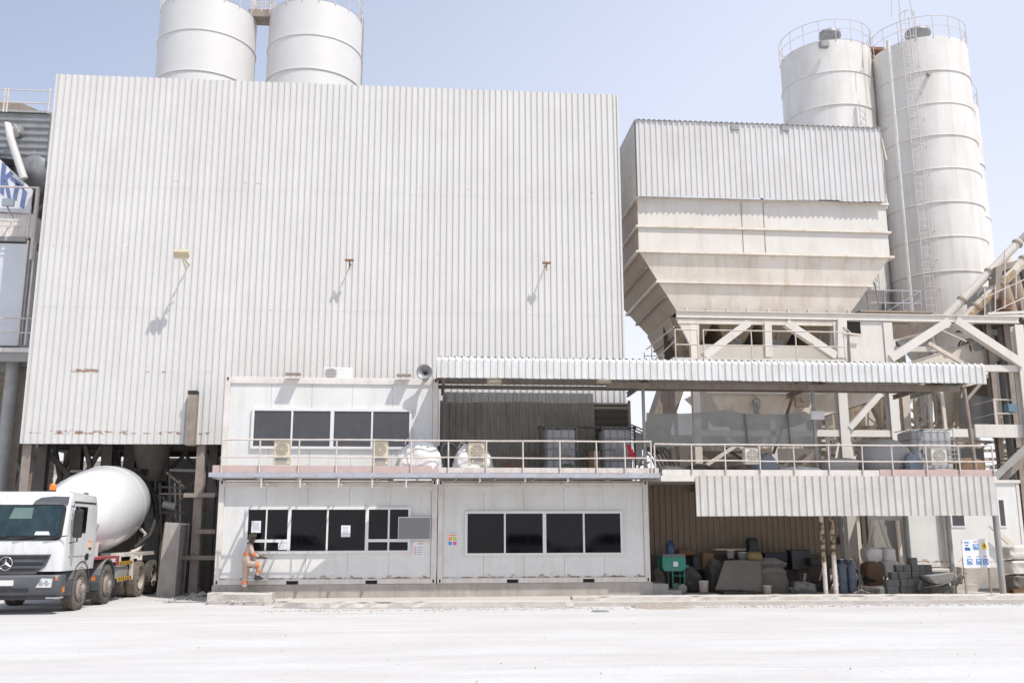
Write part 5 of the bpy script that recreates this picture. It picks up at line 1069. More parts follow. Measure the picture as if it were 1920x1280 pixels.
mb = MB(); mb.box(c_.x - .12, c_.x + .12, c_.y - .2, c_.y, DZ, c_.z - .2); mb.build("stand", steel_k, o)
def ibc(px0, px1, py0, py1, Y, label, dz=DZ):
    a, b_ = P(px0, py0, Y), P(px1, py1, Y); x0, x1, z1, z0 = a.x, b_.x, a.z, max(b_.z, dz + .14); t = thing("caged_tank", label, "water tank", ((x0 + x1) / 2, Y + .5, dz), "caged plastic tanks on the upper deck"); d = 1.0
    mb = MB(); mb.box(x0 + .04, x1 - .04, Y + .04, Y + d - .04, z0, z1 - .04); bevel(mb.build("tank", ibc_m, t), .07, 3)
    mb = MB()
    n = max(4, int((x1 - x0) / .2))
    for i in range(n + 1):
        x = x0 + (x1 - x0) * i / n
        mb.tube((x, Y, z0), (x, Y, z1), .012, n=5); mb.tube((x, Y, z1), (x, Y + d, z1), .012, n=5)
    for k in range(5):
        z = z0 + (z1 - z0) * k / 4; mb.tube((x0, Y, z), (x1, Y, z), .012, n=5); mb.tube((x0, Y, z), (x0, Y + d, z), .012, n=5); mb.tube((x1, Y, z), (x1, Y + d, z), .012, n=5)
    mb.build("wire_cage", steel_g, t)
    mb = MB()
    for k in range(3): y = Y + .05 + k * .4; mb.box(x0, x1, y, y + .1, z0 - .13, z0 - .02)
    mb.box(x0, x1, Y, Y + d, z0 - .03, z0 - .005); mb.build("pallet", steel_k, t)
    mb = MB(); mb.box(x0 + .35, x0 + .75, Y - .02, Y - .005, z0 + .45, z0 + .7); mb.build("label_plate", steel_g, t)
    mb = MB(); mb.lathe([(.12, 0), (.12, .06), (0, .07)], ((x0 + x1) / 2, Y + .5, z1 - .04), 16); mb.build("lid", plast_k, t)
ibc(1023, 1083, 801, 882, .9, "left caged tank in front of the dark shutter wall")
ibc(1130, 1188, 801, 884, .9, "right caged tank beside the white door near the red cloth")
ibc(1706, 1793, 804, 880, .6, "tall caged tank standing near the right end of the deck")
mb = MB(); a, b_ = P(1006, 801, 1.3), P(1192, 804, 1.3); mb.box(a.x, b_.x, 1.2, 1.26, a.z - .03, a.z + .03)
for px in (1012, 1100, 1190): x = P(px, 850, 1.2).x; mb.box(x - .025, x + .025, 1.14, 1.19, DZ, a.z + .05)
single("tank_rack", mb, steel_k, "dark steel rack frame around the two caged tanks", "rack")
def sbox(name, px0, py0, px1, py1, Y, d, M, label, cat, bev=.02, group=None):
    a, b_ = P(px0, py0, Y), P(px1, py1, Y); mb = MB(); mb.box(a.x, b_.x, Y, Y + d, b_.z, a.z); return bevel(single(name, mb, M, label, cat, group), bev, 2)
o = sbox("cardboard_box", 1104, 845, 1127, 880, .3, .4, brown_box, "brown cardboard box between the two caged tanks", "box"); 
mb = MB(); a = P(1104, 845, .3); b_ = P(1127, 880, .3); mb.box(a.x + (b_.x - a.x) * .45, a.x + (b_.x - a.x) * .55, .295, .299, b_.z, a.z); mb.build("tape", rail_w, o)
c_ = P(1064, 870, .2); mb = lumpy(c_.x, .3, DZ, .42, .4, .42, 5, .07); single("green_sack", mb, mat("dull_green", (.10, .14, .08), .8, dirt=(.2, .18, .14), amt=.5, scale=6), "dull green sack leaning at the first caged tank", "sack")
c_ = P(957, 872, .6)
mb = MB(); mb.prism([(c_.x - .35, .5, DZ + .25), (c_.x + .35, .5, DZ + .25), (c_.x + .45, .5, DZ + .45), (c_.x - .2, .5, DZ + .48)], (0, .5, 0)); o = single("wheelbarrow", mb, brown_box, "rusty brown wheelbarrow parked by the olive wall", "wheelbarrow")
mb = MB(); mb.tube((c_.x - .35, .55, DZ + .3), (c_.x - .95, .55, DZ + .48), .02); mb.tube((c_.x - .35, .95, DZ + .3), (c_.x - .95, .95, DZ + .48), .02); mb.build("handle", steel_k, o)
mb = MB(); mb.lathe([(0, -.04), (.16, -.04), (.18, 0), (.16, .04), (0, .04)], (c_.x + .4, .75, DZ + .18), 16, (0, 1, 0)); mb.build("wheel", black, o)
for x_ in (-.15,): mb = MB(); mb.tube((c_.x + x_, .6, DZ), (c_.x + x_, .6, DZ + .28), .02); mb.build("leg", steel_k, o)
c_ = P(1181, 848, -.3); mb = MB(); rn = random.Random(2); secs = []
for j in range(8):
    v = j / 7; secs.append([(c_.x + .05 * math.sin(v * 3) - .06 + .12 * v * .8 + (.05 + .05 * v) * math.cos(a), -.3 + .03 * math.sin(a) * (1 + v), c_.z + .22 - .42 * v) for a in [2 * math.pi * i / 8 for i in range(8)]])
mb.loft(secs, True); single("red_cloth", mb, red_c, "bright red cloth hanging beside the right caged tank", "cloth", loc=(c_.x, -.3, c_.z - .2))
o = sbox("white_door", 1189, 811, 1205, 872, 1.6, .06, cabin_m, "narrow white door panel leaning behind the red cloth", "door panel", .01)
mb = MB()
for (x, y, x2, y2) in ((1196, 880, 1212, 845), (1214, 886, 1208, 840), (1200, 872, 1218, 866), (1202, 860, 1216, 850)): mb.beam(P(x, y, .1), P(x2, y2, .1), .05)
single("tripod_frame", mb, steel_b, "brownish folding frame leaning at the end of the first railing", "frame")
# barrel vaulted roof behind
c_ = P(1168, 830, 5.0); mb = MB(); rv = 2.0
for k in range(11):
    y = 4.2 + k * .25; r_ = rv + (.05 if k % 2 else 0); mb.lathe([(r_, 0), (r_, .25)], (c_.x - .3, y, 3.35), 24, (0, 1, 0), a0=math.pi * 0, a1=2 * math.pi)
single("barrel_tank", mb, mat("dark_ribbed_brown", (.17, .15, .14), .7, dirt=(.27, .24, .21), amt=.5, scale=2), "dark ribbed barrel tank roof showing between the shutter wall and the net", "tank", loc=(c_.x, 5, 1.3))
# shade net
mb = MB(); NX = 26; NZ = 6; YN = .35; xs_ = [1212, 1262, 1310, 1365, 1398, 1440, 1475, 1515, 1533]; tops = [773, 776, 773, 768, 775, 776, 776, 770, 792]
def topy(px):
    for i in range(len(xs_) - 1):
        if px <= xs_[i + 1]: f = (px - xs_[i]) / (xs_[i + 1] - xs_[i]); return tops[i] + (tops[i + 1] - tops[i]) * f
    return tops[-1]
vs = []
for j in range(NZ + 1):
    for i in range(NX + 1):
        px = 1212 + (1533 - 1212) * i / NX; ty = topy(px); py = ty + (837 - ty) * j / NZ; q = P(px, py, YN); vs.append((q.x, YN + .05 * math.sin(i * 1.3) + .03 * math.sin(j * 2 + i), q.z))
fs = [(j * (NX + 1) + i, j * (NX + 1) + i + 1, (j + 1) * (NX + 1) + i + 1, (j + 1) * (NX + 1) + i) for j in range(NZ) for i in range(NX)]
mb.add(vs, fs, True); o = single("shade_net", mb, net_m, "long grey shade net stretched behind the deck railing", "net")
for px in (1398, 1478): q = MB(); q.beam(P(px - 2, topy(px), YN - .06), P(px + 4, 836, YN - .06), .05, .01); q.build("seam", grey_tarp, o)
# covered goods behind the railing over the bay
def cover(px0, px1, py, Y, label, M, seed, d=.9, amp=.05, name="covered_goods", cat="covered goods", top=.55, z0=DZ, sq=.7, taper=None):
    a, b_ = P(px0, 885, Y), P(px1, 885, Y); h_ = P((px0 + px1) / 2, py, Y).z - z0
    return single(name, lumpy((a.x + b_.x) / 2, Y + d / 2, z0, b_.x - a.x, d, h_, seed, amp, top=top, sq=sq), M, label, cat)
cover(1240, 1292, 872, -.9, "low crumpled grey tarp heap at the start of the second railing", deck_tarp, 21, .8, .1)
cover(1420, 1468, 848, -.6, "cone shaped grey tarp heap behind the off white fan unit", mat("blue_grey_tarp", (.27, .29, .32), .8, dirt=(.35, .34, .32), amt=.4, scale=4, bump=.4), 22, .9, .08, top=.2)
cover(1468, 1550, 874, -.8, "low flat bluish sack pile between the fan unit and the grey box", white_bag, 23, .7, .1)
cover(1552, 1615, 857, -.7, "grey covered crate left of the big tilted grey drum", deck_tarp, 24, .9, .03, top=.85, sq=.4)
c0, c1_ = P(1618, 862, -.2), P(1700, 852, .2); mb = MB(); mb.lathe([(0, -.05), (.36, 0), (.58, .35), (.62, .8), (.5, 1.2), (.3, 1.5), (0, 1.52)], (P(1618, 868, 0).x, -.1, P(1618, 868, 0).z), 28, (.93, .25, .18)); o = single("grey_mixing_drum", mb, deck_tarp, "big tilted grey mixing drum behind the railing left of the caged tank", "mixing drum")
mb = MB(); q = P(1655, 870, 0); mb.box(q.x - .5, q.x + .5, -.1, .3, DZ, DZ + .2); mb.build("cradle", steel_k, o)
cover(1706, 1735, 848, -.7, "bluish wrapped bundle right of the grey drum", mat("bluish_wrap", (.30, .36, .42), .5, dirt=(.4, .4, .4), amt=.4, scale=5), 26, .5, .08)
for i, (px0, px1, py, Y, M, lb) in enumerate(((1296, 1330, 868, .4, steel_k, "dark machine block low behind the second railing left part"), (1334, 1384, 872, .5, beige_tarp, "sand coloured bundle on the deck below the net"), (1386, 1404, 866, .2, steel_b, "small brown machine left of the off white fan unit"), (1800, 1850, 858, .9, brown_box, "rusty brown crate near the right end of the deck"), (1742, 1792, 878, -.9, toe_r, "flat reddish stack of boards below the right fan unit"))):
    cover(px0, px1, py, Y, lb, M, 40 + i, .6, .03, top=.85, sq=.35)
# wire crates beside the right fan unit
t = thing("wire_crate", "small grey wire crate stack right of the last fan unit", "crate", tuple(P(1790, 880, -.6))); a, b_ = P(1777, 836, -.6), P(1802, 868, -.6)
for k in range(2):
    mb = MB(); z0_, z1_ = b_.z + (a.z - b_.z) * k / 2 + .02, b_.z + (a.z - b_.z) * (k + 1) / 2; 
    for i in range(5): x = a.x + (b_.x - a.x) * i / 4; mb.tube((x, -.6, z0_), (x, -.6, z1_), .01, n=4)
    for i in range(3): z = z0_ + (z1_ - z0_) * i / 2; mb.tube((a.x, -.6, z), (b_.x, -.6, z), .01, n=4); mb.tube((b_.x, -.6, z), (b_.x, -.2, z), .01, n=4)
    mb.box(a.x, b_.x, -.6, -.2, z0_ - .01, z0_); mb.build("crate_tier", steel_g, t)
# ------------------------------------------------------------------ storage bay contents
c_ = P(1266, 1050, .6); t = thing("small_cement_mixer", "turquoise drum mixer machine on four thin legs in the bay", "mortar mixer", (c_.x, .9, 0))
a, b_ = P(1244, 1043, .6), P(1284, 1068, .6); mb = MB(); mb.prism([(a.x, .6, a.z), (b_.x, .6, a.z), (b_.x, .6, b_.z + .05), (b_.x - .1, .6, b_.z), (a.x + .05, .6, b_.z), (a.x, .6, b_.z + .06)], (0, .6, 0)); bevel(mb.build("body", green_m, t), .03, 2)
mb = MB(); mb.box(a.x - .02, b_.x + .02, .57, 1.23, a.z, a.z + .07); mb.build("lid", grey_tarp, t); mb = MB(); mb.box(a.x + .28, a.x + .42, .588, .596, a.z - .28, a.z - .14); mb.build("label_plate", paper, t)
mb = MB(); mb.tube((b_.x, .8, b_.z + .12), (b_.x + .16, .8, b_.z + .08), .06); mb.build("spout", green_m, t)
for x in (P(1262, 1080, .6).x, P(1284, 1080, .6).x):
    for y in (.65, 1.15): mb = MB(); mb.tube((x, y, .0 if x > c_.x else .12), (x, y, b_.z), .02, n=6); mb.build("leg", green_m, t)
for z in (.25, .5): mb = MB(); mb.tube((P(1262, 1080, .6).x, .65, z), (P(1284, 1080, .6).x, .65, z), .015, n=6); mb.build("cross_bar", green_m, t)
for y in (.55, 1.25): mb = MB(); mb.lathe([(0, -.03), (.11, -.03), (.14, 0), (.11, .03), (0, .03)], (P(1279, 1098, .6).x, y, .14), 18, (0, 1, 0)); mb.build("wheel", grille_m, t)
c_ = P(1257, 1032, .9); mb = MB(); mb.lathe([(0, 0), (.13, 0), (.135, .03), (.135, .28), (.10, .34), (.05, .37), (.045, .42), (0, .42)], (c_.x, .9, P(1257, 1044, .9).z + .07), 20); single("water_bottle", mb, blue_m, "blue water bottle standing on the turquoise mixer", "water bottle")
def drape(px0, px1, py0, py1, Y, label, M, seed, top=.5, d=.9, amp=.06, sq=.55, cat="tarpaulin", name="tarpaulin_heap"):
    a, b_ = P(px0, py1, Y), P(px1, py1, Y); z0 = max(0, b_.z); return single(name, lumpy((a.x + b_.x) / 2, Y + d / 2, z0, b_.x - a.x, d, P(px0, py0, Y).z - z0, seed, amp, top=top, sq=sq), M, label, cat)
# big draped slab pile
a = P(1340, 1110, -.1); b_ = P(1420, 1110, -.1)
mb = MB(); g_ = []; pts_t = [P(x, y, .5) for x, y in ((1358, 1050), (1392, 1047), (1428, 1052))]; pts_b = [P(x, y, 0) for x, y in ((1340, 1106), (1390, 1107), (1430, 1112))]
mb.loft([[pts_b[0], pts_b[1], pts_b[2], P(1440, 1104, 1.4), P(1345, 1104, 1.4)], [pts_t[0], pts_t[1], pts_t[2], P(1425, 1050, 1.2), P(1358, 1050, 1.2)]]); bevel(single("draped_slab", mb, beige_tarp, "slanted sand coloured sheet leaning in the middle of the bay", "covered stack"), .05, 3)
drape(1418, 1486, 1062, 1112, .3, "broad sand coloured tarpaulin mound right of the slanted sheet", beige_tarp, 51, .75, 1.0, .05)
drape(1418, 1475, 1046, 1068, .9, "grey folded tarpaulin lying on the mound by the pillars", grey_tarp, 52, .5, .7, .08)
drape(1334, 1362, 1050, 1106, .7, "dark tarpaulin hanging at the left of the slanted sheet", dark_tarp, 53, .6, .7, .08)
drape(1282, 1322, 1066, 1108, 1.0, "dark rounded bundle beside the mixer wheels", dark_tarp, 54, .4, .7, .07)
drape(1486, 1538, 1092, 1112, .1, "flat grey sheet crumpled on the floor by the left pillar", grey_tarp, 55, .3, .8, .12)
drape(1228, 1250, 1065, 1105, 1.2, "brown sack behind the turquoise mixer", beige_tarp, 56, .6, .5, .08, cat="sack", name="sack")
for i, (px, py0, py1, Y, r_, M, lb) in enumerate(((1320, 1088, 1109, .1, .14, rail_w, "beige bucket on the floor left of the slanted sheet"), (1439, 1097, 1113, -.2, .12, rail_w, "pale bucket in front of the tarpaulin mound"), (1392, 1034, 1048, 1.6, .14, paper, "small white pail on the back ledge"), (1370, 1030, 1046, 1.5, .12, white_bag, "off white jar on the back ledge by the shelf"))):
    a = P(px, py1, Y); h_ = P(px, py0, Y).z - max(a.z, 0); z0 = max(a.z, 0); mb = MB(); mb.lathe([(0, 0), (r_ * .85, 0), (r_, h_), (r_ * 1.04, h_), (r_ * .95, h_ - .03), (r_ * .8, .04)], (a.x, Y, z0), 18); o = single("bucket", mb, M, lb, "bucket"); q = MB(); q.pipe([(a.x - r_, Y, z0 + h_), (a.x - r_ * .7, Y - .12, z0 + h_ * .75), (a.x + r_ * .7, Y - .12, z0 + h_ * .75), (a.x + r_, Y, z0 + h_)], .008, 5); q.build("handle", steel_g, o)
# black rubber mats / tyre halves on the floor
for i, (p0, p1, lb) in enumerate(((1356, 1389, "left black rubber trough on the bay floor"), (1391, 1420, "right black rubber trough on the bay floor"))):
    a, b_ = P(p0, 1108, -.3), P(p1, 1108, -.3); mb = MB(); mb.loft([[(a.x, -.35, 0), (b_.x, -.35, 0), (b_.x, .1, 0), (a.x, .1, 0)], [(a.x - .03, -.38, .1), (b_.x + .03, -.38, .1), (b_.x + .03, .13, .1), (a.x - .03, .13, .1)]]); o = single("rubber_trough", mb, black, lb, "trough"); bevel(o, .03, 2); q = MB(); q.box(a.x + .05, b_.x - .05, -.3, .05, .10, .105); q.build("inside", plast_k, o)
# ledge goods, dark
o = sbox("dark_crate", 1404, 1030, 1424, 1041, 1.5, .4, plast_k, "black crate on top of the dark machine on the ledge", "crate")
mb = MB(); a = P(1402, 1010, 1.5); b_ = P(1426, 1032, 1.5); mb.box(a.x + .05, b_.x - .05, 1.5, 1.9, b_.z, a.z - .05); mb.lathe([(.17, 0), (.19, .05), (.12, .09), (0, .1)], ((a.x + b_.x) / 2, 1.7, a.z - .05), 16); bevel(single("dark_machine", mb, mat("dark_green_machine", (.03, .045, .04), .6), "dark green capped machine standing highest on the ledge", "machine"), .02, 2)
mb = MB(); c_ = P(1418, 1043, .9); mb.lathe([(0, -.3), (.12, -.28), (.15, -.2), (.15, .1), (.08, .16), (0, .17)], c_, 16, (1, .1, 0)); single("yellow_canister", mb, mat("dull_yellow", (.26, .19, .09), .6, dirt=(.3, .22, .12), amt=.5, scale=6), "dull yellow canister lying on the mound", "canister")
for i, (px0, py0, px1, py1, Y, M, lb) in enumerate(((1273, 1030, 1302, 1040, 1.7, brown_box, "thin brown box on the ledge behind the mixer"), (1318, 1036, 1340, 1068, 1.3, brown_box, "brown carton stack left of the dark tarpaulin"), (1434, 1036, 1478, 1052, 1.5, mat("navy_case", (.03, .035, .06), .6), "navy case on the ledge right of the yellow canister"), (1484, 1030, 1520, 1068, 1.3, plast_k, "black cabinet at the right of the back ledge"), (1341, 1028, 1400, 1031, 1.6, rail_w, "pale board lying on the back ledge"), (1521, 1046, 1538, 1060, .9, plast_k, "small black box left of the striped pillars"), (1300, 1042, 1314, 1068, 1.6, mat("dim_grey_box", (.1, .1, .1), .8), "dim grey box beside the brown carton"))):
    sbox("storage_box" if "cabinet" not in lb else "cabinet", px0, py0, px1, py1, Y, .45, M, lb, "box" if "cabinet" not in lb else "cabinet")
# gas cylinders behind the pillars
for i, (px, lb) in enumerate(((1580, "left blue grey gas cylinder behind the striped pillars"), (1597, "right blue grey gas cylinder behind the striped pillars"))):
    x = PX(px, 1080, .2); mb = MB(); mb.lathe([(0, 0), (.12, 0), (.125, .03), (.125, .72), (.09, .84), (.04, .88), (.04, .94), (0, .95)], (x, .2, 0), 18); o = single("gas_cylinder", mb, mat("blue_grey_cylinder%d" % i, (.10, .13, .18), .5, dirt=(.25, .25, .25), amt=.5, scale=8), lb, "gas cylinder", "gas cylinders in the bay"); q = MB(); q.tube((x - .05, .2, .95), (x + .05, .2, .95), .02); q.build("valve", chrome, o)
o = sbox("storage_box", 1577, 1049, 1592, 1058, .5, .3, plast_k, "small black box perched behind the gas cylinders", "box")
mb = MB(); x = P(1612, 1090, -.5).x; mb.tube((x, -.5, 0), (x + .02, -.45, 1.0), .03); mb.tube((x + .15, -.5, .03), (x - .1, -.45, 1.1), .02); mb.pipe([(x - .2, -.5, .03), (x, -.52, .12), (x + .25, -.5, .03)], .03); single("hand_trolley", mb, steel_k, "dark upright hand trolley frame beside the gas cylinders", "trolley")
# jumbo wrapped white sacks by the block stack
for i, (p0, p1, py0, py1, Y, M, lb) in enumerate(((1628, 1658, 1025, 1052, .9, white_bag, "left cream sack on top behind the block stack"), (1660, 1684, 1026, 1054, 1.0, white_bag, "right cream sack on top behind the block stack"), (1628, 1660, 1053, 1098, .7, brown_box, "dark brown crate under the left cream sack"), (1661, 1690, 1050, 1080, .8, cabin_f, "pale grey crate under the right cream sack"))):
    a, b_ = P(p0, py1, Y), P(p1, py1, Y); z0 = max(a.z, 0); mb = lumpy((a.x + b_.x) / 2, Y + .3, z0, b_.x - a.x, .6, P(p0, py0, Y).z - z0, 70 + i, .02 if i < 2 else .012, top=.8, sq=.4); single("sack" if i < 2 else "crate", mb, M, lb, "sack" if i < 2 else "crate")
# concrete blocks, every block its own object
bm_ = MB(); bm_.box(-.1, .1, -.1, .1, 0, .2); blk = bm_.build("concrete_block", block_m); bevel(blk, .012, 1)
rn = random.Random(17); placed = []; cols = []
x0 = PX(1665, 1100, -.35)
heights = [2, 3, 4, 4, 5, 4, 4, 3, 3, 1]; first = True; idx = 0
names_row = ["bottom", "second", "third", "fourth", "fifth"]
colname = ["leftmost", "second", "third", "fourth", "fifth", "sixth", "seventh", "eighth", "ninth", "rightmost"]
for ci, hh in enumerate(heights):
    for k in range(hh):
        yy = -.35 + rn.uniform(-.04, .04) + k * .03; lab = "grey concrete block, %s from the ground in the %s column of the front stack" % ("lowest" if k == 0 else names_row[k] + "", colname[ci])
        loc = (x0 + ci * .213 + rn.uniform(-.02, .02), yy, k * .201)
        if first: blk.location = loc; tag(blk, lab, "concrete block", "stacked grey concrete blocks"); first = False
        else:
            d = blk.copy(); COL.objects.link(d); d.location = loc; d["label"] = lab
        (bpy.context.scene.objects[-1] if 0 else blk if not placed and ci == 0 and k == 0 else d).rotation_euler = (0, 0, rn.uniform(-.28, .28)); placed.append(1)
d = blk.copy(); COL.objects.link(d); d.location = (x0 - .45, -.75, 0); d.rotation_euler = (0, 0, .5); d["label"] = "loose grey concrete block lying on the floor left of the stack"
# wheelbarrow
x = PX(1768, 1100, -.75); t = thing("wheelbarrow", "dusty grey wheelbarrow standing right of the block stack", "wheelbarrow", (x, -.7, 0))
mb = MB(); mb.loft([[(x - .25, -.85, .3), (x + .15, -.85, .3), (x + .15, -.5, .3), (x - .25, -.5, .3)], [(x - .5, -.98, .52), (x + .3, -.98, .60), (x + .3, -.38, .60), (x - .5, -.38, .52)]]); mb.build("tray", steel_g, t)
for y in (-.9, -.45):
    mb = MB(); mb.pipe([(x - .55, -.68, .18), (x - .1, y, .27), (x + .3, y, .42), (x + .55, y, .62), (x + .66, y, .58)], .018, 6); mb.build("handle", steel_k, t); mb = MB(); mb.pipe([(x + .1, y, .3), (x + .18, y, .02), (x + .3, y, .02), (x + .3, y, .4)], .016, 6); mb.build("leg", steel_k, t)
mb = MB(); mb.lathe([(.0, -.03), (.12, -.03), (.18, -.04), (.19, 0), (.18, .04), (.12, .03), (0, .03)], (x - .55, -.68, .19), 20, (0, 1, 0)); mb.build("wheel", black, t)
# safety sign board
SYB = -.6; a, b_ = P(1802, 1011, SYB), P(1857, 1064, SYB); t = thing("safety_sign", "white safety sign board on two legs with blue pictograms and one yellow sign", "sign", ((a.x + b_.x) / 2, SYB, 0))
mb = MB(); mb.box(a.x, b_.x, SYB - .01, SYB + .01, b_.z, a.z); bd = mb.build("board", paper, t); W_ = b_.x - a.x; H_ = a.z - b_.z
def pic(u, v, w_, h_, M, nm="pictogram", par=bd, d=.014):
    mb = MB(); mb.box(a.x + W_ * u, a.x + W_ * (u + w_), SYB - d, SYB - d + .003, a.z - H_ * (v + h_), a.z - H_ * v); return mb.build(nm, M, par)
def disc(u, v, r_, M, par, d=.018, nm="symbol"): mb = MB(); mb.lathe([(0, 0), (r_, 0), (r_, -.002)], (a.x + W_ * u, SYB - d, a.z - H_ * v), 18, (0, -1, 0)); mb.build(nm, M, par)
cells = [(.10, .08), (.42, .06), (.74, .06), (.14, .58), (.48, .58), (.74, .58)]
grey_ink = mat("grey_ink", (.35, .38, .42), .6)
for i, (u, v) in enumerate(cells):
    if i == 0:
        for k in range(3): pic(u + .03 * (k % 2), v + .1 * k, .17 - .06 * (k % 2), .05, blue_s if k < 2 else grey_ink, "sign_text")
        for k in range(2): disc(u + .06 + .1 * k, v + .26, .045, blue_s, bd, .014)
    elif i == 2:
        mb = MB(); mb.prism([(a.x + W_ * u, SYB - .014, a.z - H_ * (v + .28)), (a.x + W_ * (u + .2), SYB - .014, a.z - H_ * (v + .28)), (a.x + W_ * (u + .2), SYB - .014, a.z - H_ * (v + .16)), (a.x + W_ * (u + .1), SYB - .014, a.z - H_ * v), (a.x + W_ * u, SYB - .014, a.z - H_ * (v + .16))], (0, .003, 0)); pp = mb.build("warning_pictogram", yel_s, bd)
        pic(u + .08, v + .1, .04, .12, plast_k, "symbol", pp, .018)
    else:
        pp = pic(u, v + .1, .2, .2, blue_s); disc(u + .1, v + .2, .055, paper, pp); disc(u + .1, v + .2, .035, blue_s, pp, .021); pic(u + .03, v, .13, .035, grey_ink, "sign_text")
for x in (a.x + .03, b_.x - .03):
    mb = MB(); mb.box(x - .025, x + .025, SYB + .012, SYB + .05, 0, b_.z + .3); mb.build("leg", cream_d, t)
for (p, q) in (((b_.x - .03, SYB + .05, .5), (b_.x + .3, SYB + .6, .02)), ((a.x + .03, SYB + .05, .5), (a.x - .1, SYB + .6, .02))): mb = MB(); mb.beam(p, q, .04); mb.build("back_stay", cream_d, t)
# steps and low walls right of the bay
mb = MB(); a1 = P(1700, 1065, 1.2)
for k in range(3): mb.box(P(1718 + k * 14, 1080, 1.2).x, P(1800, 1080, 1.2).x, 1.6 - .35 * (2 - k) * -1 - .35 * 2, 2.2, 0 + .0, .62 - .2 * (2 - k) * 1.0 + .0) if False else mb.box(P(1706, 1080, 1.2).x, P(1806, 1080, 1.2).x, .4 + .4 * k, 2.6, .2 * k, .2 * (k + 1) - .002)
single("concrete_steps", mb, conc_l, "pale concrete steps up to the site cabin behind the wheelbarrow", "steps")
mb = MB(); mb.box(P(1806, 1100, .6).x, P(1910, 1100, .6).x, .6, .9, 0, P(1850, 1063, .6).z); single("low_wall", mb, conc_l, "low pale concrete wall behind the safety sign", "wall")
# wrapped pallet stack at the right edge
for k in range(3):
    c_ = P(1918, 1000, -.6); z0 = .12 + k * .42; mb = lumpy(P(1925, 1050, -.6).x, -.3, z0, .95, .7, .40, 80 + k, .03, sq=.4, top=.8); single("wrapped_sack_stack", mb, cabin_f if k else beige_tarp, "pale wrapped sack pile at the right edge, %s layer" % ["bottom", "middle", "top"][k], "sack pile", "wrapped sacks at the right edge")
mb = MB(); x = P(1925, 1050, -.6).x
for k in range(3): mb.box(x - .5, x + .5, -.65 + k * .28, -.55 + k * .28, 0, .09)
mb.box(x - .5, x + .5, -.66, .04, .09, .12); single("wooden_pallet", mb, brown_box, "wooden pallet under the sack pile at the right edge", "pallet")
# ------------------------------------------------------------------ site cabins at the right
def rcabin(px0, px1, py_top, z0, Y, label, wins=(), door=None, d=2.6, M=cabin_m, zt=None):
    a = P(px0, py_top, Y); b_ = P(px1, py_top, Y); z1 = a.z; t = thing("site_cabin", label, "site cabin", ((a.x + b_.x) / 2, Y + d / 2, z0), "small white site cabins at the right")
    mb = MB(); mb.box(a.x, b_.x, Y, Y + d, z0, z1); mb.build("wall", M, t); mb = MB(); mb.box(a.x - .06, b_.x + .06, Y - .06, Y + d + .06, z1, z1 + .1); mb.build("roof", cabin_f, t)
    mb = MB(); mb.box(a.x - .02, b_.x + .02, Y - .02, Y + .0, z0, z0 + .12); mb.build("base_rail", cabin_f, t)
    for x in (a.x - .02, b_.x - .08): mb = MB(); mb.box(x, x + .1, Y - .025, Y, z0 + .12, z1); mb.build("corner_post", cabin_f, t)
    for (x0, y0, x1, y1) in wins:
        c, e_ = P(x0, y0, Y), P(x1, y1, Y); mb = MB(); mb.box(c.x - .05, e_.x + .05, Y - .03, Y - .003, e_.z - .05, c.z + .05); wo = mb.build("window", alu, t); mb = MB(); mb.box(c.x, e_.x, Y - .035, Y - .031, e_.z, c.z); mb.build("pane", glass_u, wo)
    if door: c, e_ = P(door[0], door[1], Y), P(door[2], door[3], Y); mb = MB(); mb.box(c.x, e_.x, Y - .03, Y - .003, e_.z, c.z); do = mb.build("door", cabin_f, t); mb = MB(); mb.box(e_.x - .14, e_.x - .1, Y - .05, Y - .03, (c.z + e_.z) / 2, (c.z + e_.z) / 2 + .12); mb.build("handle", steel_g, do)
    return t
rcabin(1690, 1762, 930, .62, 3.2, "white site cabin with a stained blank wall behind the grey post", door=None)
rcabin(1766, 1908, 905, .62, 3.0, "white site cabin with brown tinted windows behind the safety sign", wins=((1783, 955, 1808, 985), (1871, 937, 1885, 985)))
mb = MB(); mb.prism([P(1855, 985, 2.7), P(1865, 985, 2.7), P(1925, 1040, 2.7), P(1925, 1052, 2.7)], (0, .1, 0)); single("stair_stringer", mb, cream, "cream slanting stair stringer in front of the brown window cabin", "stair")
# grey trough and struts seen behind the back wall
mb = MB(); mb.prism([P(1638, 975, 3.6), P(1690, 975, 3.6), P(1690, 1050, 3.6), P(1640, 1050, 3.6)], (0, .3, 0)); single("grey_bin_panel", mb, steel_g, "dark grey steel panel behind the cream sacks", "panel")
t = thing("trestle", "pale slanting steel struts behind the block stack", "trestle", tuple(P(1660, 1060, 2.9)))
for (p0, p1) in (((1628, 1040), (1636, 975)), ((1650, 975), (1680, 1060)), ((1640, 985), (1622, 1060)), ((1682, 975), (1692, 1070))): mb = MB(); mb.beam(P(*p0, 2.9), P(*p1, 2.9), .1); mb.build("strut", cream, t)

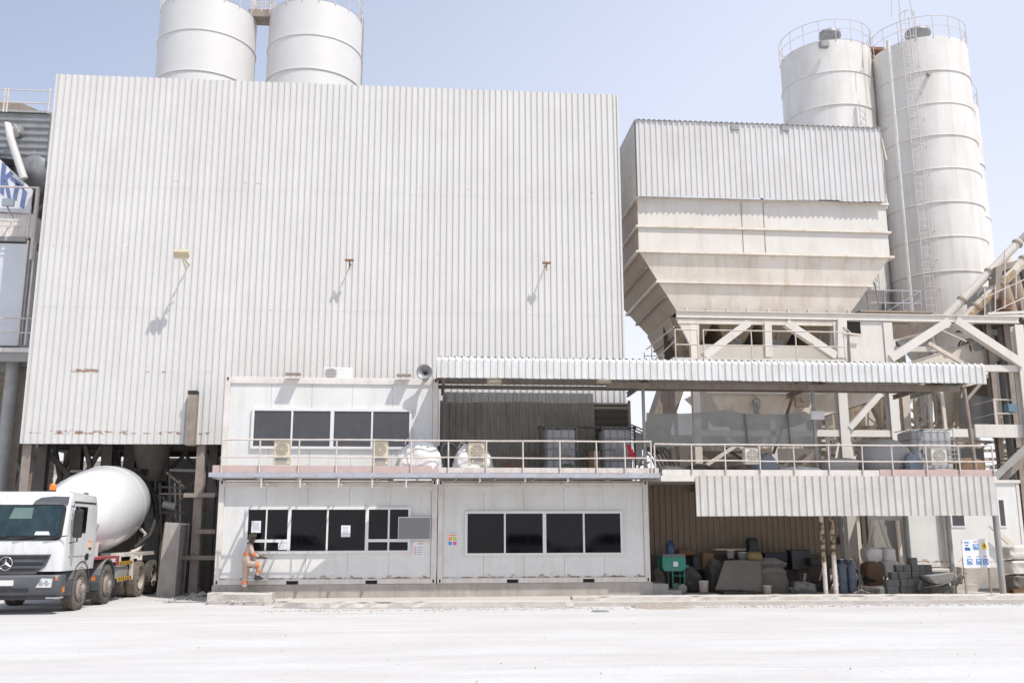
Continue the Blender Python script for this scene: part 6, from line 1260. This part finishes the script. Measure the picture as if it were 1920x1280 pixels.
# ------------------------------------------------------------------ machinery at the far right and behind the canopy
t = thing("process_tower", "dense steel tower of grey ducts, drums and railings at the right edge", "tower", (25.5, 8, GZ))
rn = random.Random(31)
TY = 7.5
def T(px0, py0, px1, py1, r_, M, nm, Y=TY, n=12, Y2=None): mb = MB(); mb.tube(P(px0, py0, Y), P(px1, py1, Y2 or Y), r_, n=n); mb.build(nm, M, t)
for px, r_, M, y0 in ((1886, .10, steel_g, 560), (1895, .16, galv, 520), (1904, .14, steel_b, 480), (1913, .22, steel_g, 500), (1926, .25, cream, 470), (1942, .2, steel_k, 500), (1960, .3, galv, 500), (1875, .09, steel_b, 700), (1862, .12, cream_d, 640)):
    x = P(px, 700, TY + .4).x; mb = MB(); mb.tube((x, TY + .4 + rn.uniform(0, 1.2), GZ), (x, TY + .4 + rn.uniform(0, .8), P(px, y0, TY).z), r_, n=14); mb.build("duct", M, t)
for px in (1860, 1893, 1930, 1975):
    for Y in (TY + .1, TY + 2.4):
        x = P(px, 700, Y).x; mb = MB(); mb.ibeam((x, Y, GZ), (x, Y, P(px, 560, Y).z), .2, .2, .02, up=(0, 1, 0)); mb.build("column", cream_d if Y > 8 else steel_b, t)
mb = MB(); c_ = P(1825, 652, TY + 1); mb.lathe([(0, -.4), (.3, -.38), (.42, -.2), (.42, .5), (.3, .6), (0, .62)], c_, 22, (1, .1, .15)); mb.build("motor_drum", steel_g, t)
mb = MB(); mb.lathe([(.34, -.44), (.38, -.44), (.38, -.38), (.34, -.38)], c_, 22, (1, .1, .15)); mb.build("pulley", steel_k, t)
mb = MB(); mb.cbox(P(1854, 640, TY + 1.4), (.7, .7, 1.6)); mb.build("gear_box", cream_d, t)
mb = MB(); mb.cbox(P(1862, 622, TY + 1.0), (.45, .4, .35)); mb.build("pale_bonnet", silo_m, t)
mb = MB(); mb.cbox(P(1838, 570, TY + 2.2), (.7, .8, 1.3)); mb.build("grey_cabinet", steel_g, t)
mb = MB(); mb.tube(P(1870, 520, TY), P(1895, 600, TY + .4), .35, n=18); mb.tube(P(1892, 505, TY), P(1915, 585, TY + .4), .3, n=18); mb.build("filter_body", cream_d, t)
mb = MB(); mb.prism([P(1868, 500, TY - .3), P(1925, 482, TY - .3), P(1925, 492, TY - .3), P(1880, 508, TY - .3), P(1872, 560, TY - .3), P(1866, 560, TY - .3)], (0, .3, 0)); mb.build("rusty_bracket", steel_b, t)
mb = MB(); mb.cbox(P(1884, 572, TY - .2), (.4, .3, .4)); mb.build("rust_box", rust_m, t)
# sloped railings up at the right
for dz in (0, -34):
    T(1838, 596 + dz, 1925, 556 + dz, .022, rail_w, "stair_rail", TY - .8, 6)
for px, y0, y1 in ((1846, 592, 540), (1866, 585, 535), (1884, 578, 470), (1905, 560, 510)): T(px, y0, px, y1, .03, rail_w, "rail_post", TY - .8, 6)
for (p0, p1) in (((1852, 588), (1925, 585)), ((1850, 594), (1925, 592))): mb = MB(); mb.beam(P(*p0, TY - .9), P(*p1, TY - .9), .06, .1); mb.build("walkway_edge", cream_l, t)
mb = MB(); a = P(1852, 597, TY - .7); mb.box(a.x, a.x + 4, TY - .8, TY + 1.6, a.z - .08, a.z - .02); mb.build("walkway_floor", steel_k, t)
# mid platform with railing
a = P(1828, 795, 6.05); b_ = P(1940, 820, 6.05); mb = MB(); mb.box(a.x, b_.x, 6.05, 6.15, b_.z, a.z); mb.build("platform_fascia", cream_l, t); mb = MB(); mb.box(a.x, b_.x, 6.31, 8.5, a.z - .2, a.z - .1); mb.build("platform_floor", steel_k, t)
for px, y0 in ((1866, 747), (1868, 747), (1940, 747)): x = P(px, 780, 6.25).x; mb = MB(); mb.tube((x, 6.25, a.z), (x, 6.25, P(px, y0, 6.25).z), .035, n=7); mb.build("rail_post", rail_w, t)
for py in (749, 775): q = P(1864, py, 6.25); mb = MB(); mb.tube(q, (q.x + 2.5, 6.25, q.z), .025, n=6); mb.build("rail", rail_w, t); mb = MB(); mb.tube(q, P(1823, py + 11, 8.2), .018, n=6); mb.build("rail", rail_w, t)
mb = MB(); mb.prism([P(1826, 740, 8.5), P(1858, 745, 8.5), P(1866, 790, 8.5), P(1830, 800, 8.5)], (0, 1.2, 0)); mb.build("duct_box", steel_g, t)
mb = MB(); mb.cbox(P(1895, 765, 7), (.35, .3, .3)); mb.build("blue_motor", mat("blue_grey_motor", (.15, .24, .32), .5), t)
mb = MB(); mb.beam(P(1862, 898, 4.6), P(1925, 838, 4.6), .14, .2); mb.build("stair_stringer", steel_g, t); mb = MB(); mb.beam(P(1878, 900, 5.4), P(1940, 842, 5.4), .14, .2); mb.build("stair_stringer", steel_b, t)
mb = MB(); a = P(1862, 898, 4.6); b_ = P(1925, 838, 4.6)
for k in range(9): q = a.lerp(b_, k / 8); mb = MB(); mb.box(q.x - .12, q.x + .14, 4.65, 5.4, q.z - .02, q.z + .01); mb.build("stair_tread", steel_k, t)
# process structure behind the canopy: lattice, hoppers, ladders
t = thing("rear_structure", "cream lattice tower with ladders, drums and boxes seen below the canopy roof", "steel structure", (23, 11.5, GZ))
def T2(p0, p1, wd, M=cream, Y=11, nm="lattice_bar"): mb = MB(); mb.beam(P(*p0, Y), P(*p1, Y), wd); mb.build(nm, M, t)
for p0, p1, w_ in (((1686, 735), (1690, 900), .2), ((1717, 735), (1727, 900), .22), ((1741, 700), (1745, 900), .2), ((1762, 735), (1768, 900), .25), ((1785, 730), (1790, 900), .1), ((1812, 720), (1815, 900), .12), ((1645, 760), (1655, 900), .18), ((1660, 735), (1662, 800), .2)):
    T2(p0, p1, w_, cream_m if w_ > .15 else cream, 11.5, "tower_post")
for p0, p1 in (((1683, 750), (1740, 790)), ((1683, 770), (1725, 800)), ((1700, 735), (1660, 790)), ((1690, 780), (1715, 740)), ((1720, 770), (1760, 740)), ((1683, 760), (1720, 735)), ((1745, 800), (1800, 745)), ((1765, 760), (1800, 720)), ((1700, 800), (1720, 830)), ((1560, 830), (1600, 800)), ((1790, 900), (1850, 830)), ((1650, 870), (1700, 830))): T2(p0, p1, .09, rail_w if p0[0] > 1700 else cream)
for py in (752, 764, 776, 786, 798): T2((1762, py), (1792, py + 1), .06, rail_w, 10.8, "tread")
for py in (800, 826, 842, 858, 872): T2((1540, py), (1930, py + 3), .12, cream_m if py != 826 else cream_l, 12, "cross_beam")
for (px0, py0, px1, py1, Y, M) in ((1621, 766, 1645, 800, 12.5, cream), (1560, 770, 1600, 850, 13, cream_m), (1700, 830, 1760, 900, 13, cream_m), (1775, 690, 1850, 730, 12, cream), (1800, 840, 1850, 900, 10, steel_g), (1240, 840, 1300, 900, 9, cream_m), (1310, 845, 1420, 900, 9.5, steel_b), (1430, 840, 1540, 900, 10, cream), (1540, 860, 1640, 905, 9, cream_m), (1655, 905, 1700, 1000, 6, cream_m), (1830, 720, 1862, 800, 9.5, steel_b)):
    a, b_ = P(px0, py0, Y), P(px1, py1, Y); mb = MB(); mb.box(a.x, b_.x, Y, Y + 1.0, b_.z, a.z); mb.build("equipment_box", M, t)
mb = MB(); mb.loft([[P(1745, 700, 10), P(1812, 700, 10), P(1812, 700, 12), P(1745, 700, 12)], [P(1775, 790, 10.6), P(1790, 790, 10.6), P(1790, 790, 11.4), P(1775, 790, 11.4)]]); mb.build("cone", cream, t)
mb = MB(); mb.loft([[P(1675, 600, 8.6), P(1760, 600, 8.6), P(1760, 600, 10), P(1675, 600, 10)], [P(1675, 640, 8.8), P(1700, 640, 8.8), P(1700, 640, 9.8), P(1675, 640, 9.8)]]); mb.build("dark_chute", steel_b, t)
for x_ in (1758, 1766): pass
ladder(t, P(1787, 730, 8.2), P(1778, 650, 8.2), .5, M=rail_w)
ladder(t, P(1772, 800, 10.5), P(1768, 735, 10.5), .7, M=rail_w)
for i in range(26):                                              # pipes, rods and stair parts threaded through the lattice
    x0 = rn.uniform(1540, 1850); y0 = rn.uniform(740, 880); dx, dy = rn.choice(((0, 60), (45, 35), (-45, 35), (70, 4), (30, 60))); T2((x0, y0), (x0 + dx, y0 + dy), rn.uniform(.04, .12), rn.choice((cream, cream_m, steel_b, steel_g, rail_w)), rn.uniform(9.5, 12), "rod")
for i in range(14):
    x0 = rn.uniform(1225, 1540); y0 = rn.uniform(836, 870); dx, dy = rn.choice(((0, 45), (40, 25), (-40, 30), (60, 2))); T2((x0, y0), (x0 + dx, y0 + dy), rn.uniform(.06, .16), rn.choice((cream, cream_m, steel_b, steel_k)), rn.uniform(7, 9), "rod")
# ------------------------------------------------------------------ the worker
def skinned(name, joints, edges, M, parent, sub=1, root=0, flat=False):
    me = bpy.data.meshes.new(name); me.from_pydata([j[0] for j in joints], edges, []); me.materials.append(M); o = bpy.data.objects.new(name, me); COL.objects.link(o)
    if parent: o.parent = parent
    sk = o.modifiers.new("skin", 'SKIN'); sk.use_smooth_shade = True
    for i, j in enumerate(joints): me.skin_vertices[0].data[i].radius = (j[1], j[2] if len(j) > 2 else j[1])
    me.skin_vertices[0].data[root].use_root = True
    ss = o.modifiers.new("subsurf", 'SUBSURF'); ss.levels = sub + 1; ss.render_levels = sub + 1; return o
person = thing("person", "worker in dusty pink and orange coveralls with one foot raised, leaning to the service window", "person", (0, 0, 0))
def add_skin_layer(me):
    pass
# joints (local: facing +x, z up, feet at 0); skin layer is created by the Skin modifier's data
def mk(name, js, es, M, root=0):
    me = bpy.data.meshes.new(name); me.from_pydata([j[0] for j in js], es, []); me.materials.append(M)
    o = bpy.data.objects.new(name, me); COL.objects.link(o); o.parent = person
    sk = o.modifiers.new("skin", 'SKIN'); sk.use_smooth_shade = True
    if not me.skin_vertices: 
        bm = bmesh.new(); bm.from_mesh(me); bm.verts.layers.skin.verify(); bm.to_mesh(me); bm.free()
    d = me.skin_vertices[0].data
    for i, j in enumerate(js): d[i].radius = (j[1], j[2] if len(j) > 2 else j[1]); d[i].use_root = (i == root)
    ss = o.modifiers.new("subsurf", 'SUBSURF'); ss.levels = 2; ss.render_levels = 2; return o
import bmesh
# body skin: pelvis, spine, neck, head, arms, legs as one surface
J = [((0, 0, .90), .07, .06), ((.02, 0, 1.10), .08, .07), ((.06, 0, 1.32), .08, .07), ((.09, 0, 1.42), .08), ((.12, 0, 1.49), .05), ((.14, 0, 1.55), .065), ((.15, 0, 1.62), .088), ((.15, 0, 1.68), .075),
     ((.06, .17, 1.37), .055), ((.10, .23, 1.12), .042), ((.33, .20, 1.02), .034), ((.43, .16, 1.02), .026),
     ((.07, -.17, 1.37), .055), ((.13, -.22, 1.13), .042), ((.36, -.16, 1.05), .034), ((.46, -.13, 1.03), .026),
     ((0, .09, .86), .05), ((-.01, .10, .48), .045), ((-.03, .10, .10), .04), ((.10, .10, .05), .035),
     ((.02, -.09, .86), .05), ((.36, -.11, .78), .045), ((.30, -.10, .44), .04), ((.40, -.10, .40), .035)]
E_ = [(0, 1), (1, 2), (2, 3), (3, 4), (4, 5), (5, 6), (6, 7), (2, 8), (8, 9), (9, 10), (10, 11), (2, 12), (12, 13), (13, 14), (14, 15), (0, 16), (16, 17), (17, 18), (18, 19), (0, 20), (20, 21), (21, 22), (22, 23)]
mk("body", J, E_, skin_m)
C = [((0, 0, .90), .155, .125), ((.02, 0, 1.10), .145, .12), ((.06, 0, 1.31), .155, .125), ((.085, 0, 1.41), .10, .09), ((.11, 0, 1.455), .075),
     ((.055, .18, 1.37), .075), ((.10, .24, 1.12), .062), ((.30, .205, 1.03), .052),
     ((.065, -.18, 1.37), .075), ((.13, -.23, 1.13), .062), ((.33, -.165, 1.06), .052),
     ((0, .09, .82), .125), ((-.01, .10, .48), .095), ((-.03, .10, .12), .075),
     ((.06, -.09, .86), .12), ((.20, -.10, .83), .115), ((.37, -.11, .79), .09), ((.30, -.10, .47), .07)]
CE = [(0, 1), (1, 2), (2, 3), (3, 4), (2, 5), (5, 6), (6, 7), (2, 8), (8, 9), (9, 10), (0, 11), (11, 12), (12, 13), (0, 14), (14, 15), (15, 16), (16, 17)]
mk("coverall", C, CE, cloth_m)
def band(p, q, r_, nm="orange_band", M=cloth_o): mb = MB(); mb.tube(p, q, r_, n=14, caps=False); mb.build(nm, M, person)
band((-.02, .10, .34), (-.025, .10, .26), .092); band((.10, .238, 1.14), (.14, .232, 1.10), .078); band((.13, -.228, 1.15), (.18, -.22, 1.11), .078); band((.325, -.11, .80), (.25, -.11, .81), .115); band((.345, -.105, .66), (.335, -.105, .60), .086)
mb = MB(); secs = []
for z, rx, ry in ((1.10, .165, .145), (1.18, .165, .145)): secs.append([(.025 + ry * math.cos(a), rx * math.sin(a), z) for a in [2 * math.pi * i / 20 for i in range(20)]])
mb.loft(secs, True, False); mb.build("orange_waist_band", cloth_o, person)
for pts, rr_ in (([(.0, -.06, .90), (.06, -.09, .87), (.22, -.10, .835), (.37, -.11, .795)], [.10, .125, .105, .09]), ([(.0, .05, .92), (-.005, .09, .80), (-.01, .10, .48)], [.12, .118, .09])):
    mb = MB(); mb.pipe(pts, rr_, 16); mb.build("trouser_leg", cloth_m, person)
mb = MB(); mb.lathe([(0, -.10), (.08, -.08), (.13, -.02), (.145, .06), (.14, .16), (.13, .22)], (0, 0, .88), 20, (.06, 0, 1)); mb.build("jacket_skirt", cloth_m, person)
# face, cap, ears
mb = MB(); mb.prism([(.235, -.012, 1.60), (.262, 0, 1.598), (.235, .012, 1.60), (.232, 0, 1.645)], (0, 0, .004)); mb.build("nose", skin_m, person)
for s_ in (-1, 1): mb = MB(); mb.lathe([(0, -.01), (.014, 0), (.0, .01)], (.222, s_ * .035, 1.64), 8, (1, 0, 0)); mb.build("eye", plast_k, person); mb = MB(); mb.lathe([(0, -.012), (.026, 0), (0, .012)], (.14, s_ * .09, 1.62), 10, (0, 1, 0)); mb.build("ear", skin_m, person)
mb = MB(); mb.box(.225, .234, -.024, .024, 1.571, 1.578); mb.build("mouth", mat("lip", (.07, .02, .02), .5), person)
mb = MB(); secs = []
for z, k in ((1.64, .112), (1.68, .116), (1.73, .105), (1.765, .07), (1.775, .02)): secs.append([(.135 + k * 1.05 * math.cos(a), k * math.sin(a), z + .015 * math.cos(a)) for a in [2 * math.pi * i / 18 for i in range(18)]])
mb.loft(secs, True); mb.build("cap", hair_m, person)
mb = MB(); mb.loft([[(.08, -.10, 1.70), (.08, .10, 1.70), (.02, .09, 1.70), (.02, -.09, 1.70)], [(.09, -.09, 1.5), (.09, .09, 1.5), (.03, .08, 1.48), (.03, -.08, 1.48)]], True); mb.build("neck_cloth", hair_m, person)
# hands with fingers, boots
def hand(w, d, side):
    w, d = Vector(w), Vector(d).normalized(); s_ = d.cross(Vector((0, 0, 1))).normalized(); js = [(w - d * .01, .022, .018), (w + d * .04, .032, .016), (w + d * .08, .034, .015)]; es = [(0, 1), (1, 2)]
    for k, L_ in ((-1.5, .055), (-.5, .07), (.5, .066), (1.5, .05)):
        b0 = len(js); base = w + d * .085 + s_ * k * .017; js += [(base, .009), (base + d * L_ * .5 - Vector((0, 0, .006)), .0085), (base + d * L_ * .85 - Vector((0, 0, .028)), .0075)]; es += [(2, b0), (b0, b0 + 1), (b0 + 1, b0 + 2)]
    b0 = len(js); js += [(w + d * .03 + s_ * side * .035 - Vector((0, 0, .01)), .011), (w + d * .065 + s_ * side * .055 - Vector((0, 0, .022)), .009)]; es += [(1, b0), (b0, b0 + 1)]
    js = [(tuple(a[0]),) + tuple(a[1:]) for a in js]; mk("hand", js, es, skin_m)
hand((.42, .165, 1.02), (.9, -.35, -.1), -1); hand((.45, -.135, 1.035), (.95, .2, -.15), 1)
for (x, y, z) in ((-.04, .10, 0), (.29, -.10, .375)):
    mb = MB(); mb.loft([[(x - .06, y - .045, z), (x + .20, y - .05, z), (x + .20, y + .05, z), (x - .06, y + .045, z)], [(x - .06, y - .045, z + .03), (x + .21, y - .05, z + .03), (x + .21, y + .05, z + .03), (x - .06, y + .045, z + .03)], [(x - .05, y - .045, z + .09), (x + .16, y - .04, z + .06), (x + .16, y + .04, z + .06), (x - .05, y + .045, z + .09)], [(x - .045, y - .045, z + .16), (x + .05, y - .045, z + .16), (x + .05, y + .045, z + .16), (x - .045, y + .045, z + .16)]]); bevel(mb.build("boot", plast_k if z else steel_k, person), .012, 2)
person.location = (PX(459, 1110, -.5), -.42, .19); person.rotation_euler = (0, 0, R(18)); person.scale = (.90, .90, .885)
mb = MB(); a = P(478, 1084, -.16); mb.box(a.x - .25, a.x + .35, -.42, -.04, .50, .535); mb.tube((a.x + .05, -.04, .48), (a.x + .05, -.38, .48), .02); 
single("foot_ledge", mb, steel_g, "small steel step ledge under the worker's raised boot", "step")

t = thing("plant_shed", "cream sheet metal shed filling the background below the canopy at the right", "shed", (24, 17, GZ))
mb = MB(); a = P(1225, 815, 14.6); b_ = P(1835, 808, 14.6); mb.corr((a.x, 14.6, GZ), (1, 0, 0), (0, 0, 1), b_.x - a.x, a.z - GZ, (0, -1, 0), .3, .04); mb.build("wall", cream, t)
mb = MB(); mb.box(a.x, b_.x, 14.62, 19, a.z - .1, a.z); mb.build("roof", sheet_g, t)
for px in (1330, 1480, 1570, 1650, 1720, 1800): x = P(px, 850, 14.5).x; mb = MB(); mb.box(x - .9, x + .9, 14.5, 14.56, 1.2, a.z - 1.0 - .4 * (px % 3)); mb.build("opening", steel_k, t)
mb = MB(); a = P(1540, 745, 13.8); b_ = P(1690, 808, 13.8); mb.box(a.x, b_.x, 13.8, 14.55, b_.z, a.z); mb.build("upper_duct", cream_d, t)
mb = MB(); a = P(1775, 700, 13.9); b_ = P(1870, 808, 13.9); mb.box(a.x, b_.x, 13.9, 14.5, b_.z, a.z); mb.build("upper_duct", cream_d, t)

# ------------------------------------------------------------------ cars parked across the yard, seen as reflections in the panes
def car(x, y, rz, label):
    t = thing("parked_car", label, "car", (0, 0, 0), "cars parked across the yard")
    def prof(zs, w0):
        mb = MB(); mb.loft([[(px_, -w0, z_) for px_, z_ in zs], [(px_, w0, z_) for px_, z_ in zs]]); return mb
    bevel(prof([(-2.3, .35), (2.3, .35), (2.35, .7), (2.2, .95), (1.0, 1.05), (-2.25, 1.05), (-2.35, .7)], .92).build("body", truckw, t), .05, 2)
    mb = MB(); mb.loft([[(-2.2, -.86, 1.05), (1.0, -.86, 1.05), (1.0, .86, 1.05), (-2.2, .86, 1.05)], [(-1.9, -.74, 1.7), (.3, -.74, 1.7), (.3, .74, 1.7), (-1.9, .74, 1.7)]]); mb.build("window_band", glass, t)
    mb = MB(); mb.loft([[(-1.95, -.76, 1.69), (.35, -.76, 1.69), (.35, .76, 1.69), (-1.95, .76, 1.69)], [(-1.85, -.7, 1.77), (.2, -.7, 1.77), (.2, .7, 1.77), (-1.85, .7, 1.77)]]); mb.build("roof", truckw, t)
    for (a, b_) in (((1.0, 1.05), (.3, 1.7)), ((-.5, 1.05), (-.6, 1.7)), ((-2.2, 1.05), (-1.9, 1.7))):
        for s_ in (-1, 1): mb = MB(); mb.beam((a[0], s_ * .87, a[1]), (b_[0], s_ * .76, b_[1]), .07); mb.build("pillar", truckw, t)
    for wx in (-1.4, 1.45):
        for s_ in (-1, 1):
            mb = MB(); mb.lathe([(.2, -.1), (.33, -.1), (.36, -.05), (.36, .05), (.33, .1), (.2, .1)], (wx, s_ * .86, .36), 20, (0, 1, 0)); w_ = mb.build("wheel", black, t); mb = MB(); mb.lathe([(0, s_ * .08), (.2, s_ * .06), (.2, 0)], (wx, s_ * .86, .36), 14, (0, 1, 0)); mb.build("rim", chrome, w_)
    for s_ in (-1, 1): mb = MB(); mb.box(2.22, 2.32, s_ * .7 - .18, s_ * .7 + .18, .72, .86); mb.build("headlight", lens_m, t)
    t.location = (x, y, GZ); t.rotation_euler = (0, 0, rz); return t
car(13.2, -39, R(4), "white car parked across the yard, mirrored in the middle of the right cabin window")
car(18.6, -42, R(176), "white car parked across the yard, mirrored in the rightmost lower pane")
car(-2.5, -40, R(8), "white car parked across the yard, mirrored low in the service window")

# dark pump frame and pipes behind the truck's tail
t = thing("pump_frame", "dark rusty frame with pipes standing behind the drum of the truck", "steel frame", tuple(P(325, 1000, 4.4)))
for p0, p1, w_, M in (((300, 905), (302, 1000), .06, steel_k), ((318, 885), (321, 1000), .07, steel_k), ((338, 900), (338, 1000), .06, steel_b), ((296, 912), (350, 915), .06, steel_k), ((298, 925), (345, 926), .05, steel_b), ((300, 960), (352, 962), .07, steel_k), ((305, 930), (340, 990), .06, steel_k), ((345, 930), (308, 985), .06, steel_k), ((312, 885), (345, 912), .06, steel_b), ((328, 905), (330, 975), .04, steel_g)):
    mb = MB(); mb.beam(P(*p0, 4.4), P(*p1, 4.4), w_); mb.build("bar", M, t)
mb = MB(); a, b_ = P(302, 985, 4.5), P(350, 1100, 4.5); mb.box(a.x, b_.x, 4.5, 5.2, GZ, a.z); mb.build("pump_body", steel_k, t)
mb = MB(); mb.tube(P(306, 945, 4.3), P(330, 950, 4.3), .12, n=14); mb.build("cylinder", steel_g, t)

# dark scrap heap in the bay
t = thing("scrap_heap", "dark heap of leaning pipes, boards and hoses between the cabinet and the block stack", "scrap", tuple(P(1560, 1100, .6)))
rn = random.Random(77)
for i in range(22):
    px = rn.uniform(1490, 1660); py = rn.uniform(1085, 1108); Y = rn.uniform(.4, 1.6); a = P(px, py, Y); a.z = max(a.z, .02); L_ = rn.uniform(.3, .9)
    q = a + Vector((rn.uniform(-.5, .5), rn.uniform(-.2, .3), rn.uniform(.1, .8))) * L_
    mb = MB(); (mb.beam(a, q, rn.uniform(.04, .16), rn.uniform(.02, .05)) if i % 2 else mb.tube(a, q, rn.uniform(.02, .05), n=8)); mb.build("board" if i % 2 else "pipe", rn.choice((steel_k, plast_k, brown_box, dark_tarp, steel_b)), t)
mb = MB(); c_ = P(1530, 1085, .9)
for k in range(4): mb.pipe([(c_.x + (.3 - .02 * k) * math.cos(a), .8 + .25 * math.sin(a), .06 + .06 * k) for a in [2 * math.pi * j / 20 for j in range(20)]], .03, 6, True)
mb.build("coiled_hose", black, t)
for i, (px, Y) in enumerate(((1300, 1.5), (1335, 1.7), (1460, 1.4), (1500, 1.3))):
    mb = MB(); a = P(px, 1100, Y); a.z = .0; mb.beam(a, a + Vector((rn.uniform(-.2, .3), .5, 1.1)), .05 + .05 * (i % 2), .03); single("leaning_board", mb, (steel_k, brown_box, steel_b, dark_tarp)[i], ("dark bar leaning at the back wall behind the beige bucket", "brown board leaning at the back wall near the white pails", "dusty bar leaning behind the tarpaulin mound", "dark strip leaning beside the black cabinet")[i], "board")
